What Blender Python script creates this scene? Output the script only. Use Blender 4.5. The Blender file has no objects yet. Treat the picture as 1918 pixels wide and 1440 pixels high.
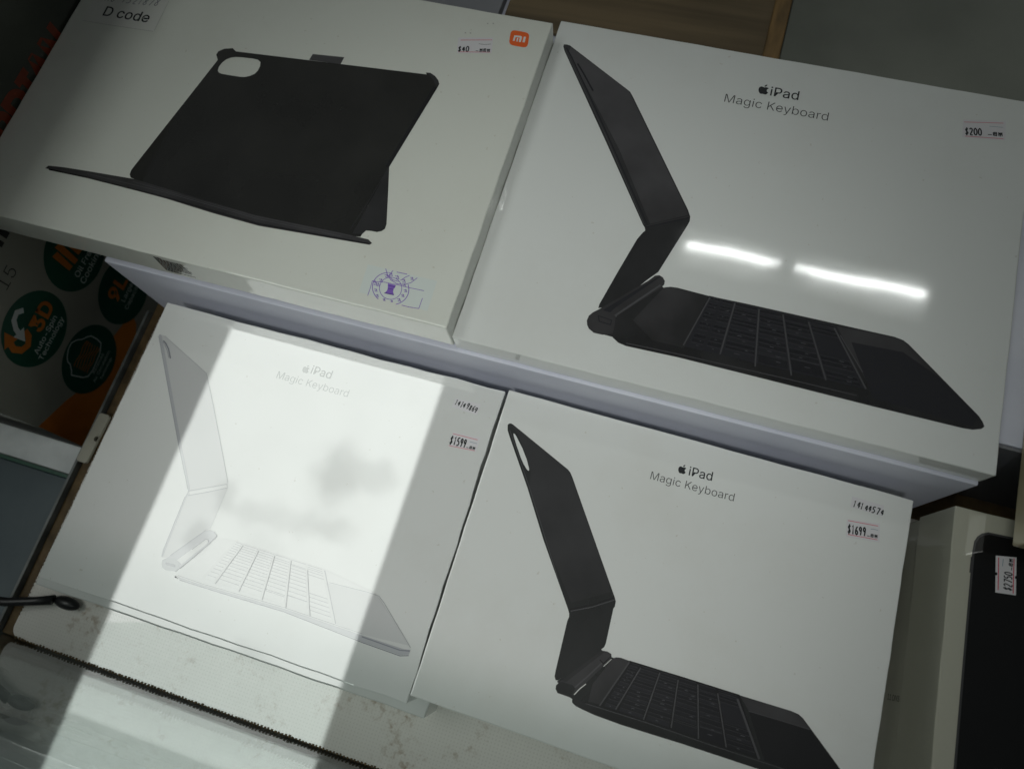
import bpy, bmesh, math, random
from mathutils import Matrix, Vector
random.seed(7)
SC = bpy.context.scene
C = SC.collection
R = math.radians

# ------------------------------------------------------------------ camera
cam_d = bpy.data.cameras.new('camera')
cam = bpy.data.objects.new('camera', cam_d)
C.objects.link(cam)
cam_d.sensor_width = 36.0
cam_d.lens = 36.0 * 1370.0 / 1918.0
cam_d.clip_start = 0.01
cam_d.clip_end = 200.0
_x = (0.95465898, 0.24928039, -0.16274370)
_y = (-0.28693937, 0.91614408, -0.27990324)
_n = (0.07932229, 0.31390971, 0.94613353)
_cols = []
for k, s in ((0, 1), (1, -1), (2, -1)):
    _cols.append((s * _x[k], -s * _y[k], -s * _n[k]))
cam.matrix_world = Matrix(((_cols[0][0], _cols[1][0], _cols[2][0], 0.0),
                           (_cols[0][1], _cols[1][1], _cols[2][1], 0.0),
                           (_cols[0][2], _cols[1][2], _cols[2][2], 0.58),
                           (0, 0, 0, 1)))
cam_d.dof.use_dof = True
cam_d.dof.focus_distance = 0.50
cam_d.dof.aperture_fstop = 6.4
SC.camera = cam

# ------------------------------------------------------------------ world and lamps
W = bpy.data.worlds.new('World')
SC.world = W
W.use_nodes = True
bg = W.node_tree.nodes['Background']
bg.inputs[0].default_value = (0.93, 1.0, 0.98, 1)
bg.inputs[1].default_value = 0.055

def lamp(name, kind, loc, aim, power, col, **kw):
    d = bpy.data.lights.new(name, kind)
    d.energy = power
    d.color = col
    for k, v in kw.items():
        setattr(d, k, v)
    o = bpy.data.objects.new(name, d)
    C.objects.link(o)
    o.location = loc
    o.rotation_euler = (Vector(aim) - Vector(loc)).to_track_quat('-Z', 'Y').to_euler()
    return o
lamp('added_pool_spot', 'SPOT', (-0.10, -0.50, 1.50), (-0.105, 0.09, 0.10), 36, (0.98, 1.0, 0.96),
     spot_size=R(28.5), spot_blend=1.0, shadow_soft_size=0.09)  # added lamp, source unseen; makes the bright pool and its falloff
PANEL_L = 2.3
TUBE_L = 19.0

SC.render.engine = 'CYCLES'
SC.cycles.use_denoising = True
SC.cycles.max_bounces = 8
SC.cycles.transparent_max_bounces = 12
SC.cycles.sample_clamp_indirect = 6.0
SC.view_settings.view_transform = 'Standard'
SC.view_settings.look = 'None'
SC.view_settings.exposure = 0.0
SC.view_settings.gamma = 1.0
SC.view_settings.use_curve_mapping = False

# ------------------------------------------------------------------ materials
MATS = {}
def new_mat(name):
    m = bpy.data.materials.new(name)
    m.use_nodes = True
    return m, m.node_tree.nodes, m.node_tree.links, m.node_tree.nodes['Principled BSDF']

def film(p, amount=1.0, rough=0.042, ior=1.75):
    """clear glossy lamination over print and card"""
    p.inputs['Coat Weight'].default_value = amount
    p.inputs['Coat Roughness'].default_value = rough
    p.inputs['Coat IOR'].default_value = ior
    if ior < 2 and amount > .5:                     # reflections ripple a little
        N, L = p.id_data.nodes, p.id_data.links
        tc = N.new('ShaderNodeTexCoord'); nz = N.new('ShaderNodeTexNoise'); nz.inputs['Scale'].default_value = 16; nz.inputs['Detail'].default_value = 1.5
        mp = N.new('ShaderNodeMapping'); mp.inputs['Scale'].default_value = (1, 1, 0)
        L.new(tc.outputs['Object'], mp.inputs['Vector']); L.new(mp.outputs[0], nz.inputs['Vector'])
        bp = N.new('ShaderNodeBump'); bp.inputs['Strength'].default_value = 1.0; bp.inputs['Distance'].default_value = .00016
        L.new(nz.outputs['Fac'], bp.inputs['Height']); L.new(bp.outputs[0], p.inputs['Coat Normal'])

def ink(name, col, rough=0.5, coat=1.0, mottled=0.0):
    if name in MATS:
        return MATS[name]
    m, N, L, p = new_mat(name)
    p.inputs['Base Color'].default_value = (*col, 1)
    p.inputs['Roughness'].default_value = rough
    p.inputs['Specular IOR Level'].default_value = 0.2
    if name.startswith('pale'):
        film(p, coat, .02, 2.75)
    else:
        film(p, coat)
    if mottled:  # print shading, plus cloudy reflections imitated in the ink colour
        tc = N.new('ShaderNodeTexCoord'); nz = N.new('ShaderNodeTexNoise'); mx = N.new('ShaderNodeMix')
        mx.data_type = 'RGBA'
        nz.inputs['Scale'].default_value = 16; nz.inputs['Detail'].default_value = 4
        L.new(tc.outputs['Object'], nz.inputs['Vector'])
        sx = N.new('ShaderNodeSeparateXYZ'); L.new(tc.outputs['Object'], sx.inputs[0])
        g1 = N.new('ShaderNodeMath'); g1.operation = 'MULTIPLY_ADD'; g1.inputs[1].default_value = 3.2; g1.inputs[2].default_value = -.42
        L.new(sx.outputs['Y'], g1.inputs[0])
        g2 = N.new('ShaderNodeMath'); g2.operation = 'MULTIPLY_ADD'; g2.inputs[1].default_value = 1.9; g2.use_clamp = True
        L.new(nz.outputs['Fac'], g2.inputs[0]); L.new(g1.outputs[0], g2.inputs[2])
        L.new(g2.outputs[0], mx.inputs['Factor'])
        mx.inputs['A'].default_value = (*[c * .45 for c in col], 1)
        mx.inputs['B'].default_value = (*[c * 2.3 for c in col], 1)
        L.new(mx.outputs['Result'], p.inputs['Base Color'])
    MATS[name] = m
    return m

def card(name, col, grime=(0.45, 0.42, 0.33), amount=0.12, coat=1.0, seed=0.0, rough=0.55, gloss=None):
    """printed carton board: faint mottling, rubbed patches, small specks, fine paper relief"""
    m, N, L, p = new_mat(name)
    tc = N.new('ShaderNodeTexCoord')
    mp = N.new('ShaderNodeMapping'); mp.inputs['Location'].default_value = (seed, seed * 1.7, seed * 0.3)
    L.new(tc.outputs['Object'], mp.inputs['Vector'])
    a = N.new('ShaderNodeTexNoise'); a.inputs['Scale'].default_value = 9; a.inputs['Detail'].default_value = 6; a.inputs['Roughness'].default_value = 0.65
    b = N.new('ShaderNodeTexNoise'); b.inputs['Scale'].default_value = 260; b.inputs['Detail'].default_value = 2
    L.new(mp.outputs[0], a.inputs['Vector']); L.new(mp.outputs[0], b.inputs['Vector'])
    ra = N.new('ShaderNodeValToRGB'); ra.color_ramp.elements[0].position = 0.50; ra.color_ramp.elements[1].position = 0.80
    L.new(a.outputs['Fac'], ra.inputs['Fac'])
    rb = N.new('ShaderNodeValToRGB'); rb.color_ramp.elements[0].position = 0.735; rb.color_ramp.elements[1].position = 0.76
    L.new(b.outputs['Fac'], rb.inputs['Fac'])
    ma = N.new('ShaderNodeMath'); ma.operation = 'MULTIPLY'; ma.inputs[1].default_value = amount
    L.new(ra.outputs['Color'], ma.inputs[0])
    mb = N.new('ShaderNodeMath'); mb.operation = 'MULTIPLY'; mb.inputs[1].default_value = 0.35
    L.new(rb.outputs['Color'], mb.inputs[0])
    ad = N.new('ShaderNodeMath'); ad.operation = 'ADD'; ad.use_clamp = True
    L.new(ma.outputs[0], ad.inputs[0]); L.new(mb.outputs[0], ad.inputs[1])
    mx = N.new('ShaderNodeMix'); mx.data_type = 'RGBA'
    mx.inputs['A'].default_value = (*col, 1); mx.inputs['B'].default_value = (*grime, 1)
    L.new(ad.outputs[0], mx.inputs['Factor'])
    L.new(mx.outputs['Result'], p.inputs['Base Color'])
    p.inputs['Roughness'].default_value = rough
    p.inputs['Specular IOR Level'].default_value = 0.25
    bp = N.new('ShaderNodeBump'); bp.inputs['Strength'].default_value = 0.08; bp.inputs['Distance'].default_value = 0.0008
    c = N.new('ShaderNodeTexNoise'); c.inputs['Scale'].default_value = 45; c.inputs['Detail'].default_value = 5
    L.new(mp.outputs[0], c.inputs['Vector'])
    L.new(c.outputs['Fac'], bp.inputs['Height']); L.new(bp.outputs[0], p.inputs['Normal'])
    film(p, coat, *(gloss or (.048, 1.75)))
    MATS[name] = m
    return m

INKS = {
 'ink': (.011, .012, .012), 'ink_mid': (.017, .017, .018), 'ink_soft': (.032, .031, .033), 'ink_black': (.005, .005, .006), 'ink_line': (.07, .069, .074),
 'key': (.008, .008, .011), 'key2': (.012, .012, .016), 'key3': (.006, .006, .009), 'legend': (.10, .10, .11), 'key_line': (.038, .038, .043),
 'dark_ink': (.02, .022, .025), 'grey_ink': (.04, .042, .042), 'white_ink': (.78, .78, .75), 'orange': (.85, .13, .015),
 'red_ink': (.66, .12, .17), 'blue_ink': (.16, .26, .34), 'pen': (.025, .03, .03), 'pen_blue': (.10, .11, .15),
 'purple': (.22, .12, .50), 'purple_dark': (.08, .035, .22), 'dust': (.45, .45, .42),
 'sticker': (.70, .69, .71), 'sticker_dim': (.70, .71, .67), 'sticker_edge': (.45, .46, .43), 'film': (.66, .72, .69),
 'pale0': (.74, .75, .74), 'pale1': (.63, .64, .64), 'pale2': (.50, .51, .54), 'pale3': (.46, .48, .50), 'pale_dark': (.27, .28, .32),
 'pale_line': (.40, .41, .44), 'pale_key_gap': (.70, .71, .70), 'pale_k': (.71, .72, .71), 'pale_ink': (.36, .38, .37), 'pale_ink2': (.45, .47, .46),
 'ink_m': (.0085, .0085, .0075), 'tablet_face': (.003, .0035, .004), 'tablet_edge': (.05, .05, .052),
}
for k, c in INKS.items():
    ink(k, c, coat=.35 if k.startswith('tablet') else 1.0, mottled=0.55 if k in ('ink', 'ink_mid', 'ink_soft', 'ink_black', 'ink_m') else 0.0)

white_a = card('white_card_clean', (.73, .755, .735), seed=1.0, amount=.14)
white_b = card('white_card_rubbed', (.73, .75, .73), seed=4.0, amount=.18)
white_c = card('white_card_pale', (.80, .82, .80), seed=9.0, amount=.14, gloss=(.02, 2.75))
white_l = card('white_card_dull', (.78, .80, .78), seed=12.0, amount=.2, gloss=(.03, 2.75))
white_m = card('white_card_green', (.70, .725, .665), seed=14.0, amount=.16)
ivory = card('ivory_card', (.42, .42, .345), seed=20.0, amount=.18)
tan_card = card('tan_card', (.48, .43, .28), seed=25.0, amount=.2)
side_grey = card('grey_white_card', (.60, .63, .62), seed=30.0, amount=.2, coat=.4)

def plain(name, col, rough=0.6, **kw):
    m, N, L, p = new_mat(name)
    p.inputs['Base Color'].default_value = (*col, 1)
    p.inputs['Roughness'].default_value = rough
    for k, v in kw.items():
        p.inputs[k].default_value = v
    MATS[name] = m
    return m

def noisy(name, c1, c2, scale=20.0, rough=0.6, stretch=(1, 1, 1), detail=6.0, lo=0.35, hi=0.65, bump=0.0, coat=0.0):
    m, N, L, p = new_mat(name)
    tc = N.new('ShaderNodeTexCoord'); mp = N.new('ShaderNodeMapping'); mp.inputs['Scale'].default_value = stretch
    nz = N.new('ShaderNodeTexNoise'); nz.inputs['Scale'].default_value = scale; nz.inputs['Detail'].default_value = detail
    rp = N.new('ShaderNodeValToRGB')
    rp.color_ramp.elements[0].position = lo; rp.color_ramp.elements[0].color = (*c1, 1)
    rp.color_ramp.elements[1].position = hi; rp.color_ramp.elements[1].color = (*c2, 1)
    L.new(tc.outputs['Object'], mp.inputs['Vector']); L.new(mp.outputs[0], nz.inputs['Vector'])
    L.new(nz.outputs['Fac'], rp.inputs['Fac']); L.new(rp.outputs['Color'], p.inputs['Base Color'])
    p.inputs['Roughness'].default_value = rough
    if bump:
        bp = N.new('ShaderNodeBump'); bp.inputs['Strength'].default_value = bump; bp.inputs['Distance'].default_value = 0.002
        L.new(nz.outputs['Fac'], bp.inputs['Height']); L.new(bp.outputs[0], p.inputs['Normal'])
    if coat:
        film(p, coat, .02, 2.75)
    MATS[name] = m
    return m

lavender = noisy('lavender_board', (.58, .60, .70), (.66, .68, .77), 14, .55, detail=5)
brown_edge = noisy('stained_brown_wood', (.07, .045, .018), (.17, .11, .045), 60, .7, detail=8, bump=.4)
black_plastic = plain('black_plastic', (.012, .012, .014), .35)
trim_metal = noisy('dull_metal_trim', (.10, .11, .11), (.20, .215, .21), 60, .35)
teal_panel = noisy('dark_teal_panel', (.045, .075, .09), (.075, .11, .125), 12, .35)
post_white = noisy('streaky_white_paint', (.66, .70, .70), (.88, .92, .92), 28, .4, stretch=(1, 1, .25), detail=8, coat=.5)
brown_board = noisy('brown_grained_cardboard', (.07, .05, .024), (.135, .097, .05), 5, .6, stretch=(1, 14, 1), detail=7, bump=.1)
brown_fold = noisy('brown_folded_tape', (.09, .055, .018), (.20, .12, .04), 30, .45, stretch=(6, 1, 1))
grey_sheet = noisy('grey_green_sheet', (.10, .108, .09), (.20, .21, .18), 5, .55)
dark_carton = noisy('dark_slate_carton_and_shade', (.12, .13, .15), (.18, .185, .20), 6, .5)
cream_plastic = noisy('cream_plastic', (.33, .32, .26), (.42, .41, .34), 30, .5)
fryer_face = noisy('appliance_carton_grey', (.26, .26, .22), (.36, .36, .31), 4, .38, detail=3, lo=.3, hi=.7)
fryer_green = noisy('appliance_print_green', (.006, .065, .040), (.012, .095, .06), 8, .35)
fryer_orange = noisy('appliance_print_orange', (.46, .13, .012), (.68, .22, .025), 12, .4)
fryer_red = plain('appliance_print_red', (.22, .035, .010), .4)
fryer_grey = plain('appliance_print_silver', (.62, .66, .65), .4)
fryer_text = plain('appliance_print_white', (.62, .68, .65), .4)
fryer_dusk = noisy('appliance_print_dark', (.03, .036, .028), (.06, .066, .05), 9, .25)
fryer_black = plain('appliance_print_black', (.02, .022, .02), .4)
floor_mat = noisy('dark_floor', (.02, .024, .026), (.045, .05, .05), 3, .5)

def mat_weave():
    m, N, L, p = new_mat('woven_white_canvas')
    tc = N.new('ShaderNodeTexCoord')
    sp = N.new('ShaderNodeSeparateXYZ'); L.new(tc.outputs['Object'], sp.inputs[0])
    waves = []
    for ax in (0, 1):
        mu = N.new('ShaderNodeMath'); mu.operation = 'MULTIPLY'; mu.inputs[1].default_value = 2 * math.pi / 0.0026
        L.new(sp.outputs[ax], mu.inputs[0])
        sn = N.new('ShaderNodeMath'); sn.operation = 'SINE'; L.new(mu.outputs[0], sn.inputs[0])
        waves.append(sn)
    pr = N.new('ShaderNodeMath'); pr.operation = 'ADD'; L.new(waves[0].outputs[0], pr.inputs[0]); L.new(waves[1].outputs[0], pr.inputs[1])
    hole = N.new('ShaderNodeMapRange'); hole.inputs[1].default_value = 0.7; hole.inputs[2].default_value = 1.8
    L.new(pr.outputs[0], hole.inputs[0])
    st = N.new('ShaderNodeTexNoise'); st.inputs['Scale'].default_value = 26; st.inputs['Detail'].default_value = 8; st.inputs['Roughness'].default_value = .7
    L.new(tc.outputs['Object'], st.inputs['Vector'])
    rs = N.new('ShaderNodeValToRGB'); rs.color_ramp.elements[0].position = .51; rs.color_ramp.elements[1].position = .70
    L.new(st.outputs['Fac'], rs.inputs['Fac'])
    sp2 = N.new('ShaderNodeTexNoise'); sp2.inputs['Scale'].default_value = 170; sp2.inputs['Detail'].default_value = 3
    L.new(tc.outputs['Object'], sp2.inputs['Vector'])
    r2 = N.new('ShaderNodeValToRGB'); r2.color_ramp.elements[0].position = .50; r2.color_ramp.elements[1].position = .62
    L.new(sp2.outputs['Fac'], r2.inputs['Fac'])
    fleck = N.new('ShaderNodeMath'); fleck.operation = 'MULTIPLY'; L.new(rs.outputs['Color'], fleck.inputs[0]); L.new(r2.outputs['Color'], fleck.inputs[1])
    fl2 = N.new('ShaderNodeMath'); fl2.operation = 'MULTIPLY_ADD'; fl2.inputs[1].default_value = .8
    L.new(fleck.outputs[0], fl2.inputs[0])
    lt = N.new('ShaderNodeMath'); lt.operation = 'MULTIPLY'; lt.inputs[1].default_value = .12; L.new(rs.outputs['Color'], lt.inputs[0]); L.new(lt.outputs[0], fl2.inputs[2])
    fl2.use_clamp = True
    m1 = N.new('ShaderNodeMix'); m1.data_type = 'RGBA'; m1.inputs['A'].default_value = (.98, .95, .89, 1); m1.inputs['B'].default_value = (.89, .86, .80, 1)
    L.new(hole.outputs[0], m1.inputs['Factor'])
    m2 = N.new('ShaderNodeMix'); m2.data_type = 'RGBA'; m2.inputs['B'].default_value = (.34, .20, .08, 1)
    L.new(fl2.outputs[0], m2.inputs['Factor']); L.new(m1.outputs['Result'], m2.inputs['A'])
    L.new(m2.outputs['Result'], p.inputs['Base Color'])
    p.inputs['Roughness'].default_value = .8
    bp = N.new('ShaderNodeBump'); bp.invert = True; bp.inputs['Strength'].default_value = .25; bp.inputs['Distance'].default_value = .0006
    L.new(hole.outputs[0], bp.inputs['Height']); L.new(bp.outputs[0], p.inputs['Normal'])
    film(p, 1.0, .025, 2.7)  # coat added so the mat mirrors the bright band
    return m
weave = mat_weave()

dark_glass = noisy('dark_glossy_ledge', (.06, .072, .076), (.13, .148, .155), 5, .3, stretch=(.3, 3, 1), coat=1.0)
dark_glass.node_tree.nodes['Principled BSDF'].inputs['Coat IOR'].default_value = 3.2
def pane_glass():
    m, N, L, p = new_mat('clear_pane_glass')
    out = N['Material Output']
    N.remove(p)
    tr = N.new('ShaderNodeBsdfTransparent'); tr.inputs[0].default_value = (.90, .95, .93, 1)
    gl = N.new('ShaderNodeBsdfGlossy'); gl.inputs['Roughness'].default_value = .015
    lw = N.new('ShaderNodeLayerWeight'); lw.inputs['Blend'].default_value = .5
    pw = N.new('ShaderNodeMath'); pw.operation = 'POWER'; pw.inputs[1].default_value = 4.0; L.new(lw.outputs['Facing'], pw.inputs[0])
    sc = N.new('ShaderNodeMath'); sc.operation = 'MULTIPLY_ADD'; sc.inputs[1].default_value = .9; sc.inputs[2].default_value = .045; L.new(pw.outputs[0], sc.inputs[0])
    mx = N.new('ShaderNodeMixShader'); L.new(sc.outputs[0], mx.inputs[0]); L.new(tr.outputs[0], mx.inputs[1]); L.new(gl.outputs[0], mx.inputs[2])
    L.new(mx.outputs[0], out.inputs['Surface'])
    return m
glass = pane_glass()

def emitter(name, col, strength, blotches=()):
    m, N, L, p = new_mat(name)
    out = N['Material Output']
    N.remove(p)
    em = N.new('ShaderNodeEmission'); em.inputs[0].default_value = (*col, 1); em.inputs[1].default_value = strength
    if blotches:
        tc = N.new('ShaderNodeTexCoord')
        nz = N.new('ShaderNodeTexNoise'); nz.inputs['Scale'].default_value = .55; nz.inputs['Detail'].default_value = 4
        L.new(tc.outputs['Object'], nz.inputs['Vector'])
        rp = N.new('ShaderNodeMapRange'); rp.inputs[1].default_value = .25; rp.inputs[2].default_value = .60
        rp.inputs[3].default_value = strength * .93; rp.inputs[4].default_value = strength
        L.new(nz.outputs['Fac'], rp.inputs[0])
        last = rp.outputs[0]
        for (bx, by, sx, sy, dep) in blotches:          # dark spots put into the glow, blotching the mirrored band
            mp = N.new('ShaderNodeMapping'); mp.vector_type = 'TEXTURE'
            mp.inputs['Location'].default_value = (bx, by, 0); mp.inputs['Scale'].default_value = (sx, sy, 1)
            wz = N.new('ShaderNodeTexNoise'); wz.inputs['Scale'].default_value = 1.6; wz.inputs['Detail'].default_value = 3
            L.new(tc.outputs['Object'], wz.inputs['Vector'])
            av = N.new('ShaderNodeVectorMath'); av.operation = 'MULTIPLY_ADD'; av.inputs[1].default_value = (.9, .9, 0)
            L.new(wz.outputs['Color'], av.inputs[0]); L.new(tc.outputs['Object'], av.inputs[2])
            L.new(av.outputs[0], mp.inputs['Vector'])
            ln = N.new('ShaderNodeVectorMath'); ln.operation = 'LENGTH'; L.new(mp.outputs[0], ln.inputs[0])
            mr = N.new('ShaderNodeMapRange'); mr.interpolation_type = 'SMOOTHSTEP'; mr.inputs[1].default_value = .2; mr.inputs[2].default_value = 1.0
            mr.inputs[3].default_value = 1 - dep; mr.inputs[4].default_value = 1.0
            L.new(ln.outputs['Value'], mr.inputs[0])
            mu = N.new('ShaderNodeMath'); mu.operation = 'MULTIPLY'; L.new(last, mu.inputs[0]); L.new(mr.outputs[0], mu.inputs[1])
            last = mu.outputs[0]
        L.new(last, em.inputs[1])
    L.new(em.outputs[0], out.inputs['Surface'])
    return m

# ------------------------------------------------------------------ object helpers
def thing(name, loc, label, cat, rotz=0.0, group=None, kind=None):
    o = bpy.data.objects.new(name, None)
    o.empty_display_size = .02
    C.objects.link(o)
    o.location = loc
    o.rotation_euler = (0, 0, rotz)
    tag(o, label, cat, group, kind)
    return o

def tag(o, label=None, cat=None, group=None, kind=None):
    for k, v in (('label', label), ('category', cat), ('group', group), ('kind', kind)):
        if v:
            o[k] = v
    return o

def obj(name, bm, mats, parent=None, smooth=False):
    me = bpy.data.meshes.new(name)
    bm.to_mesh(me)
    bm.free()
    for m in (mats if isinstance(mats, (list, tuple)) else [mats]):
        me.materials.append(m)
    if smooth:
        for p in me.polygons:
            p.use_smooth = True
    o = bpy.data.objects.new(name, me)
    C.objects.link(o)
    if parent:
        o.parent = parent
    return o

def box_bm(x0, x1, y0, y1, z0, z1, bevel=0.0, seg=2, bm=None):
    nb = bmesh.new()
    bmesh.ops.create_cube(nb, size=1.0)
    for v in nb.verts:
        v.co = Vector(((x0 + x1) / 2 + v.co.x * (x1 - x0), (y0 + y1) / 2 + v.co.y * (y1 - y0), (z0 + z1) / 2 + v.co.z * (z1 - z0)))
    if bevel:
        bmesh.ops.bevel(nb, geom=nb.edges[:], offset=bevel, segments=seg, profile=.6, affect='EDGES')
    if bm is None:
        return nb
    me = bpy.data.meshes.new('tmp'); nb.to_mesh(me); nb.free(); bm.from_mesh(me); bpy.data.meshes.remove(me)
    return bm

def carton_bm(w, d, h, bevel=.0011, wob=.0, seed=0):
    """box with its base at z=0, centred in x and y; edges cut fine enough to be a little uneven"""
    bm = bmesh.new()
    bmesh.ops.create_cube(bm, size=1.0)
    for v in bm.verts:
        v.co = Vector((v.co.x * w, v.co.y * d, (v.co.z + .5) * h))
    bmesh.ops.bevel(bm, geom=bm.edges[:], offset=bevel, segments=3, profile=.6, affect='EDGES')
    if wob:
        rnd = random.Random(seed)
        ph = [rnd.uniform(0, 6.28) for _ in range(8)]
        es = [e for e in bm.edges if e.calc_length() > .05]
        bmesh.ops.subdivide_edges(bm, edges=es, cuts=22, use_grid_fill=True)
        for v in bm.verts:
            x, y, z = v.co
            ex = max(0, 1 - (w / 2 - abs(x)) / .006); ey = max(0, 1 - (d / 2 - abs(y)) / .006)
            n = math.sin(y * 60 + ph[0]) * .5 + math.sin(y * 173 + ph[1]) * .5 + math.sin(y * 391 + ph[4]) * .35
            k = math.sin(x * 55 + ph[2]) * .5 + math.sin(x * 160 + ph[3]) * .5 + math.sin(x * 377 + ph[5]) * .35
            v.co.x += wob * n * ex * (1 if x > 0 else -1)
            v.co.y += wob * k * ey * (1 if y > 0 else -1)
    return bm

# ---- flat print
DIGITS = {
 '0': [[(.5, 1), (.2, .85), (.12, .5), (.2, .15), (.5, 0), (.78, .15), (.86, .5), (.78, .85), (.5, 1)]],
 '1': [[(.3, .82), (.52, 1), (.50, 0)]],
 '2': [[(.15, .8), (.35, 1), (.65, .97), (.8, .75), (.6, .45), (.15, 0), (.85, 0)]],
 '3': [[(.15, .9), (.5, 1), (.8, .8), (.45, .55), (.82, .3), (.5, 0), (.12, .1)]],
 '4': [[(.62, 0), (.66, 1), (.1, .3), (.9, .32)]],
 '5': [[(.82, 1), (.25, 1), (.2, .55), (.55, .62), (.83, .35), (.6, .03), (.12, .05)]],
 '6': [[(.72, .97), (.35, .75), (.15, .3), (.4, 0), (.75, .1), (.8, .38), (.5, .55), (.2, .35)]],
 '7': [[(.12, 1), (.85, 1), (.45, 0)]],
 '8': [[(.5, .55), (.2, .8), (.5, 1), (.8, .8), (.5, .55), (.15, .25), (.5, 0), (.85, .25), (.5, .55)]],
 '9': [[(.8, .65), (.5, .45), (.2, .7), (.45, 1), (.78, .9), (.8, .65), (.6, 0)]],
 '$': [[(.8, .78), (.5, .92), (.2, .72), (.5, .5), (.82, .28), (.5, .06), (.15, .22)], [(.55, 1.08), (.45, -.1)]],
 '-': [[(.1, .28), (.9, .28)]],
 'q': [[(.1, .5), (.9, .55)], [(.2, .85), (.15, .15), (.9, .1)], [(.5, .95), (.5, .05)], [(.85, .9), (.85, .0)], [(.2, .8), (.9, .85)]],
 'k': [[(.15, .9), (.2, .05)], [(.5, .9), (.5, 0)], [(.85, .92), (.85, .05)], [(.2, .5), (.85, .45)], [(.15, .9), (.5, .4), (.85, .9)]],
 ' ': [],
 'S': [[(.8, .85), (.5, 1), (.2, .75), (.5, .5), (.8, .25), (.5, 0), (.15, .15)]],
 'K': [[(.2, 1), (.2, 0)], [(.8, 1), (.22, .45), (.85, 0)]],
 'U': [[(.15, 1), (.2, .15), (.5, 0), (.8, .15), (.82, 1)]],
}
# key: string, advance/height, stroke width/height, slant, jitter
STROKED = {
 'price40': ('$40', .62, .19, 0.0, .02), 'price1699': ('$1699', .42, .15, 0.0, .02), 'price1599': ('$1599', .42, .15, 0.0, .02),
 'price200': ('$200', .52, .17, 0.0, .02), 'price2750': ('$2750', .52, .15, 0.0, .02),
 'han1': ('-qk', .90, .17, 0.0, .05), 'han2': ('-kqk', .80, .14, 0.0, .05),
 'hand14144574': ('14144574', .58, .16, .10, .07), 'hand14149869': ('14149869', .55, .16, .08, .07), 'handsku': ('SKU 1521878', .62, .07, .22, .07),
}
APPLE = [[(0, .03), (-.08, .01), (-.17, 0), (-.24, .03), (-.31, .11), (-.37, .22), (-.405, .34), (-.41, .47), (-.385, .58), (-.33, .665), (-.25, .715), (-.17, .725),
          (-.09, .705), (-.02, .68), (.02, .68), (.08, .70), (.16, .725), (.23, .72), (.31, .69), (.365, .635), (.30, .59), (.255, .52), (.245, .44), (.27, .35),
          (.33, .28), (.39, .255), (.36, .17), (.30, .08), (.24, .02), (.17, 0), (.09, .015)],
         [(.01, .74), (0, .83), (.05, .92), (.12, .97), (.19, 1), (.19, .92), (.15, .83), (.09, .77)]]

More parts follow.
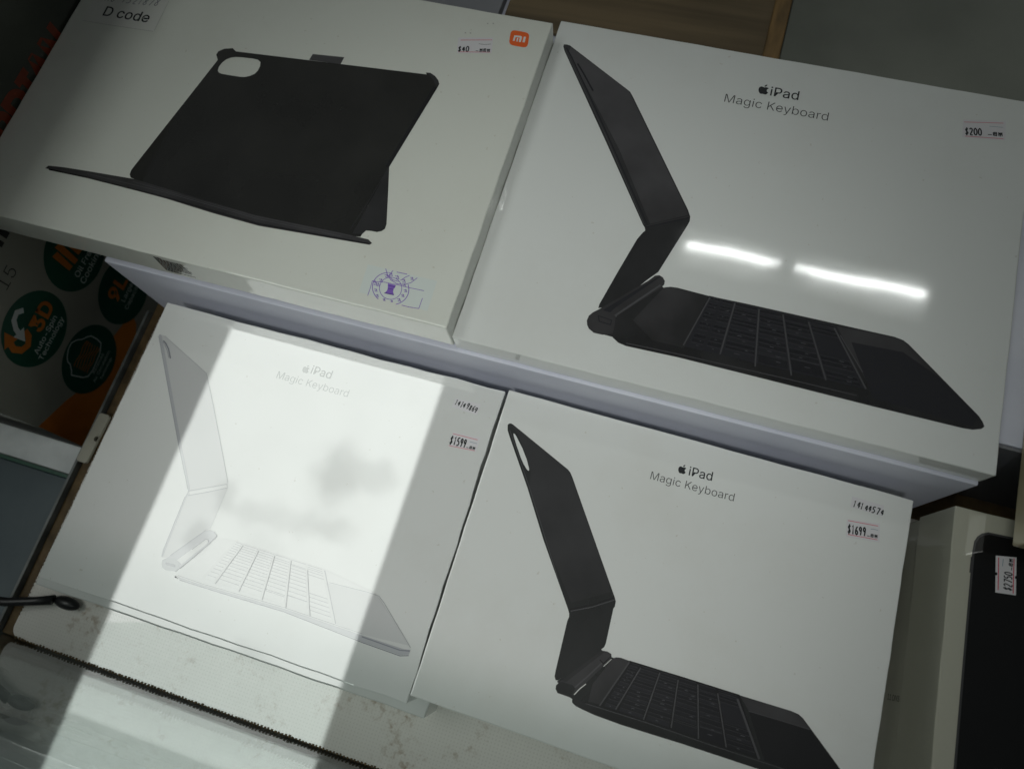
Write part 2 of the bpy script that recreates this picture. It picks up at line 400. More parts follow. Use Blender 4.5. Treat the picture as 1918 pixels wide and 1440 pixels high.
GLYPHS = {
 'iPad': (5, [[(53,0),(53,379),(114,379),(114,0)],[(84,443),(54,455),(41,483),(54,512),(84,524),(114,512),(126,483),(114,455)],[(227,0),(227,509),(402,509),(439,506),(471,499),(499,487),(522,471),(542,452),(556,430),(567,404),(573,377),(575,348),(573,318),(567,291),(556,265),(542,243),(522,223),(499,207),(471,195),(439,188),(402,186),(276,186),(276,242),(399,242),(424,244),(446,248),(464,256),(479,266),(491,279),(500,294),(506,310),(510,328),(511,348),(510,367),(506,385),(500,402),(491,416),(478,428),(463,439),(445,446),(424,451),(399,452),(291,452),(291,0)],[(771,-9),(748,-7),(726,-3),(706,5),(687,15),(672,29),(659,45),(649,63),(643,84),(642,108),(643,128),(647,146),(654,161),(689,193),(704,200),(719,206),(736,211),(754,214),(772,217),(789,220),(811,223),(829,225),(845,227),(876,235),(887,255),(887,257),(878,297),(851,322),(807,331),(760,322),(729,301),(711,274),(652,291),(662,313),(675,331),(690,346),(706,358),(725,368),(744,375),(764,380),(785,383),(805,384),(850,379),(866,375),(882,369),(897,360),(911,350),(923,336),(933,320),(941,301),(946,278),(948,251),(948,0),(888,0),(888,52),(884,52),(863,25),(826,1),(810,-4),(792,-7)],[(781,45),(803,47),(822,51),(839,59),(875,93),(887,138),(887,190),(871,182),(842,176),(811,171),(787,168),(745,159),(715,139),(703,105),(713,72),(741,52)],[(1196,-8),(1165,-6),(1137,3),(1112,16),(1089,34),(1070,57),(1055,84),(1044,116),(1037,151),(1034,189),(1037,227),(1044,261),(1055,293),(1071,320),(1090,342),(1112,361),(1138,374),(1166,382),(1196,384),(1218,383),(1237,379),(1253,373),(1288,346),(1307,319),(1311,319),(1311,509),(1372,509),(1372,0),(1313,0),(1313,59),(1307,59),(1287,31),(1253,4),(1237,-3),(1218,-7)],[(1205,47),(1227,49),(1246,55),(1263,65),(1278,78),(1290,95),(1300,115),(1307,138),(1311,162),(1312,189),(1311,216),(1307,241),(1300,263),(1291,282),(1278,299),(1264,312),(1247,322),(1227,328),(1205,330),(1182,328),(1162,322),(1145,311),(1130,298),(1118,281),(1109,261),(1102,239),(1098,215),(1097,189),(1098,163),(1102,139),(1109,117),(1118,97),(1131,80),(1145,66),(1163,55),(1183,49)]]),
 'Magic': (-6, [[(60,0),(60,509),(152,509),(277,187),(287,159),(299,123),(311,84),(322,49),(307,49),(318,83),(330,121),(342,158),(352,187),(476,509),(568,509),(568,0),(504,0),(504,291),(504,327),(505,369),(506,413),(507,457),(513,457),(508,441),(503,425),(498,409),(482,363),(467,322),(456,291),(342,0),(286,0),(170,291),(159,321),(145,361),(129,408),(124,424),(118,441),(112,457),(119,457),(120,416),(121,372),(122,328),(122,291),(122,0)],[(788,-9),(765,-7),(743,-3),(723,5),(704,15),(689,29),(676,45),(666,63),(661,84),(659,108),(660,128),(664,146),(671,161),(706,193),(721,200),(737,206),(753,211),(771,214),(789,217),(806,220),(828,223),(846,225),(862,227),(893,235),(904,255),(904,257),(895,297),(868,322),(824,331),(777,322),(746,301),(728,274),(669,291),(679,313),(692,331),(707,346),(724,358),(742,368),(761,375),(781,380),(802,383),(822,384),(867,379),(883,375),(899,369),(914,360),(928,350),(940,336),(950,320),(958,301),(963,278),(965,251),(965,0),(905,0),(905,52),(901,52),(880,25),(843,1),(827,-4),(809,-7)],[(799,45),(820,47),(839,51),(856,59),(892,93),(904,138),(904,190),(888,182),(860,176),(828,171),(804,168),(763,159),(732,139),(720,105),(730,72),(758,52)],[(1224,-151),(1198,-149),(1173,-146),(1151,-140),(1132,-132),(1115,-122),(1100,-110),(1087,-97),(1076,-84),(1068,-69),(1119,-41),(1139,-66),(1172,-88),(1187,-93),(1204,-96),(1224,-97),(1253,-95),(1278,-87),(1300,-75),(1316,-58),(1326,-34),(1329,-6),(1329,68),(1324,68),(1304,41),(1270,16),(1254,10),(1235,6),(1212,5),(1183,7),(1155,14),(1130,27),(1107,43),(1088,65),(1073,90),(1061,120),(1054,154),(1052,191),(1054,229),(1061,263),(1072,293),(1088,320),(1107,342),(1130,361),(1155,374),(1183,382),(1213,384),(1236,383),(1255,379),(1271,373),(1306,346),(1325,319),(1330,319),(1330,379),(1390,379),(1390,-9),(1387,-40),(1380,-67),(1368,-90),(1351,-109),(1331,-124),(1308,-136),(1282,-144),(1254,-149)],[(1222,59),(1244,61),(1264,66),(1281,75),(1296,87),(1308,103),(1317,121),(1324,142),(1328,166),(1330,193),(1328,219),(1324,242),(1318,264),(1308,283),(1296,299),(1281,312),(1264,322),(1244,328),(1222,330),(1200,328),(1180,322),(1163,312),(1148,298),(1136,282),(1126,262),(1119,241),(1115,218),(1114,193),(1115,167),(1119,144),(1126,123),(1136,104),(1148,88),(1163,76),(1180,66),(1200,61)],[(1495,0),(1495,379),(1556,379),(1556,0)],[(1526,443),(1496,455),(1484,483),(1496,512),(1526,524),(1556,512),(1569,483),(1556,455)],[(1816,-8),(1783,-5),(1753,3),(1726,16),(1702,35),(1682,58),(1665,85),(1653,116),(1646,150),(1643,187),(1646,225),(1653,260),(1665,291),(1682,318),(1702,341),(1726,360),(1753,374),(1783,382),(1816,384),(1835,384),(1852,381),(1869,377),(1914,356),(1949,322),(1958,308),(1965,293),(1971,277),(1912,262),(1899,289),(1879,311),(1851,325),(1816,330),(1793,328),(1772,321),(1754,310),(1739,296),(1727,278),(1717,258),(1711,236),(1707,212),(1705,187),(1707,163),(1711,139),(1717,117),(1727,97),(1739,80),(1754,66),(1772,55),(1793,49),(1816,46),(1852,52),(1880,66),(1901,89),(1913,117),(1972,102),(1966,86),(1959,70),(1950,56),(1915,21),(1901,12),(1886,5),(1870,-1),(1853,-5),(1835,-7)],[(2297,145),(2297,216),(2309,231),(2320,246),(2332,261),(2343,275),(2355,289),(2367,303),(2379,317),(2392,331),(2404,344),(2556,509),(2641,509),(2424,276),(2420,276)],[(2253,0),(2253,509),(2317,509),(2317,334),(2316,225),(2317,193),(2317,0)],[(2565,0),(2380,259),(2421,309),(2641,0)],[(2871,-8),(2836,-5),(2804,3),(2776,16),(2752,35),(2731,58),(2715,85),(2703,116),(2696,150),(2693,187),(2696,224),(2703,258),(2715,290),(2731,317),(2751,340),(2774,359),(2801,373),(2832,382),(2864,384),(2885,383),(2905,380),(2925,374),(2944,366),(2962,355),(2978,341),(2993,324),(3006,305),(3016,282),(3024,256),(3029,227),(3030,194),(3030,169),(2734,169),(2734,221),(2997,221),(2969,202),(2968,226),(2964,248),(2957,269),(2948,286),(2936,301),(2922,314),(2905,323),(2886,328),(2864,330),(2843,328),(2823,323),(2806,313),(2791,301),(2778,286),(2768,270),(2761,251),(2757,231),(2755,211),(2755,178),(2757,151),(2762,127),(2770,106),(2781,88),(2794,73),(2810,61),(2829,53),(2849,48),(2872,46),(2913,53),(2945,73),(2965,105),(3024,91),(3017,72),(3007,55),(2994,39),(2979,26),(2962,14),(2942,4),(2920,-3),(2897,-7)],[(3111,-139),(3125,-86),(3135,-87),(3167,-89),(3193,-74),(3214,-36),(3226,-1),(3081,379),(3147,379),(3228,155),(3236,132),(3244,109),(3250,87),(3256,64),(3262,42),(3269,21),(3247,21),(3253,42),(3259,64),(3266,87),(3272,110),(3279,132),(3287,155),(3368,379),(3435,379),(3267,-58),(3259,-77),(3250,-93),(3240,-107),(3202,-136),(3155,-145),(3128,-143)],[(3682,-8),(3660,-7),(3641,-3),(3625,4),(3590,31),(3571,59),(3564,59),(3564,0),(3505,0),(3505,509),(3566,509),(3566,319),(3571,319),(3590,346),(3624,373),(3640,379),(3659,383),(3681,384),(3712,382),(3740,374),(3765,361),(3788,342),(3807,320),(3822,293),(3834,261),(3840,227),(3843,189),(3840,151),(3834,116),(3822,84),(3807,57),(3788,34),(3766,16),(3740,3),(3712,-6)],[(3673,47),(3695,49),(3715,55),(3732,66),(3747,80),(3759,97),(3768,117),(3775,139),(3779,163),(3780,189),(3779,215),(3775,239),(3768,261),(3759,281),(3747,298),(3732,311),(3715,322),(3695,328),(3673,330),(3650,328),(3631,322),(3614,312),(3599,299),(3587,282),(3577,263),(3571,241),(3566,216),(3565,189),(3566,162),(3571,138),(3578,115),(3587,95),(3599,78),(3614,65),(3631,55),(3651,49)],[(4084,-8),(4051,-5),(4021,3),(3994,16),(3969,35),(3949,58),(3933,85),(3921,116),(3913,150),(3911,187),(3913,225),(3921,260),(3933,291),(3949,318),(3969,341),(3994,360),(4021,374),(4051,382),(4084,384),(4117,382),(4148,374),(4175,360),(4199,341),(4220,318),(4236,291),(4248,260),(4255,225),(4258,187),(4255,150),(4248,116),(4236,85),(4220,58),(4199,35),(4175,16),(4148,3),(4117,-5)],[(4084,46),(4108,49),(4129,55),(4147,66),(4162,80),(4174,97),(4184,117),(4191,139),(4195,163),(4196,187),(4195,212),(4191,236),(4184,258),(4174,278),(4162,296),(4147,310),(4129,321),(4108,328),(4084,330),(4060,328),(4040,321),(4022,310),(4007,296),(3995,278),(3985,258),(3978,236),(3974,212),(3973,187),(3974,163),(3978,139),(3985,117),(3995,97),(4007,80),(4022,66),(4040,55),(4060,49)],[(4452,-9),(4428,-7),(4407,-3),(4386,5),(4368,15),(4352,29),(4340,45),(4330,63),(4324,84),(4322,108),(4324,128),(4328,146),(4335,161),(4369,193),(4384,200),(4400,206),(4417,211),(4435,214),(4452,217),(4470,220),(4491,223),(4510,225),(4526,227),(4557,235),(4567,255),(4567,257),(4559,297),(4532,322),(4488,331),(4441,322),(4410,301),(4392,274),(4333,291),(4343,313),(4355,331),(4370,346),(4387,358),(4405,368),(4425,375),(4445,380),(4465,383),(4486,384),(4531,379),(4547,375),(4563,369),(4578,360),(4592,350),(4604,336),(4614,320),(4622,301),(4627,278),(4629,251),(4629,0),(4568,0),(4568,52),(4564,52),(4544,25),(4507,1),(4491,-4),(4472,-7)],[(4462,45),(4484,47),(4503,51),(4520,59),(4555,93),(4567,138),(4567,190),(4551,182),(4523,176),(4492,171),(4467,168),(4426,159),(4395,139),(4384,105),(4394,72),(4422,52)],[(4734,0),(4734,379),(4793,379),(4793,321),(4797,321),(4805,339),(4818,354),(4834,367),(4852,377),(4872,383),(4894,385),(4910,384),(4925,384),(4925,322),(4911,324),(4888,326),(4840,315),(4807,284),(4795,237),(4795,0)],[(5136,-8),(5105,-6),(5077,3),(5052,16),(5029,34),(5010,57),(4995,84),(4983,116),(4977,151),(4974,189),(4977,227),(4984,261),(4995,293),(5011,320),(5030,342),(5052,361),(5078,374),(5105,382),(5136,384),(5158,383),(5177,379),(5193,373),(5228,346),(5247,319),(5251,319),(5251,509),(5312,509),(5312,0),(5253,0),(5253,59),(5247,59),(5227,31),(5193,4),(5177,-3),(5158,-7)],[(5145,47),(5167,49),(5186,55),(5203,65),(5218,78),(5230,95),(5240,115),(5247,138),(5251,162),(5252,189),(5251,216),(5247,241),(5240,263),(5230,282),(5218,299),(5204,312),(5186,322),(5167,328),(5145,330),(5122,328),(5102,322),(5085,311),(5070,298),(5058,281),(5049,261),(5042,239),(5038,215),(5037,189),(5038,163),(5042,139),(5049,117),(5058,97),(5071,80),(5085,66),(5103,55),(5123,49)]]),
 'Dcode': (10, [[(219,0),(96,0),(96,57),(215,57),(272,63),(318,81),(354,110),(379,149),(394,198),(399,255),(394,312),(379,361),(354,399),(320,428),(275,446),(221,452),(93,452),(93,509),(225,509),(294,501),(353,478),(399,441),(433,391),(455,329),(462,255),(455,181),(433,119),(398,68),(351,31),(291,8)],[(125,509),(125,0),(60,0),(60,509)],[(897,-8),(849,-2),(807,16),(772,46),(746,85),(730,133),(724,187),(730,243),(746,291),(772,330),(807,360),(849,378),(897,384),(924,383),(950,377),(995,356),(1030,322),(1043,301),(1052,277),(993,262),(980,289),(960,311),(932,325),(897,330),(863,325),(835,310),(814,287),(798,258),(789,224),(786,187),(789,151),(798,117),(814,89),(835,66),(863,51),(897,46),(933,52),(961,66),(982,89),(994,117),(1053,102),(1044,78),(1031,56),(996,21),(975,9),(951,-1),(925,-6)],[(1293,-8),(1245,-2),(1202,16),(1168,46),(1142,85),(1125,133),(1120,187),(1125,243),(1142,291),(1168,330),(1202,360),(1245,378),(1293,384),(1342,378),(1384,360),(1419,330),(1445,291),(1461,243),(1467,187),(1461,133),(1445,85),(1419,46),(1384,16),(1342,-2)],[(1293,46),(1328,51),(1356,66),(1378,89),(1393,117),(1402,151),(1405,187),(1402,224),(1393,258),(1378,287),(1356,310),(1328,325),(1293,330),(1259,325),(1231,310),(1209,287),(1194,258),(1185,224),(1182,187),(1185,151),(1194,117),(1209,89),(1231,66),(1259,51)],[(1696,-8),(1651,-2),(1612,16),(1580,45),(1555,84),(1540,133),(1535,189),(1540,245),(1556,293),(1580,332),(1613,361),(1652,378),(1696,384),(1729,381),(1754,373),(1788,346),(1807,319),(1812,319),(1812,509),(1873,509),(1873,0),(1814,0),(1814,59),(1807,59),(1788,31),(1753,4),(1728,-5)],[(1705,47),(1737,51),(1764,65),(1785,86),(1800,115),(1809,150),(1813,189),(1810,229),(1800,263),(1785,291),(1764,312),(1737,325),(1705,330),(1672,325),(1645,311),(1624,290),(1609,261),(1600,227),(1597,189),(1600,151),(1609,117),(1625,88),(1646,66),(1673,51)],[(2137,-8),(2086,-2),(2042,16),(2007,46),(1981,85),(1965,132),(1959,187),(1965,242),(1981,290),(2006,329),(2040,359),(2082,378),(2130,384),(2161,382),(2191,374),(2219,361),(2244,341),(2266,315),(2282,282),(2293,242),(2296,194),(2296,169),(2000,169),(2000,221),(2263,221),(2235,202),(2232,237),(2223,269),(2208,294),(2188,314),(2162,326),(2130,330),(2098,326),(2072,313),(2050,294),(2034,270),(2024,241),(2021,211),(2021,178),(2025,139),(2036,106),(2053,80),(2076,61),(2105,50),(2138,46),(2179,53),(2211,73),(2231,105),(2290,91),(2278,63),(2260,39),(2237,19),(2208,4),(2175,-5)]]),
 'AutoSpin': (6, [[(16,0),(201,509),(276,509),(463,0),(395,0),(287,302),(276,334),(264,372),(250,420),(232,478),(245,478),(228,419),(213,371),(201,333),(191,302),(85,0)],[(110,142),(110,199),(370,199),(370,142)],[(662,-5),(626,-1),(595,11),(569,31),(549,59),(536,95),(532,139),(532,379),(593,379),(593,144),(599,105),(617,75),(644,56),(680,50),(706,53),(729,62),(763,97),(773,122),(776,153),(776,379),(837,379),(837,0),(778,0),(778,92),(787,92),(766,47),(737,17),(702,0)],[(1094,379),(1094,327),(896,327),(896,379)],[(955,471),(1016,471),(1016,98),(1026,61),(1060,50),(1075,51),(1091,54),(1103,2),(1082,-3),(1058,-4),(1014,2),(982,21),(961,52),(955,93)],[(1324,-8),(1276,-2),(1234,16),(1199,46),(1173,85),(1157,133),(1151,187),(1157,243),(1173,291),(1199,330),(1234,360),(1276,378),(1324,384),(1373,378),(1416,360),(1450,330),(1476,291),(1493,243),(1498,187),(1493,133),(1476,85),(1450,46),(1416,16),(1373,-2)],[(1324,46),(1359,51),(1387,66),(1409,89),(1424,117),(1433,151),(1436,187),(1433,224),(1424,258),(1409,287),(1387,310),(1359,325),(1324,330),(1290,325),(1262,310),(1241,287),(1226,258),(1216,224),(1213,187),(1216,151),(1226,117),(1241,89),(1262,66),(1290,51)],[(1869,244),(1869,188),(1646,188),(1646,244)],[(2209,-9),(2157,-4),(2113,9),(2077,31),(2049,60),(2031,96),(2024,137),(2090,137),(2096,110),(2109,88),(2128,71),(2152,59),(2179,52),(2209,49),(2242,52),(2271,60),(2296,74),(2315,92),(2327,114),(2331,139),(2317,179),(2281,205),(2257,214),(2230,222),(2169,239),(2113,260),(2072,289),(2046,326),(2037,372),(2043,413),(2060,448),(2087,476),(2123,498),(2165,511),(2212,516),(2260,511),(2301,498),(2336,476),(2362,449),(2380,415),(2386,378),(2323,378),(2312,412),(2287,437),(2253,453),(2210,459),(2179,456),(2153,448),(2114,418),(2100,376),(2116,334),(2155,308),(2198,293),(2250,279),(2297,264),(2321,252),(2344,238),(2364,220),(2380,198),(2390,171),(2394,139),(2388,99),(2372,64),(2345,34),(2309,11),(2263,-4)],[(2484,-143),(2484,379),(2544,379),(2544,319),(2550,319),(2569,346),(2603,373),(2629,381),(2661,384),(2706,378),(2745,361),(2777,332),(2802,293),(2817,245),(2822,189),(2817,133),(2802,84),(2777,45),(2745,16),(2706,-2),(2661,-8),(2630,-5),(2604,4),(2570,31),(2550,59),(2546,59),(2546,-143)],[(2652,47),(2684,51),(2711,66),(2732,88),(2748,117),(2757,151),(2760,189),(2757,227),(2748,261),(2733,290),(2712,311),(2685,325),(2652,330),(2620,325),(2593,312),(2572,291),(2557,263),(2548,229),(2545,189),(2548,150),(2557,115),(2572,86),(2594,65),(2620,51)],[(2909,0),(2909,379),(2970,379),(2970,0)],[(2940,443),(2910,455),(2898,483),(2910,512),(2940,524),(2970,512),(2983,483),(2970,455)],[(3137,227),(3137,0),(3075,0),(3075,379),(3135,379),(3135,287),(3125,287),(3146,332),(3175,362),(3210,379),(3250,384),(3286,380),(3318,369),(3344,349),(3363,321),(3376,285),(3380,240),(3380,0),(3319,0),(3319,235),(3313,275),(3296,304),(3269,323),(3233,329),(3207,326),(3184,317),(3149,283),(3140,257)]]),
 'Technology': (6, [[(32,452),(32,509),(417,509),(417,452),(257,452),(257,0),(193,0),(193,452)],[(661,-8),(609,-2),(566,16),(530,46),(504,85),(488,132),(483,187),(488,242),(504,290),(529,329),(564,359),(605,378),(654,384),(684,382),(714,374),(743,361),(768,341),(789,315),(806,282),(816,242),(820,194),(820,169),(523,169),(523,221),(787,221),(758,202),(755,237),(746,269),(732,294),(711,314),(685,326),(654,330),(622,326),(595,313),(573,294),(558,270),(548,241),(545,211),(545,178),(548,139),(559,106),(576,80),(600,61),(628,50),(661,46),(702,53),(734,73),(754,105),(814,91),(802,63),(784,39),(760,19),(731,4),(698,-5)],[(1060,-8),(1011,-2),(969,16),(935,46),(909,85),(892,133),(887,187),(892,243),(909,291),(935,330),(969,360),(1011,378),(1060,384),(1087,383),(1112,377),(1158,356),(1192,322),(1205,301),(1214,277),(1155,262),(1143,289),(1122,311),(1095,325),(1060,330),(1025,325),(998,310),(976,287),(961,258),(952,224),(949,187),(952,151),(961,117),(976,89),(998,66),(1025,51),(1060,46),(1095,52),(1123,66),(1144,89),(1157,117),(1215,102),(1206,78),(1194,56),(1159,21),(1137,9),(1113,-1),(1087,-6)],[(1362,227),(1362,0),(1301,0),(1301,509),(1362,509),(1362,287),(1351,287),(1372,332),(1400,362),(1435,379),(1476,384),(1512,380),(1543,369),(1569,349),(1589,321),(1601,285),(1605,240),(1605,0),(1544,0),(1544,235),(1538,275),(1521,304),(1494,323),(1458,329),(1432,326),(1409,317),(1375,283),(1365,257)],[(1772,227),(1772,0),(1711,0),(1711,379),(1770,379),(1770,287),(1761,287),(1782,332),(1810,362),(1845,379),(1886,384),(1922,380),(1953,369),(1979,349),(1999,321),(2011,285),(2015,240),(2015,0),(1954,0),(1954,235),(1948,275),(1931,304),(1904,323),(1868,329),(1842,326),(1819,317),(1785,283),(1775,257)],[(2275,-8),(2227,-2),(2185,16),(2150,46),(2124,85),(2108,133),(2102,187),(2108,243),(2124,291),(2150,330),(2185,360),(2227,378),(2275,384),(2324,378),(2367,360),(2401,330),(2427,291),(2444,243),(2449,187),(2444,133),(2427,85),(2401,46),(2367,16),(2324,-2)],[(2275,46),(2310,51),(2338,66),(2360,89),(2375,117),(2384,151),(2387,187),(2384,224),(2375,258),(2360,287),(2338,310),(2310,325),(2275,330),(2241,325),(2213,310),(2192,287),(2176,258),(2167,224),(2164,187),(2167,151),(2176,117),(2192,89),(2213,66),(2241,51)],[(2622,-2),(2584,3),(2557,20),(2541,47),(2536,84),(2536,509),(2597,509),(2597,99),(2603,62),(2629,52),(2643,53),(2653,54),(2664,3),(2645,-1)],[(2879,-8),(2831,-2),(2789,16),(2754,46),(2728,85),(2712,133),(2706,187),(2712,243),(2728,291),(2754,330),(2789,360),(2831,378),(2879,384),(2928,378),(2971,360),(3006,330),(3032,291),(3048,243),(3053,187),(3048,133),(3032,85),(3006,46),(2971,16),(2928,-2)],[(2879,46),(2914,51),(2942,66),(2964,89),(2979,117),(2988,151),(2991,187),(2988,224),(2979,258),(2964,287),(2942,310),(2914,325),(2879,330),(2845,325),(2817,310),(2796,287),(2781,258),(2772,224),(2769,187),(2772,151),(2781,117),(2796,89),(2817,66),(2845,51)],[(3294,-151),(3255,-148),(3221,-140),(3193,-127),(3170,-110),(3152,-91),(3138,-69),(3189,-41),(3209,-66),(3242,-88),(3265,-95),(3294,-97),(3336,-92),(3370,-75),(3391,-47),(3399,-6),(3399,68),(3394,68),(3374,41),(3340,16),(3314,8),(3282,5),(3239,10),(3200,27),(3167,53),(3143,90),(3127,136),(3122,191),(3127,246),(3142,293),(3167,332),(3200,361),(3239,378),(3283,384),(3316,382),(3341,373),(3376,346),(3395,319),(3400,319),(3400,379),(3460,379),(3460,-9),(3454,-54),(3438,-90),(3412,-117),(3378,-136),(3338,-147)],[(3292,59),(3324,63),(3351,75),(3372,95),(3387,121),(3397,154),(3400,193),(3397,231),(3388,264),(3372,291),(3351,312),(3325,325),(3292,330),(3260,325),(3233,312),(3211,290),(3196,262),(3187,229),(3184,193),(3187,155),(3196,123),(3212,96),(3233,76),(3260,63)],[(3560,-139),(3574,-86),(3584,-87),(3616,-89),(3643,-74),(3663,-36),(3675,-1),(3530,379),(3597,379),(3678,155),(3689,121),(3699,87),(3708,53),(3718,21),(3696,21),(3706,53),(3715,87),(3725,121),(3736,155),(3818,379),(3884,379),(3717,-58),(3704,-85),(3689,-107),(3652,-136),(3604,-145),(3577,-143)]]),
 '3D': (30, [[(218,-7),(188,-5),(159,1),(133,10),(108,22),(88,38),(70,57),(57,79),(48,104),(44,132),(109,132),(126,87),(165,59),(182,54),(200,51),(219,50),(239,51),(258,55),(275,61),(291,69),(304,80),(315,93),(323,108),(328,125),(329,145),(328,163),(323,180),(316,196),(306,211),(292,223),(275,234),(254,241),(229,246),(201,248),(157,248),(157,299),(288,448),(288,452),(70,452),(70,509),(372,509),(372,461),(211,278),(211,289),(247,290),(279,286),(308,276),(333,262),(354,244),(371,222),(383,198),(391,173),(393,145),(390,116),(383,90),(370,66),(354,45),(333,27),(309,12),(281,2),(251,-5)],[(672,0),(549,0),(549,57),(668,57),(707,60),(741,68),(771,81),(796,99),(816,122),(832,149),(843,181),(850,216),(852,255),(850,294),(843,329),(832,361),(817,388),(797,410),(773,428),(744,441),(711,449),(674,452),(546,452),(546,509),(678,509),(726,505),(768,495),(806,478),(838,455),(865,426),(886,391),(902,351),(912,306),(915,255),(911,205),(902,159),(886,119),(865,83),(837,54),(804,31),(765,14),(721,3)],[(578,509),(578,0),(513,0),(513,509)]]),
 'Oil': (6, [[(267,-7),(205,1),(150,25),(105,63),(70,115),(48,179),(40,254),(48,329),(70,393),(105,445),(150,484),(205,508),(267,516),(329,508),(384,484),(429,445),(464,393),(486,329),(493,254),(486,179),(464,115),(429,63),(384,25),(329,1)],[(267,53),(310,59),(349,76),(383,105),(408,144),(425,194),(430,254),(425,314),(408,365),(383,404),(349,433),(310,450),(267,456),(223,450),(184,433),(151,404),(125,364),(109,314),(103,254),(109,194),(125,144),(151,105),(184,76),(223,59)],[(586,0),(586,379),(647,379),(647,0)],[(617,443),(587,455),(575,483),(587,512),(617,524),(647,512),(660,483),(647,455)],[(839,-2),(801,3),(774,20),(758,47),(752,84),(752,509),(814,509),(814,99),(820,62),(846,52),(860,53),(870,54),(881,3),(862,-1)],[(1137,0),(1137,509),(1446,509),(1446,452),(1201,452),(1201,278),(1423,278),(1423,221),(1201,221),(1201,0)],[(1539,0),(1539,379),(1598,379),(1598,321),(1602,321),(1617,347),(1639,367),(1668,380),(1700,385),(1716,384),(1730,384),(1730,322),(1717,324),(1694,326),(1646,315),(1613,284),(1601,237),(1601,0)],[(1958,-8),(1907,-2),(1863,16),(1828,46),(1802,85),(1786,132),(1780,187),(1785,242),(1801,290),(1827,329),(1861,359),(1903,378),(1951,384),(1982,382),(2012,374),(2040,361),(2065,341),(2087,315),(2103,282),(2114,242),(2117,194),(2117,169),(1821,169),(1821,221),(2084,221),(2056,202),(2053,237),(2044,269),(2029,294),(2009,314),(1983,326),(1951,330),(1919,326),(1892,313),(1871,294),(1855,270),(1845,241),(1842,211),(1842,178),(1846,139),(1856,106),(1874,80),(1897,61),(1925,50),(1958,46),(2000,53),(2031,73),(2052,105),(2111,91),(2099,63),(2081,39),(2057,19),(2029,4),(1995,-5)],[(2362,-8),(2310,-2),(2267,16),(2232,46),(2206,85),(2189,132),(2184,187),(2189,242),(2205,290),(2231,329),(2265,359),(2307,378),(2355,384),(2386,382),(2416,374),(2444,361),(2469,341),(2491,315),(2507,282),(2517,242),(2521,194),(2521,169),(2225,169),(2225,221),(2488,221),(2460,202),(2457,237),(2448,269),(2433,294),(2412,314),(2386,326),(2355,330),(2323,326),(2296,313),(2275,294),(2259,270),(2249,241),(2246,211),(2246,178),(2249,139),(2260,106),(2278,80),(2301,61),(2329,50),(2362,46),(2404,53),(2435,73),(2455,105),(2515,91),(2503,63),(2485,39),(2461,19),(2432,4),(2399,-5)]]),
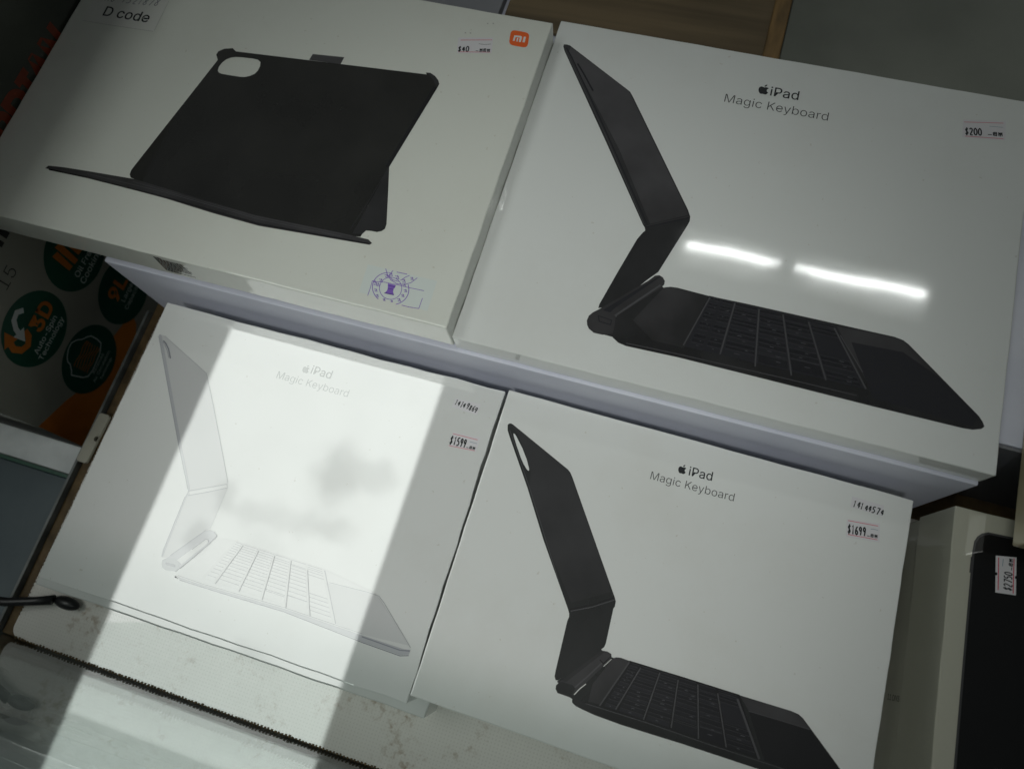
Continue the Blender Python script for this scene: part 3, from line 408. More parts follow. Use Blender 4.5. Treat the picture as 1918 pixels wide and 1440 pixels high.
 'Cooking': (6, [[(267,-7),(205,1),(150,25),(104,63),(70,115),(48,179),(40,254),(48,329),(70,393),(104,445),(150,484),(205,508),(267,516),(305,513),(340,504),(373,490),(402,471),(427,447),(448,418),(463,385),(473,348),(408,348),(389,395),(357,428),(315,449),(267,456),(223,450),(184,432),(150,403),(125,364),(109,314),(103,254),(109,194),(125,145),(151,105),(184,76),(223,59),(267,53),(315,60),(357,81),(389,114),(408,160),(473,160),(463,124),(448,91),(428,62),(402,38),(373,19),(341,5),(305,-4)],[(717,-8),(669,-2),(627,16),(592,46),(566,85),(550,133),(544,187),(550,243),(566,291),(592,330),(627,360),(669,378),(717,384),(766,378),(809,360),(843,330),(869,291),(886,243),(891,187),(886,133),(869,85),(843,46),(809,16),(766,-2)],[(717,46),(752,51),(780,66),(802,89),(817,117),(826,151),(829,187),(826,224),(817,258),(802,287),(780,310),(752,325),(717,330),(683,325),(655,310),(634,287),(618,258),(609,224),(606,187),(609,151),(618,117),(634,89),(655,66),(683,51)],[(1132,-8),(1084,-2),(1042,16),(1007,46),(981,85),(965,133),(959,187),(965,243),(981,291),(1007,330),(1042,360),(1084,378),(1132,384),(1181,378),(1224,360),(1259,330),(1285,291),(1301,243),(1306,187),(1301,133),(1285,85),(1259,46),(1224,16),(1181,-2)],[(1132,46),(1167,51),(1195,66),(1217,89),(1232,117),(1241,151),(1244,187),(1241,224),(1232,258),(1217,287),(1195,310),(1167,325),(1132,330),(1098,325),(1070,310),(1049,287),(1034,258),(1025,224),(1022,187),(1025,151),(1034,117),(1049,89),(1070,66),(1098,51)],[(1450,137),(1450,212),(1461,212),(1625,379),(1701,379),(1524,199),(1518,199)],[(1393,0),(1393,509),(1454,509),(1454,0)],[(1634,0),(1488,186),(1532,229),(1713,0)],[(1774,0),(1774,379),(1835,379),(1835,0)],[(1805,443),(1775,455),(1762,483),(1775,512),(1805,524),(1835,512),(1847,483),(1835,455)],[(2001,227),(2001,0),(1940,0),(1940,379),(1999,379),(2000,287),(1990,287),(2011,332),(2040,362),(2075,379),(2115,384),(2151,380),(2183,369),(2209,349),(2228,321),(2241,285),(2245,240),(2245,0),(2184,0),(2184,235),(2178,275),(2161,304),(2133,323),(2098,329),(2072,326),(2048,317),(2014,283),(2005,257)],[(2504,-151),(2465,-148),(2431,-140),(2403,-127),(2380,-110),(2361,-91),(2348,-69),(2399,-41),(2419,-66),(2452,-88),(2475,-95),(2504,-97),(2546,-92),(2580,-75),(2601,-47),(2609,-6),(2609,68),(2604,68),(2584,41),(2550,16),(2524,8),(2492,5),(2449,10),(2410,27),(2377,53),(2353,90),(2337,136),(2332,191),(2337,246),(2352,293),(2377,332),(2410,361),(2449,378),(2493,384),(2525,382),(2551,373),(2586,346),(2605,319),(2610,319),(2610,379),(2670,379),(2670,-9),(2664,-54),(2648,-90),(2622,-117),(2588,-136),(2548,-147)],[(2502,59),(2534,63),(2561,75),(2582,95),(2597,121),(2607,154),(2610,193),(2607,231),(2597,264),(2582,291),(2561,312),(2535,325),(2502,330),(2470,325),(2442,312),(2421,290),(2406,262),(2397,229),(2394,193),(2397,155),(2406,123),(2422,96),(2443,76),(2470,63)]]),
 '9L': (30, [[(226,516),(256,513),(285,506),(310,494),(333,478),(352,458),(368,434),(380,408),(387,378),(389,347),(387,322),(382,296),(373,270),(359,240),(340,207),(315,168),(200,0),(130,0),(301,248),(307,248),(287,221),(257,202),(218,195),(188,197),(161,203),(137,214),(116,229),(98,247),(83,269),(72,294),(66,321),(64,352),(66,382),(73,411),(85,436),(101,459),(120,479),(143,494),(168,506),(196,513)],[(226,460),(207,459),(190,454),(174,446),(160,435),(148,423),(138,407),(131,390),(127,372),(125,352),(127,331),(131,313),(138,295),(148,280),(160,268),(174,257),(190,250),(207,245),(226,243),(245,245),(263,249),(279,257),(293,267),(305,280),(314,295),(322,312),(326,330),(327,350),(326,371),(322,390),(314,407),(305,422),(293,435),(279,446),(263,454),(245,459)],[(513,0),(513,509),(578,509),(578,57),(814,57),(814,0)]]),
 'Large': (0, [[(60,0),(60,509),(125,509),(125,57),(361,57),(361,0)],[(553,-9),(518,-5),(487,5),(461,22),(441,45),(428,73),(423,108),(427,138),(436,161),(470,193),(493,203),(518,211),(545,216),(571,220),(602,224),(627,227),(658,235),(668,255),(668,257),(660,297),(633,322),(589,331),(542,322),(511,301),(493,274),(434,291),(450,322),(471,346),(497,364),(526,375),(556,382),(587,384),(632,379),(656,372),(679,360),(699,343),(715,320),(726,290),(730,251),(730,0),(670,0),(670,52),(665,52),(645,25),(608,1),(583,-6)],[(563,45),(595,49),(621,59),(656,93),(668,138),(668,190),(652,182),(624,176),(593,171),(568,168),(527,159),(496,139),(485,105),(495,72),(523,52)],[(835,0),(835,379),(894,379),(894,321),(898,321),(912,347),(935,367),(963,380),(995,385),(1011,384),(1026,384),(1026,322),(1012,324),(989,326),(941,315),(908,284),(896,237),(896,0)],[(1248,-151),(1209,-148),(1175,-140),(1147,-127),(1124,-110),(1105,-91),(1092,-69),(1143,-41),(1163,-66),(1196,-88),(1219,-95),(1248,-97),(1290,-92),(1323,-75),(1345,-47),(1353,-6),(1353,68),(1348,68),(1328,41),(1294,16),(1268,8),(1236,5),(1193,10),(1154,27),(1121,53),(1096,90),(1081,136),(1075,191),(1081,246),(1096,293),(1121,332),(1154,361),(1193,378),(1237,384),(1269,382),(1295,373),(1329,346),(1349,319),(1354,319),(1354,379),(1414,379),(1414,-9),(1408,-54),(1392,-90),(1366,-117),(1332,-136),(1292,-147)],[(1246,59),(1278,63),(1305,75),(1326,95),(1341,121),(1351,154),(1354,193),(1351,231),(1341,264),(1326,291),(1305,312),(1279,325),(1246,330),(1213,325),(1186,312),(1165,290),(1150,262),(1141,229),(1138,193),(1141,155),(1150,123),(1165,96),(1187,76),(1214,63)],[(1678,-8),(1627,-2),(1583,16),(1548,46),(1522,85),(1506,132),(1501,187),(1506,242),(1522,290),(1547,329),(1581,359),(1623,378),(1672,384),(1702,382),(1732,374),(1760,361),(1786,341),(1807,315),(1823,282),(1834,242),(1837,194),(1837,169),(1541,169),(1541,221),(1804,221),(1776,202),(1773,237),(1764,269),(1749,294),(1729,314),(1703,326),(1672,330),(1640,326),(1613,313),(1591,294),(1575,270),(1566,241),(1562,211),(1562,178),(1566,139),(1577,106),(1594,80),(1617,61),(1646,50),(1679,46),(1720,53),(1752,73),(1772,105),(1831,91),(1820,63),(1801,39),(1778,19),(1749,4),(1716,-5)]]),
 'Capacity': (0, [[(267,-7),(205,1),(150,25),(104,63),(70,115),(48,179),(40,254),(48,329),(70,393),(104,445),(150,484),(205,508),(267,516),(305,513),(340,504),(373,490),(402,471),(427,447),(448,418),(463,385),(473,348),(408,348),(389,395),(357,428),(315,449),(267,456),(223,450),(184,432),(150,403),(125,364),(109,314),(103,254),(109,194),(125,145),(151,105),(184,76),(223,59),(267,53),(315,60),(357,81),(389,114),(408,160),(473,160),(463,124),(448,91),(428,62),(402,38),(373,19),(341,5),(305,-4)],[(670,-9),(636,-5),(604,5),(578,22),(558,45),(545,73),(540,108),(544,138),(553,161),(588,193),(610,203),(635,211),(662,216),(688,220),(719,224),(744,227),(775,235),(786,255),(786,257),(777,297),(750,322),(706,331),(659,322),(628,301),(610,274),(551,291),(567,322),(589,346),(614,364),(643,375),(673,382),(704,384),(749,379),(773,372),(796,360),(816,343),(832,320),(843,290),(847,251),(847,0),(787,0),(787,52),(783,52),(762,25),(725,1),(700,-6)],[(680,45),(712,49),(738,59),(773,93),(786,138),(786,190),(770,182),(741,176),(710,171),(686,168),(644,159),(614,139),(602,105),(612,72),(640,52)],[(952,-143),(952,379),(1011,379),(1011,319),(1017,319),(1037,346),(1071,373),(1096,381),(1128,384),(1173,378),(1212,361),(1245,332),(1269,293),(1284,245),(1290,189),(1284,133),(1269,84),(1245,45),(1213,16),(1173,-2),(1129,-8),(1097,-5),(1072,4),(1037,31),(1017,59),(1013,59),(1013,-143)],[(1119,47),(1152,51),(1179,66),(1200,88),(1215,117),(1224,151),(1227,189),(1224,227),(1215,261),(1200,290),(1179,311),(1152,325),(1119,330),(1087,325),(1060,312),(1039,291),(1024,263),(1015,229),(1012,189),(1015,150),(1024,115),(1040,86),(1061,65),(1088,51)],[(1483,-9),(1449,-5),(1418,5),(1392,22),(1371,45),(1358,73),(1354,108),(1357,138),(1367,161),(1401,193),(1424,203),(1449,211),(1475,216),(1502,220),(1533,224),(1557,227),(1589,235),(1599,255),(1599,257),(1590,297),(1564,322),(1519,331),(1473,322),(1441,301),(1424,274),(1365,291),(1381,322),(1402,346),(1428,364),(1457,375),(1487,382),(1518,384),(1563,379),(1587,372),(1609,360),(1630,343),(1646,320),(1657,290),(1660,251),(1660,0),(1600,0),(1600,52),(1596,52),(1576,25),(1539,1),(1514,-6)],[(1494,45),(1525,49),(1552,59),(1587,93),(1599,138),(1599,190),(1583,182),(1555,176),(1524,171),(1499,168),(1458,159),(1427,139),(1416,105),(1426,72),(1453,52)],[(1920,-8),(1872,-2),(1830,16),(1795,46),(1769,85),(1752,133),(1747,187),(1752,243),(1769,291),(1795,330),(1830,360),(1872,378),(1920,384),(1947,383),(1973,377),(2018,356),(2053,322),(2065,301),(2074,277),(2016,262),(2003,289),(1983,311),(1955,325),(1920,330),(1886,325),(1858,310),(1837,287),(1821,258),(1812,224),(1809,187),(1812,151),(1821,117),(1837,89),(1858,66),(1886,51),(1920,46),(1955,52),(1984,66),(2004,89),(2017,117),(2076,102),(2067,78),(2054,56),(2019,21),(1997,9),(1974,-1),(1948,-6)],[(2161,0),(2161,379),(2222,379),(2222,0)],[(2192,443),(2162,455),(2150,483),(2162,512),(2192,524),(2222,512),(2235,483),(2222,455)],[(2479,379),(2479,327),(2282,327),(2282,379)],[(2340,471),(2401,471),(2401,98),(2411,61),(2446,50),(2460,51),(2477,54),(2488,2),(2467,-3),(2443,-4),(2400,2),(2367,21),(2347,52),(2340,93)],[(2550,-139),(2564,-86),(2574,-87),(2606,-89),(2633,-74),(2653,-36),(2665,-1),(2520,379),(2587,379),(2668,155),(2679,121),(2689,87),(2698,53),(2708,21),(2686,21),(2696,53),(2705,87),(2715,121),(2727,155),(2808,379),(2874,379),(2707,-58),(2694,-85),(2679,-107),(2642,-136),(2594,-145),(2567,-143)]]),
 'Advanced': (0, [[(16,0),(201,509),(276,509),(463,0),(395,0),(287,302),(276,334),(264,372),(250,420),(232,478),(245,478),(228,419),(213,371),(201,333),(191,302),(85,0)],[(110,142),(110,199),(370,199),(370,142)],[(675,-8),(630,-2),(591,16),(559,45),(534,84),(519,133),(514,189),(519,245),(534,293),(559,332),(591,361),(631,378),(675,384),(707,381),(733,373),(767,346),(786,319),(790,319),(790,509),(851,509),(851,0),(792,0),(792,59),(786,59),(767,31),(732,4),(707,-5)],[(684,47),(716,51),(743,65),(764,86),(779,115),(788,150),(791,189),(788,229),(779,263),(764,291),(743,312),(716,325),(684,330),(651,325),(624,311),(603,290),(588,261),(579,227),(576,189),(579,151),(588,117),(604,88),(625,66),(652,51)],[(1067,0),(921,379),(988,379),(1069,155),(1081,121),(1091,87),(1100,53),(1110,21),(1088,21),(1098,53),(1107,87),(1117,121),(1128,155),(1209,379),(1276,379),(1130,0)],[(1453,-9),(1419,-5),(1388,5),(1361,22),(1341,45),(1328,73),(1324,108),(1327,138),(1336,161),(1371,193),(1393,203),(1419,211),(1445,216),(1471,220),(1502,224),(1527,227),(1559,235),(1569,255),(1569,257),(1560,297),(1533,322),(1489,331),(1442,322),(1411,301),(1393,274),(1334,291),(1350,322),(1372,346),(1398,364),(1426,375),(1457,382),(1487,384),(1532,379),(1556,372),(1579,360),(1599,343),(1616,320),(1626,290),(1630,251),(1630,0),(1570,0),(1570,52),(1566,52),(1545,25),(1509,1),(1483,-6)],[(1464,45),(1495,49),(1521,59),(1557,93),(1569,138),(1569,190),(1553,182),(1525,176),(1494,171),(1469,168),(1428,159),(1397,139),(1385,105),(1395,72),(1423,52)],[(1796,227),(1796,0),(1735,0),(1735,379),(1794,379),(1794,287),(1785,287),(1806,332),(1835,362),(1870,379),(1910,384),(1946,380),(1977,369),(2003,349),(2023,321),(2035,285),(2040,240),(2040,0),(1978,0),(1978,235),(1973,275),(1955,304),(1928,323),(1892,329),(1867,326),(1843,317),(1809,283),(1799,257)],[(2299,-8),(2251,-2),(2209,16),(2174,46),(2148,85),(2132,133),(2126,187),(2132,243),(2148,291),(2174,330),(2209,360),(2251,378),(2299,384),(2327,383),(2352,377),(2397,356),(2432,322),(2445,301),(2454,277),(2395,262),(2383,289),(2362,311),(2334,325),(2299,330),(2265,325),(2237,310),(2216,287),(2201,258),(2191,224),(2188,187),(2191,151),(2201,117),(2216,89),(2237,66),(2265,51),(2299,46),(2335,52),(2363,66),(2384,89),(2396,117),(2455,102),(2446,78),(2433,56),(2398,21),(2377,9),(2353,-1),(2327,-6)],[(2700,-8),(2648,-2),(2605,16),(2570,46),(2544,85),(2527,132),(2522,187),(2527,242),(2543,290),(2569,329),(2603,359),(2645,378),(2693,384),(2724,382),(2754,374),(2782,361),(2807,341),(2829,315),(2845,282),(2855,242),(2859,194),(2859,169),(2563,169),(2563,221),(2826,221),(2798,202),(2795,237),(2786,269),(2771,294),(2750,314),(2724,326),(2693,330),(2661,326),(2634,313),(2613,294),(2597,270),(2587,241),(2584,211),(2584,178),(2587,139),(2598,106),(2616,80),(2639,61),(2667,50),(2700,46),(2742,53),(2773,73),(2793,105),(2853,91),(2841,63),(2823,39),(2799,19),(2770,4),(2737,-5)],[(3087,-8),(3042,-2),(3003,16),(2971,45),(2946,84),(2931,133),(2926,189),(2931,245),(2947,293),(2971,332),(3004,361),(3043,378),(3087,384),(3119,381),(3145,373),(3179,346),(3198,319),(3202,319),(3202,509),(3264,509),(3264,0),(3205,0),(3205,59),(3198,59),(3179,31),(3144,4),(3119,-5)],[(3096,47),(3128,51),(3155,65),(3176,86),(3191,115),(3200,150),(3203,189),(3200,229),(3191,263),(3176,291),(3155,312),(3128,325),(3096,330),(3063,325),(3036,311),(3015,290),(3000,261),(2991,227),(2988,189),(2991,151),(3000,117),(3016,88),(3037,66),(3064,51)]]),
 'Circ': (0, [[(16,0),(201,509),(276,509),(463,0),(395,0),(287,302),(276,334),(264,372),(250,420),(232,478),(245,478),(228,419),(213,371),(201,333),(191,302),(85,0)],[(110,142),(110,199),(370,199),(370,142)],[(532,0),(532,379),(593,379),(593,0)],[(563,443),(533,455),(521,483),(533,512),(563,524),(594,512),(606,483),(594,455)],[(699,0),(699,379),(758,379),(758,321),(762,321),(776,347),(799,367),(827,380),(859,385),(876,384),(890,384),(890,322),(876,324),(853,326),(805,315),(772,284),(760,237),(760,0)],[(1361,-7),(1298,1),(1243,25),(1198,63),(1163,115),(1141,179),(1133,254),(1141,329),(1163,393),(1198,445),(1243,484),(1298,508),(1361,516),(1398,513),(1433,504),(1466,490),(1495,471),(1520,447),(1541,418),(1556,385),(1566,348),(1502,348),(1483,395),(1450,428),(1409,449),(1361,456),(1316,450),(1277,432),(1244,403),(1218,364),(1202,314),(1197,254),(1202,194),(1218,145),(1244,105),(1277,76),(1316,59),(1361,53),(1409,60),(1450,81),(1483,114),(1502,160),(1566,160),(1557,124),(1541,91),(1521,62),(1496,38),(1466,19),(1434,5),(1398,-4)],[(1656,0),(1656,379),(1717,379),(1717,0)],[(1687,443),(1657,455),(1645,483),(1657,512),(1687,524),(1717,512),(1730,483),(1717,455)],[(1822,0),(1822,379),(1882,379),(1882,321),(1885,321),(1900,347),(1922,367),(1951,380),(1983,385),(1999,384),(2013,384),(2013,322),(2000,324),(1977,326),(1929,315),(1896,284),(1884,237),(1884,0)],[(2236,-8),(2188,-2),(2146,16),(2111,46),(2085,85),(2069,133),(2063,187),(2069,243),(2085,291),(2111,330),(2146,360),(2188,378),(2236,384),(2263,383),(2289,377),(2334,356),(2369,322),(2382,301),(2391,277),(2332,262),(2319,289),(2299,311),(2271,325),(2236,330),(2202,325),(2174,310),(2153,287),(2137,258),(2128,224),(2125,187),(2128,151),(2137,117),(2153,89),(2174,66),(2202,51),(2236,46),(2272,52),(2300,66),(2321,89),(2333,117),(2392,102),(2383,78),(2370,56),(2335,21),(2314,9),(2290,-1),(2264,-6)],[(2607,-5),(2571,-1),(2540,11),(2514,31),(2494,59),(2481,95),(2477,139),(2477,379),(2538,379),(2538,144),(2544,105),(2562,75),(2589,56),(2625,50),(2651,53),(2674,62),(2708,97),(2718,122),(2721,153),(2721,379),(2782,379),(2782,0),(2723,0),(2723,92),(2732,92),(2711,47),(2682,17),(2647,0)],[(2974,-2),(2936,3),(2909,20),(2893,47),(2887,84),(2887,509),(2948,509),(2948,99),(2955,62),(2981,52),(2995,53),(3004,54),(3015,3),(2996,-1)],[(3184,-9),(3149,-5),(3118,5),(3092,22),(3072,45),(3059,73),(3054,108),(3057,138),(3067,161),(3101,193),(3124,203),(3149,211),(3176,216),(3202,220),(3233,224),(3258,227),(3289,235),(3299,255),(3299,257),(3291,297),(3264,322),(3220,331),(3173,322),(3142,301),(3124,274),(3065,291),(3081,322),(3102,346),(3128,364),(3157,375),(3187,382),(3218,384),(3263,379),(3287,372),(3310,360),(3330,343),(3346,320),(3357,290),(3361,251),(3361,0),(3300,0),(3300,52),(3296,52),(3276,25),(3239,1),(3214,-6)],[(3194,45),(3226,49),(3252,59),(3287,93),(3299,138),(3299,190),(3283,182),(3255,176),(3224,171),(3199,168),(3158,159),(3127,139),(3116,105),(3126,72),(3154,52)],[(3617,379),(3617,327),(3420,327),(3420,379)],[(3478,471),(3539,471),(3539,98),(3549,61),(3583,50),(3598,51),(3615,54),(3626,2),(3605,-3),(3581,-4),(3538,2),(3505,21),(3485,52),(3478,93)],[(3693,0),(3693,379),(3754,379),(3754,0)],[(3724,443),(3694,455),(3682,483),(3694,512),(3724,524),(3754,512),(3767,483),(3754,455)],[(4014,-8),(3966,-2),(3924,16),(3889,46),(3863,85),(3847,133),(3841,187),(3847,243),(3863,291),(3889,330),(3924,360),(3966,378),(4014,384),(4063,378),(4106,360),(4140,330),(4166,291),(4183,243),(4188,187),(4183,133),(4166,85),(4140,46),(4106,16),(4063,-2)],[(4014,46),(4049,51),(4077,66),(4099,89),(4114,117),(4123,151),(4126,187),(4123,224),(4114,258),(4099,287),(4077,310),(4049,325),(4014,330),(3980,325),(3952,310),(3931,287),(3916,258),(3906,224),(3903,187),(3906,151),(3916,117),(3931,89),(3952,66),(3980,51)],[(4336,227),(4336,0),(4275,0),(4275,379),(4334,379),(4334,287),(4325,287),(4346,332),(4374,362),(4409,379),(4450,384),(4486,380),(4517,369),(4543,349),(4563,321),(4575,285),(4579,240),(4579,0),(4518,0),(4518,235),(4513,275),(4495,304),(4468,323),(4432,329),(4406,326),(4383,317),(4349,283),(4339,257)]]),
 '15': (-10, [[(76,0),(76,55),(391,55),(391,0)],[(276,509),(276,0),(212,0),(212,448),(209,448),(86,358),(86,427),(198,509)],[(674,-7),(631,-2),(593,11),(561,32),(536,60),(519,93),(513,130),(575,130),(591,89),(626,60),(674,50),(703,53),(729,64),(751,82),(767,104),(777,131),(781,162),(777,193),(767,221),(750,244),(728,262),(701,273),(671,277),(645,275),(621,268),(581,246),(520,253),(549,509),(819,509),(819,452),(604,452),(587,301),(589,301),(631,325),(656,331),(682,334),(716,330),(747,321),(774,306),(798,285),(817,260),(832,231),(841,199),(844,163),(838,117),(822,76),(796,41),(762,15),(721,-1)]]),
 'DIA': (40, [[(224,-9),(172,-4),(128,9),(91,31),(64,60),(46,96),(38,137),(104,137),(110,110),(123,88),(142,71),(166,59),(194,52),(224,49),(257,52),(286,60),(311,74),(329,92),(341,114),(346,139),(332,179),(296,205),(272,214),(245,222),(184,239),(128,260),(86,289),(60,326),(52,372),(58,413),(75,448),(102,476),(138,498),(180,511),(227,516),(275,511),(316,498),(351,476),(377,449),(394,415),(401,378),(337,378),(326,412),(302,437),(267,453),(225,459),(194,456),(167,448),(129,418),(115,376),(131,334),(169,308),(212,293),(264,279),(312,264),(336,252),(359,238),(379,220),(395,198),(405,171),(408,139),(403,99),(386,64),(360,34),(323,11),(278,-4)],[(507,0),(507,509),(682,509),(735,503),(779,487),(812,462),(836,430),(851,391),(855,348),(851,304),(836,265),(812,233),(779,207),(735,191),(682,186),(556,186),(556,242),(679,242),(715,246),(744,256),(765,272),(780,294),(788,319),(791,348),(788,376),(780,402),(765,423),(743,439),(715,449),(679,452),(571,452),(571,0)],[(1110,0),(987,0),(987,57),(1106,57),(1163,63),(1209,81),(1245,110),(1270,149),(1285,198),(1290,255),(1285,312),(1270,361),(1245,399),(1211,428),(1166,446),(1112,452),(984,452),(984,509),(1116,509),(1185,501),(1244,478),(1290,441),(1325,391),(1346,329),(1353,255),(1346,181),(1324,119),(1290,68),(1242,31),(1182,8)],[(1016,509),(1016,0),(951,0),(951,509)],[(1424,0),(1424,57),(1511,57),(1511,452),(1424,452),(1424,509),(1663,509),(1663,452),(1576,452),(1576,57),(1663,57),(1663,0)],[(1710,0),(1895,509),(1970,509),(2157,0),(2089,0),(1981,302),(1970,334),(1958,372),(1943,420),(1926,478),(1939,478),(1921,419),(1907,371),(1894,333),(1884,302),(1779,0)],[(1804,142),(1804,199),(2064,199),(2064,142)],[(2234,0),(2234,509),(2310,509),(2517,183),(2536,151),(2548,130),(2561,107),(2574,82),(2587,55),(2578,54),(2576,81),(2574,108),(2573,157),(2572,195),(2572,509),(2637,509),(2637,0),(2560,0),(2376,290),(2351,331),(2337,354),(2321,381),(2303,413),(2281,452),(2293,454),(2294,417),(2296,384),(2297,354),(2298,328),(2298,291),(2298,0)]]),
 'OM3': (0, [[(76,0),(76,55),(391,55),(391,0)],[(276,509),(276,0),(212,0),(212,448),(209,448),(86,358),(86,427),(198,509)],[(530,0),(530,55),(844,55),(844,0)],[(729,509),(729,0),(665,0),(665,448),(662,448),(539,358),(539,427),(651,509)],[(1361,-7),(1299,1),(1244,25),(1199,63),(1164,115),(1142,179),(1134,254),(1142,329),(1164,393),(1199,445),(1244,484),(1299,508),(1361,516),(1423,508),(1477,484),(1523,445),(1558,393),(1580,329),(1587,254),(1580,179),(1558,115),(1523,63),(1477,25),(1423,1)],[(1361,53),(1404,59),(1443,76),(1477,105),(1502,144),(1519,194),(1524,254),(1519,314),(1502,365),(1477,404),(1443,433),(1404,450),(1361,456),(1317,450),(1278,433),(1245,404),(1219,364),(1203,314),(1197,254),(1203,194),(1219,144),(1245,105),(1278,76),(1317,59)],[(1687,0),(1687,509),(1779,509),(1904,187),(1914,159),(1926,123),(1939,84),(1949,49),(1934,49),(1945,83),(1957,121),(1969,158),(1980,187),(2103,509),(2195,509),(2195,0),(2131,0),(2131,291),(2132,327),(2132,369),(2133,413),(2134,457),(2140,457),(2133,433),(2125,409),(2109,363),(2095,322),(2083,291),(1969,0),(1913,0),(1798,291),(1786,321),(1772,361),(1756,408),(1748,432),(1739,457),(1746,457),(1747,416),(1748,372),(1749,328),(1749,291),(1749,0)],[(2473,-7),(2429,-3),(2388,10),(2353,30),(2326,57),(2307,91),(2299,132),(2365,132),(2382,87),(2421,59),(2446,52),(2474,50),(2504,53),(2530,61),(2553,74),(2570,93),(2581,116),(2584,145),(2581,172),(2571,196),(2554,217),(2530,234),(2498,244),(2456,248),(2412,248),(2412,299),(2543,448),(2543,452),(2325,452),(2325,509),(2628,509),(2628,461),(2467,278),(2467,289),(2519,288),(2564,276),(2600,253),(2626,222),(2643,186),(2648,145),(2643,103),(2626,66),(2599,36),(2564,12),(2522,-2)]]),
}

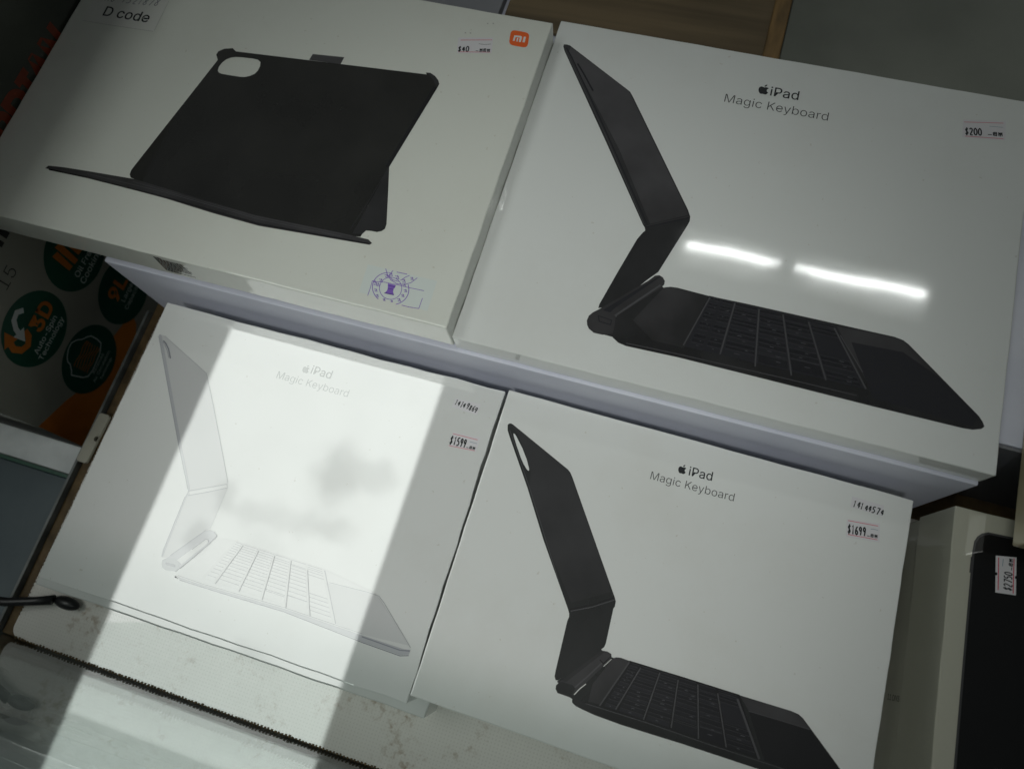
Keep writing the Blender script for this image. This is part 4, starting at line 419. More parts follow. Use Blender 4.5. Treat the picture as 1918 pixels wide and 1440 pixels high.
PRINTS = {
 'W': [
  ('picture','p','pale1',1,[[[-131.44,81.3],[-129.99,81.31],[-127.01,81.16],[-82.32,61.94],[-66.64,40.11],[-44.76,8.84],[-32.94,-9.09],[-31.23,-12.95],[-31.58,-42.15],[-34.64,-44.55],[-53.14,-69.31],[-57.0,-70.11],[-57.44,-69.37],[-58.95,-27.16],[-58.69,-22.75],[-59.5,-21.0],[-77.62,2.88],[-79.54,6.04],[-131.21,78.81],[-131.81,80.26]]]),
  ('picture','p','pale2',2,[[[-131.44,81.3],[-129.41,80.71],[-77.6,6.67],[-57.99,-20.57],[-57.5,-24.38],[-57.68,-27.23],[-56.6,-64.9],[-56.28,-69.42],[-57.46,-69.77],[-58.54,-65.47],[-59.11,-27.64],[-58.07,-24.23],[-58.77,-22.47],[-78.05,3.58],[-79.71,5.91],[-131.21,78.81],[-131.81,80.26]]]),
  ('picture','l','pale_line',3,0.5,[[-130.95,78.88],[-79.55,5.96],[-59.18,-21.7]]),
  ('picture','l','pale_line',3,0.5,[[-58.87,-27.34],[-58.47,-45.41],[-57.93,-64.19],[-57.23,-69.48]]),
  ('picture','p','pale0',3,[[[-57.22,-22.84],[-33.35,-11.08],[-31.99,-12.76],[-55.49,-25.22]]]),
  ('picture','l','pale_line',4,0.4,[[-58.47,-22.85],[-44.71,-16.16],[-32.99,-10.51]]),
  ('picture','l','pale_line',4,0.4,[[-57.14,-25.69],[-45.43,-20.05],[-31.9,-12.97]]),
  ('picture','l','pale_line',3,0.25,[[-127.01,81.16],[-82.32,61.94],[-66.64,40.11],[-32.94,-9.09]]),
  ('picture','l','pale_dark',4,1.0,[[-126.31,77.28],[-123.43,75.69],[-119.31,72.11],[-114.53,65.48]]),
  ('picture','l','pale_line',5,0.5,[[-126.42,76.31],[-123.88,74.63],[-120.02,70.98],[-115.91,65.57]]),
  ('picture','p','pale2',4,[[[-55.05,-74.17],[-55.9,-71.78],[-53.14,-69.31],[-34.64,-44.55],[-31.47,-43.36],[-28.04,-43.59],[-25.21,-45.46],[-25.63,-48.13],[-41.87,-73.6],[-43.26,-76.11],[-50.52,-77.13],[-53.48,-76.35]]]),
  ('picture','p','pale3',5,[[[-55.05,-74.17],[-55.72,-71.86],[-52.73,-69.39],[-47.47,-67.98],[-43.18,-70.03],[-42.01,-73.31],[-43.26,-76.11],[-50.52,-77.13],[-53.48,-76.35]]]),
  ('picture','p','pale_dark',6,[[[-52.82,-72.33],[-46.47,-71.66],[-45.09,-72.24],[-44.87,-73.49],[-51.25,-74.05],[-52.45,-73.41]]]),
  ('picture','p','pale0',5,[[[-45.62,-68.76],[-32.09,-50.15],[-30.19,-50.26],[-29.19,-51.65],[-41.15,-70.42]]]),
  ('picture','l','pale_dark',6,0.4,[[-38.28,-59.17],[-31.81,-49.93],[-30.13,-49.91],[-28.94,-51.38]]),
  ('picture','l','pale_line',6,0.4,[[-51.56,-67.18],[-34.61,-44.61]]),
  ('picture','l','pale_dark',6,0.5,[[-41.55,-73.5],[-29.03,-53.61],[-25.07,-45.76]]),
  ('picture','p','pale0',2,[[[-42.33,-79.63],[-42.45,-77.05],[-41.06,-75.33],[-35.89,-65.91],[-24.86,-46.57],[-10.98,-44.81],[56.05,-44.94],[93.52,-49.37],[95.4,-50.07],[100.46,-53.22],[128.41,-74.67],[129.64,-77.27],[129.06,-79.62],[123.79,-81.51],[97.43,-81.06],[39.7,-78.58],[-1.69,-79.64],[-29.76,-80.64],[-39.14,-79.88],[-42.47,-78.72]]]),
  ('picture','p','pale1',3,[[[60.36,-53.13],[95.4,-50.07],[100.46,-53.22],[127.18,-74.25],[95.25,-76.7],[75.85,-75.44]]]),
  ('picture','l','pale_line',4,0.35,[[62.34,-52.34],[90.0,-50.63],[97.93,-50.87],[102.3,-53.71],[128.77,-75.06]]),
  ('picture','p','pale2',4,[[[-42.6,-77.68],[-39.06,-78.78],[-21.04,-78.81],[38.94,-76.73],[95.42,-77.15],[124.97,-77.2],[129.23,-76.41],[129.0,-79.44],[123.7,-81.25],[97.36,-80.88],[39.62,-78.39],[-1.77,-79.45],[-29.85,-80.46],[-39.23,-79.7]]]),
  ('picture','l','pale_dark',5,0.5,[[-38.3,-80.39],[-1.61,-79.82],[39.74,-78.67],[97.53,-81.32],[123.89,-81.78],[129.19,-79.97]]),
  ('picture','l','pale_dark',5,0.7,[[95.75,-78.05],[122.75,-78.57],[129.03,-77.06]]),
  ('picture','l','pale_line',5,0.3,[[-40.7,-77.87],[-21.34,-78.15],[38.67,-76.09],[95.11,-76.33]]),
  ('picture','p','pale_key_gap',2.5,[[[-11.46,-45.41],[56.04,-45.31],[76.02,-75.21],[-24.16,-74.8]]]),
  ('picture','p','pale0',3,[[[-10.04,-45.87],[-5.42,-45.87],[-5.79,-46.96],[-10.49,-46.97]]]),
  ('picture','l','pale_line',4,0.28,[[-10.06,-45.91],[-5.44,-45.91]]),
  ('picture','p','pale0',3,[[[-10.63,-47.3],[-5.9,-47.3],[-6.28,-48.44],[-11.09,-48.45]]]),
  ('picture','l','pale_line',4,0.28,[[-10.64,-47.35],[-5.91,-47.34]]),
  ('picture','p','pale_k',3,[[[-11.23,-48.8],[-6.4,-48.8],[-6.8,-50.0],[-11.72,-50.0]]]),
  ('picture','l','pale_line',4,0.28,[[-11.25,-48.85],[-6.41,-48.84]]),
  ('picture','p','pale0',3,[[[-11.87,-50.37],[-6.92,-50.37],[-7.34,-51.63],[-12.38,-51.63]]]),
  ('picture','l','pale_line',4,0.28,[[-11.89,-50.42],[-6.93,-50.42]]),
  ('picture','p','pale0',3,[[[-12.54,-52.02],[-7.47,-52.02],[-7.9,-53.35],[-13.08,-53.35]]]),
  ('picture','l','pale_line',4,0.28,[[-12.56,-52.07],[-7.48,-52.07]]),
  ('picture','p','pale_k',3,[[[-13.25,-53.75],[-8.04,-53.75],[-8.5,-55.15],[-13.81,-55.15]]]),
  ('picture','l','pale_line',4,0.28,[[-13.27,-53.8],[-8.06,-53.8]]),
  ('picture','p','pale0',3,[[[-13.99,-55.58],[-8.65,-55.58],[-9.13,-57.05],[-14.58,-57.05]]]),
  ('picture','l','pale_line',4,0.28,[[-14.01,-55.63],[-8.66,-55.63]]),
  ('picture','p','pale0',3,[[[-14.77,-57.5],[-9.28,-57.5],[-9.8,-59.05],[-15.4,-59.05]]]),
  ('picture','l','pale_line',4,0.28,[[-14.79,-57.55],[-9.3,-57.56]]),
  ('picture','p','pale_k',3,[[[-15.59,-59.53],[-9.96,-59.53],[-10.5,-61.17],[-16.26,-61.16]]]),
  ('picture','l','pale_line',4,0.28,[[-15.62,-59.59],[-9.98,-59.59]]),
  ('picture','p','pale0',3,[[[-16.46,-61.67],[-10.67,-61.68],[-11.24,-63.41],[-17.17,-63.4]]]),
  ('picture','l','pale_line',4,0.28,[[-16.49,-61.73],[-10.69,-61.74]]),
  ('picture','p','pale0',3,[[[-17.38,-63.94],[-11.42,-63.95],[-12.03,-65.79],[-18.13,-65.77]]]),
  ('picture','l','pale_line',4,0.28,[[-17.41,-64.0],[-11.44,-64.02]]),
  ('picture','p','pale_k',3,[[[-18.36,-66.34],[-12.22,-66.35],[-12.87,-68.31],[-19.15,-68.29]]]),
  ('picture','l','pale_line',4,0.28,[[-18.39,-66.41],[-12.24,-66.43]]),
  ('picture','p','pale0',3,[[[-19.4,-68.89],[-13.07,-68.91],[-13.76,-70.99],[-20.24,-70.97]]]),
  ('picture','l','pale_line',4,0.28,[[-19.43,-68.97],[-13.09,-68.99]]),
  ('picture','p','pale0',3,[[[-20.5,-71.61],[-13.97,-71.63],[-14.7,-73.85],[-21.4,-73.82]]]),
  ('picture','l','pale_line',4,0.28,[[-20.53,-71.69],[-14.0,-71.71]]),
  ('picture','p','pale0',3,[[[-3.81,-45.86],[6.61,-45.85],[6.46,-46.95],[-4.14,-46.96]]]),
  ('picture','l','pale_line',4,0.28,[[-3.82,-45.9],[6.61,-45.89]]),
  ('picture','p','pale0',3,[[[-4.25,-47.3],[6.42,-47.28],[6.26,-48.43],[-4.6,-48.44]]]),
  ('picture','l','pale_line',4,0.28,[[-4.26,-47.34],[6.41,-47.33]]),
  ('picture','p','pale_k',3,[[[-4.71,-48.8],[6.21,-48.79],[6.05,-49.99],[-5.07,-50.0]]]),
  ('picture','l','pale_line',4,0.28,[[-4.72,-48.84],[6.21,-48.83]]),
  ('picture','p','pale0',3,[[[-5.19,-50.37],[6.0,-50.36],[5.82,-51.63],[-5.57,-51.63]]]),
  ('picture','l','pale_line',4,0.28,[[-5.2,-50.41],[5.99,-50.41]]),
  ('picture','p','pale0',3,[[[-5.69,-52.02],[5.77,-52.02],[5.59,-53.34],[-6.09,-53.35]]]),
  ('picture','l','pale_line',4,0.28,[[-5.7,-52.07],[5.76,-52.06]]),
  ('picture','p','pale_k',3,[[[-6.22,-53.75],[5.53,-53.75],[5.34,-55.15],[-6.65,-55.15]]]),
  ('picture','l','pale_line',4,0.28,[[-6.24,-53.8],[5.52,-53.81]]),
  ('picture','p','pale0',3,[[[-6.78,-55.58],[5.28,-55.58],[5.08,-57.06],[-7.23,-57.05]]]),
  ('picture','l','pale_line',4,0.28,[[-6.79,-55.63],[5.27,-55.64]]),
  ('picture','p','pale0',3,[[[-7.37,-57.5],[5.02,-57.51],[4.8,-59.07],[-7.84,-59.06]]]),
  ('picture','l','pale_line',4,0.28,[[-7.38,-57.56],[5.01,-57.57]]),
  ('picture','p','pale_k',3,[[[-7.99,-59.53],[4.74,-59.55],[4.51,-61.19],[-8.49,-61.17]]]),
  ('picture','l','pale_line',4,0.28,[[-8.0,-59.59],[4.73,-59.61]]),
  ('picture','p','pale0',3,[[[-8.64,-61.68],[4.44,-61.7],[4.2,-63.44],[-9.17,-63.42]]]),
  ('picture','l','pale_line',4,0.28,[[-8.66,-61.74],[4.43,-61.77]]),
  ('picture','p','pale0',3,[[[-9.33,-63.95],[4.13,-63.98],[3.88,-65.82],[-9.9,-65.79]]]),
  ('picture','l','pale_line',4,0.28,[[-9.36,-64.02],[4.12,-64.05]]),
  ('picture','p','pale_k',3,[[[-10.07,-66.36],[3.8,-66.39],[3.53,-68.35],[-10.67,-68.31]]]),
  ('picture','l','pale_line',4,0.28,[[-10.09,-66.43],[3.79,-66.47]]),
  ('picture','p','pale0',3,[[[-10.85,-68.92],[3.45,-68.96],[3.16,-71.05],[-11.49,-71.0]]]),
  ('picture','l','pale_line',4,0.28,[[-10.88,-68.99],[3.44,-69.04]]),
  ('picture','p','pale0',3,[[[-11.68,-71.64],[3.08,-71.69],[2.77,-73.92],[-12.36,-73.86]]]),
  ('picture','l','pale_line',4,0.28,[[-11.71,-71.72],[3.06,-71.77]]),
  ('picture','p','pale0',3,[[[8.24,-45.85],[18.53,-45.83],[18.59,-46.93],[8.11,-46.94]]]),
  ('picture','l','pale_line',4,0.28,[[8.23,-45.89],[18.54,-45.87]]),
  ('picture','p','pale0',3,[[[8.08,-47.28],[18.61,-47.27],[18.68,-48.42],[7.95,-48.43]]]),
  ('picture','l','pale_line',4,0.28,[[8.07,-47.32],[18.62,-47.31]]),
  ('picture','p','pale_k',3,[[[7.91,-48.78],[18.7,-48.77],[18.77,-49.98],[7.78,-49.99]]]),
  ('picture','l','pale_line',4,0.28,[[7.91,-48.83],[18.7,-48.82]]),
  ('picture','p','pale0',3,[[[7.74,-50.36],[18.79,-50.35],[18.86,-51.62],[7.6,-51.63]]]),
  ('picture','l','pale_line',4,0.28,[[7.73,-50.41],[18.79,-50.4]]),
  ('picture','p','pale0',3,[[[7.55,-52.01],[18.88,-52.01],[18.95,-53.34],[7.41,-53.34]]]),
  ('picture','l','pale_line',4,0.28,[[7.55,-52.06],[18.88,-52.06]]),
  ('picture','p','pale_k',3,[[[7.36,-53.75],[18.98,-53.76],[19.05,-55.16],[7.21,-55.15]]]),
  ('picture','l','pale_line',4,0.28,[[7.36,-53.81],[18.98,-53.81]]),
  ('picture','p','pale0',3,[[[7.16,-55.59],[19.08,-55.59],[19.16,-57.07],[7.0,-57.06]]]),
  ('picture','l','pale_line',4,0.28,[[7.15,-55.64],[19.08,-55.64]]),
  ('picture','p','pale0',3,[[[6.95,-57.52],[19.19,-57.52],[19.27,-59.08],[6.77,-59.07]]]),
  ('picture','l','pale_line',4,0.28,[[6.94,-57.57],[19.19,-57.58]]),
  ('picture','p','pale_k',3,[[[6.72,-59.55],[19.3,-59.57],[19.39,-61.22],[6.54,-61.2]]]),
  ('picture','l','pale_line',4,0.28,[[6.71,-59.61],[19.3,-59.63]]),
  ('picture','p','pale0',3,[[[6.48,-61.7],[19.42,-61.72],[19.52,-63.47],[6.29,-63.45]]]),
  ('picture','l','pale_line',4,0.28,[[6.47,-61.77],[19.43,-61.79]]),
  ('picture','p','pale0',3,[[[6.23,-63.98],[19.55,-64.01],[19.65,-65.86],[6.02,-65.83]]]),
  ('picture','l','pale_line',4,0.28,[[6.22,-64.05],[19.55,-64.08]]),
  ('picture','p','pale_k',3,[[[5.96,-66.4],[19.69,-66.43],[19.8,-68.4],[5.74,-68.36]]]),
  ('picture','l','pale_line',4,0.28,[[5.95,-66.47],[19.69,-66.51]]),
  ('picture','p','pale0',3,[[[5.68,-68.97],[19.83,-69.01],[19.9,-70.31],[5.53,-70.26]]]),
  ('picture','l','pale_line',4,0.28,[[5.67,-69.04],[19.83,-69.09]]),
  ('picture','p','pale0',3,[[[5.46,-70.89],[19.94,-70.94],[20.11,-73.98],[5.13,-73.92]]]),
  ('picture','l','pale_line',4,0.28,[[5.46,-70.97],[19.94,-71.02]]),
  ('picture','p','pale0',3,[[[20.16,-45.83],[30.48,-45.81],[30.89,-47.45],[20.3,-47.47]]]),
  ('picture','l','pale_line',4,0.28,[[20.17,-45.87],[30.49,-45.85]]),
  ('picture','p','pale0',3,[[[20.33,-47.81],[30.98,-47.8],[31.19,-48.64],[20.4,-48.65]]]),
  ('picture','l','pale_line',4,0.28,[[20.33,-47.85],[30.99,-47.84]]),
  ('picture','p','pale_k',3,[[[20.43,-49.01],[31.28,-49.0],[31.61,-50.35],[20.54,-50.35]]]),
  ('picture','l','pale_line',4,0.28,[[20.43,-49.06],[31.29,-49.05]]),
  ('picture','p','pale0',3,[[[20.57,-50.73],[31.71,-50.72],[32.06,-52.14],[20.68,-52.14]]]),
  ('picture','l','pale_line',4,0.28,[[20.57,-50.78],[31.72,-50.77]]),
  ('picture','p','pale0',3,[[[20.72,-52.54],[32.16,-52.54],[32.53,-54.03],[20.84,-54.03]]]),
  ('picture','l','pale_line',4,0.28,[[20.72,-52.59],[32.17,-52.59]]),
  ('picture','p','pale_k',3,[[[20.87,-54.45],[32.64,-54.45],[33.03,-56.03],[21.0,-56.03]]]),
  ('picture','l','pale_line',4,0.28,[[20.88,-54.5],[32.65,-54.51]]),
  ('picture','p','pale0',3,[[[21.04,-56.47],[33.14,-56.48],[33.56,-58.15],[21.18,-58.14]]]),
  ('picture','l','pale_line',4,0.28,[[21.04,-56.53],[33.16,-56.53]]),
  ('picture','p','pale0',3,[[[21.22,-58.61],[33.68,-58.62],[34.12,-60.4],[21.36,-60.38]]]),
  ('picture','l','pale_line',4,0.28,[[21.22,-58.67],[33.69,-58.68]]),
  ('picture','p','pale_k',3,[[[21.4,-60.88],[34.24,-60.9],[34.71,-62.79],[21.56,-62.77]]]),
  ('picture','l','pale_line',4,0.28,[[21.41,-60.95],[34.26,-60.96]]),
  ('picture','p','pale0',3,[[[21.6,-63.3],[34.85,-63.32],[35.35,-65.33],[21.77,-65.3]]]),
  ('picture','l','pale_line',4,0.28,[[21.61,-63.36],[34.86,-63.39]]),
  ('picture','p','pale0',3,[[[21.81,-65.87],[35.49,-65.9],[36.03,-68.05],[21.99,-68.01]]]),
  ('picture','l','pale_line',4,0.28,[[21.82,-65.94],[35.51,-65.97]]),
  ('picture','p','pale_k',3,[[[22.04,-68.61],[36.18,-68.65],[36.26,-68.98],[22.07,-68.94]]]),
  ('picture','l','pale_line',4,0.28,[[22.04,-68.69],[36.2,-68.73]]),
  ('picture','p','pale0',3,[[[22.12,-69.56],[36.41,-69.6],[37.52,-74.05],[22.48,-73.99]]]),
  ('picture','l','pale_line',4,0.28,[[22.12,-69.63],[36.43,-69.68]]),
  ('picture','p','pale0',3,[[[32.12,-45.81],[42.36,-45.8],[43.44,-48.23],[32.79,-48.24]]]),
  ('picture','l','pale_line',4,0.28,[[32.13,-45.85],[42.38,-45.84]]),
  ('picture','p','pale0',3,[[[32.89,-48.59],[43.59,-48.58],[43.74,-48.91],[32.98,-48.92]]]),
  ('picture','l','pale_line',4,0.28,[[32.9,-48.63],[43.61,-48.62]]),
  ('picture','p','pale_k',3,[[[33.08,-49.28],[43.9,-49.27],[44.57,-50.78],[33.49,-50.78]]]),
  ('picture','l','pale_line',4,0.28,[[33.09,-49.33],[43.92,-49.32]]),
  ('picture','p','pale0',3,[[[33.6,-51.17],[44.74,-51.16],[45.44,-52.76],[34.04,-52.76]]]),
  ('picture','l','pale_line',4,0.28,[[33.61,-51.21],[44.76,-51.21]]),
  ('picture','p','pale0',3,[[[34.15,-53.16],[45.62,-53.16],[46.37,-54.86],[34.61,-54.85]]]),
  ('picture','l','pale_line',4,0.28,[[34.16,-53.21],[45.64,-53.21]]),
  ('picture','p','pale_k',3,[[[34.73,-55.28],[46.56,-55.29],[47.35,-57.09],[35.23,-57.08]]]),
  ('picture','l','pale_line',4,0.28,[[34.75,-55.34],[46.58,-55.34]]),
  ('picture','p','pale0',3,[[[35.35,-57.54],[47.56,-57.55],[48.4,-59.47],[35.88,-59.45]]]),
  ('picture','l','pale_line',4,0.28,[[35.37,-57.6],[47.58,-57.6]]),
  ('picture','p','pale0',3,[[[36.02,-59.94],[48.62,-59.95],[49.52,-62.0],[36.58,-61.98]]]),
  ('picture','l','pale_line',4,0.28,[[36.03,-60.0],[48.65,-60.02]]),
  ('picture','p','pale_k',3,[[[36.72,-62.5],[49.76,-62.52],[50.72,-64.72],[37.33,-64.69]]]),
  ('picture','l','pale_line',4,0.28,[[36.74,-62.57],[49.78,-62.59]]),
  ('picture','p','pale0',3,[[[37.48,-65.24],[50.97,-65.28],[52.01,-67.62],[38.13,-67.59]]]),
  ('picture','l','pale_line',4,0.28,[[37.5,-65.32],[51.0,-65.35]]),
  ('picture','p','pale0',3,[[[38.29,-68.19],[52.27,-68.23],[51.86,-67.28],[38.03,-67.25]]]),
  ('picture','l','pale_line',4,0.28,[[38.31,-68.26],[52.31,-68.3]]),
  ('picture','p','pale_k',3,[[[38.2,-67.84],[52.12,-67.88],[54.88,-74.12],[39.91,-74.06]]]),
  ('picture','l','pale_line',4,0.28,[[38.22,-67.92],[52.15,-67.96]]),
  ('picture','p','pale0',3,[[[44.01,-45.79],[54.49,-45.78],[55.0,-46.58],[44.39,-46.6]]]),
  ('picture','l','pale_line',4,0.28,[[44.03,-45.83],[54.51,-45.82]]),
  ('picture','p','pale0',3,[[[44.54,-46.93],[55.22,-46.92],[55.68,-47.65],[44.88,-47.66]]]),
  ('picture','l','pale_line',4,0.28,[[44.56,-46.98],[55.24,-46.96]]),
  ('picture','p','pale_k',3,[[[45.05,-48.01],[55.9,-48.0],[56.67,-49.2],[45.61,-49.21]]]),
  ('picture','l','pale_line',4,0.28,[[45.07,-48.05],[55.93,-48.04]]),
  ('picture','p','pale0',3,[[[45.78,-49.58],[56.91,-49.57],[57.87,-51.07],[46.48,-51.08]]]),
  ('picture','l','pale_line',4,0.28,[[45.8,-49.62],[56.93,-49.61]]),
  ('picture','p','pale0',3,[[[46.67,-51.46],[58.11,-51.46],[64.82,-61.97],[51.58,-61.95]]]),
  ('picture','l','pale_line',4,0.28,[[46.69,-51.51],[58.14,-51.51]]),
  ('picture','p','pale_k',3,[[[51.82,-62.47],[65.16,-62.5],[66.32,-64.32],[52.67,-64.29]]]),
  ('picture','l','pale_line',4,0.28,[[51.85,-62.54],[65.2,-62.56]]),
  ('picture','p','pale0',3,[[[52.93,-64.84],[66.67,-64.87],[67.91,-66.8],[53.84,-66.77]]]),
  ('picture','l','pale_line',4,0.28,[[52.97,-64.91],[66.72,-64.94]]),
  ('picture','p','pale0',3,[[[54.11,-67.36],[68.28,-67.4],[69.6,-69.45],[55.07,-69.41]]]),
  ('picture','l','pale_line',4,0.28,[[54.15,-67.43],[68.33,-67.47]]),
  ('picture','p','pale_k',3,[[[55.37,-70.04],[70.0,-70.08],[71.13,-71.86],[56.2,-71.81]]]),
  ('picture','l','pale_line',4,0.28,[[55.4,-70.11],[70.05,-70.16]]),
  ('picture','p','pale0',3,[[[56.51,-72.47],[71.56,-72.53],[72.62,-74.19],[57.28,-74.13]]]),
  ('picture','l','pale_line',4,0.28,[[56.55,-72.56],[71.61,-72.61]]),
  ('picture','l','pale0',5,0.7,[[-5.08,-46.62],[-13.7,-75.39]]),
  ('picture','l','pale_line',6,0.25,[[-4.44,-46.59],[-12.89,-75.37]]),
  ('picture','l','pale0',5,0.7,[[6.93,-46.77],[4.31,-75.53]]),
  ('picture','l','pale_line',6,0.25,[[7.56,-46.73],[5.11,-75.51]]),
  ('picture','l','pale0',5,0.7,[[19.16,-46.82],[21.79,-75.76]]),
  ('picture','l','pale_line',6,0.25,[[19.79,-46.78],[22.58,-75.74]]),
  ('picture','l','pale0',5,0.7,[[31.36,-46.52],[39.38,-75.89]]),
  ('picture','l','pale_line',6,0.25,[[31.99,-46.48],[40.16,-75.87]]),
  ('picture','l','pale0',5,0.7,[[44.46,-48.85],[57.07,-75.93]]),
  ('picture','l','pale_line',6,0.25,[[45.08,-48.81],[57.84,-75.91]]),
  ('picture','l','pale_line',5,0.5,[[56.61,-45.92],[76.07,-75.51]]),
  ('title','a','pale_ink',1,[-9.94,81.97],[-10.79,88.28]),
  ('title','t','pale_ink',1,'iPad',[-5.8,82.87],[10.47,82.64]),
  ('title','t','pale_ink2',1,'Magic',[-29.33,72.62],[27.75,72.88]),
  ('number_sticker','p','sticker',1,[[[104.34,93.05],[123.53,93.57],[123.2,85.36],[104.09,86.08]]]),
  ('number_sticker','t','pen',2,'hand14149869',[104.6,88.37],[122.22,86.62]),
  ('price_sticker','p','sticker',1,[[[110.63,68.77],[130.89,70.22],[130.55,59.6],[110.63,58.15]]]),
  ('price_sticker','l','red_ink',2,0.35,[[110.8,67.72],[129.25,68.1]]),
  ('price_sticker','l','red_ink',2,0.35,[[110.76,58.77],[129.56,60.14]]),
  ('price_sticker','l','blue_ink',2,0.3,[[124.16,65.43],[129.52,65.43]]),
  ('price_sticker','t','dark_ink',3,'price1599',[110.53,59.96],[122.66,60.36]),
  ('price_sticker','t','dark_ink',3,'han1',[122.93,60.27],[129.61,60.49]),
 ],
 'B': [
  ('picture','p','ink',1,[[[-131.87,80.54],[-131.34,81.86],[-129.89,82.38],[-128.25,81.97],[-82.73,62.1],[-80.44,60.45],[-78.05,57.46],[-34.4,-4.78],[-30.65,-10.11],[-29.44,-12.26],[-29.21,-15.59],[-29.8,-16.78],[-28.93,-38.8],[-29.32,-41.12],[-30.89,-43.32],[-41.03,-54.98],[-51.7,-68.91],[-53.28,-69.17],[-54.44,-67.38],[-54.81,-63.9],[-55.97,-33.02],[-55.55,-30.39],[-55.99,-28.39],[-57.46,-25.96],[-85.14,11.62],[-105.55,42.01],[-128.08,72.96],[-130.76,77.0]],[[-126.18,75.91],[-125.23,75.89],[-123.7,74.61],[-117.04,67.57],[-111.67,60.63],[-108.54,55.47],[-108.06,54.21],[-108.28,53.4],[-109.58,54.04],[-112.88,57.0],[-115.77,60.38],[-121.44,68.19],[-125.15,73.8]]]),
  ('picture','p','ink_mid',2,[[[-129.27,81.29],[-128.14,81.62],[-82.63,61.76],[-80.08,59.17],[-37.54,-0.9],[-34.37,-7.56],[-56.61,-21.37],[-75.45,1.2],[-104.29,42.38],[-106.92,54.08],[-116.19,67.81],[-123.02,76.34]]]),
  ('picture','l','ink_line',3,0.6,[[-55.5,-26.55],[-42.77,-19.86],[-30.47,-11.57]]),
  ('picture','l','ink_black',3,0.7,[[-56.1,-25.7],[-43.69,-19.11],[-31.14,-10.39]]),
  ('picture','l','ink_line',3,0.4,[[-129.29,77.42],[-104.42,42.8],[-66.49,-13.13]]),
  ('picture','p','ink_soft',4,[[[-52.12,-71.91],[-51.87,-73.99],[-50.08,-75.97],[-42.55,-76.05],[-40.95,-75.0],[-39.85,-73.42],[-26.96,-52.33],[-23.46,-45.61],[-24.04,-43.86],[-26.81,-43.18],[-30.68,-43.89],[-49.73,-68.16]]]),
  ('picture','p','ink',5,[[[-52.12,-71.91],[-51.87,-73.99],[-50.08,-75.97],[-42.55,-76.05],[-40.95,-75.0],[-40.23,-70.03],[-42.31,-68.79],[-48.38,-68.82],[-50.5,-69.49]]]),
  ('picture','p','ink_mid',5,[[[-49.73,-68.16],[-30.68,-43.89],[-28.22,-43.35],[-29.41,-45.38],[-46.78,-68.31]]]),
  ('picture','l','ink_line',6,0.9,[[-40.63,-69.62],[-34.89,-61.28],[-28.06,-50.37]]),
  ('picture','l','ink_black',6,0.6,[[-30.07,-49.35],[-27.33,-50.96],[-23.7,-45.14]]),
  ('picture','p','ink',2,[[[-40.09,-78.06],[-40.33,-76.79],[-39.7,-74.98],[-22.56,-46.16],[-20.61,-44.83],[-17.61,-44.22],[-11.83,-44.43],[21.9,-43.75],[56.41,-43.4],[87.2,-42.79],[92.07,-43.17],[94.97,-44.55],[120.65,-65.45],[130.48,-73.74],[132.12,-76.42],[130.7,-78.92],[126.3,-79.78],[75.91,-80.0],[30.46,-80.47],[-7.89,-81.52],[-24.86,-81.17],[-32.45,-80.42],[-37.19,-79.8],[-39.42,-78.81]]]),
  ('picture','p','ink_soft',3,[[[-22.49,-46.41],[-20.56,-45.03],[-17.56,-44.42],[-12.33,-44.7],[-23.32,-74.31],[-30.53,-75.01],[-30.62,-64.27]]]),
  ('picture','p','ink_soft',3,[[[57.06,-43.75],[87.25,-43.05],[92.12,-43.43],[94.79,-44.78],[99.94,-49.42],[63.64,-50.49]]]),
  ('picture','p','ink_black',3,[[[63.82,-50.82],[100.28,-49.74],[128.81,-72.82],[127.24,-76.26],[77.97,-74.52]]]),
  ('picture','l','ink_line',4,0.35,[[63.66,-50.59],[100.25,-49.59]]),
  ('picture','l','ink_line',5,0.45,[[-31.83,-76.49],[7.31,-75.59],[45.65,-75.86],[88.85,-75.49]]),
  ('picture','p','ink_mid',4,[[[-39.35,-77.82],[-38.3,-75.88],[-31.9,-76.25],[-22.86,-76.03],[-25.13,-80.2],[-32.07,-79.76],[-36.74,-79.39]]]),
  ('picture','p','ink',1.5,[[[-42.55,-76.05],[-26.96,-52.33],[-23.46,-45.61],[-19.44,-46.0],[-26.4,-62.94],[-37.36,-77.18]]]),
  ('picture','p','ink',1.4,[[[-52.26,-69.83],[-41.28,-54.53],[-30.83,-43.11],[-28.37,-44.5],[-38.33,-58.87],[-48.38,-71.21]]]),
  ('picture','l','white_ink',6,0.35,[[-26.81,-52.45],[-23.16,-46.73]]),
  ('picture','l','white_ink',6,0.5,[[-39.91,-73.81],[-37.71,-69.77],[-34.58,-65.53]]),
  ('picture','p','ink_black',2.5,[[[-12.1,-44.69],[56.75,-43.6],[75.61,-74.56],[-23.29,-75.47]]]),
  ('picture','p','key',3,[[[-10.64,-45.16],[-5.67,-45.08],[-5.99,-46.26],[-11.05,-46.34]]]),
  ('picture','l','key_line',4,0.28,[[-10.66,-45.2],[-5.68,-45.12]]),
  ('picture','p','key2',3,[[[-11.17,-46.7],[-6.09,-46.62],[-6.42,-47.86],[-11.59,-47.94]]]),
  ('picture','l','key_line',4,0.28,[[-11.19,-46.75],[-6.1,-46.67]]),
  ('picture','p','key3',3,[[[-11.72,-48.31],[-6.52,-48.24],[-6.87,-49.53],[-12.16,-49.6]]]),
  ('picture','l','key_line',4,0.28,[[-11.74,-48.36],[-6.54,-48.28]]),
  ('picture','p','key',3,[[[-12.29,-50.0],[-6.98,-49.92],[-7.35,-51.27],[-12.75,-51.35]]]),
  ('picture','l','key_line',4,0.28,[[-12.31,-50.05],[-6.99,-49.97]]),
  ('picture','l','legend',4,0.3,[[-9.21,-50.62],[-8.52,-50.61]]),
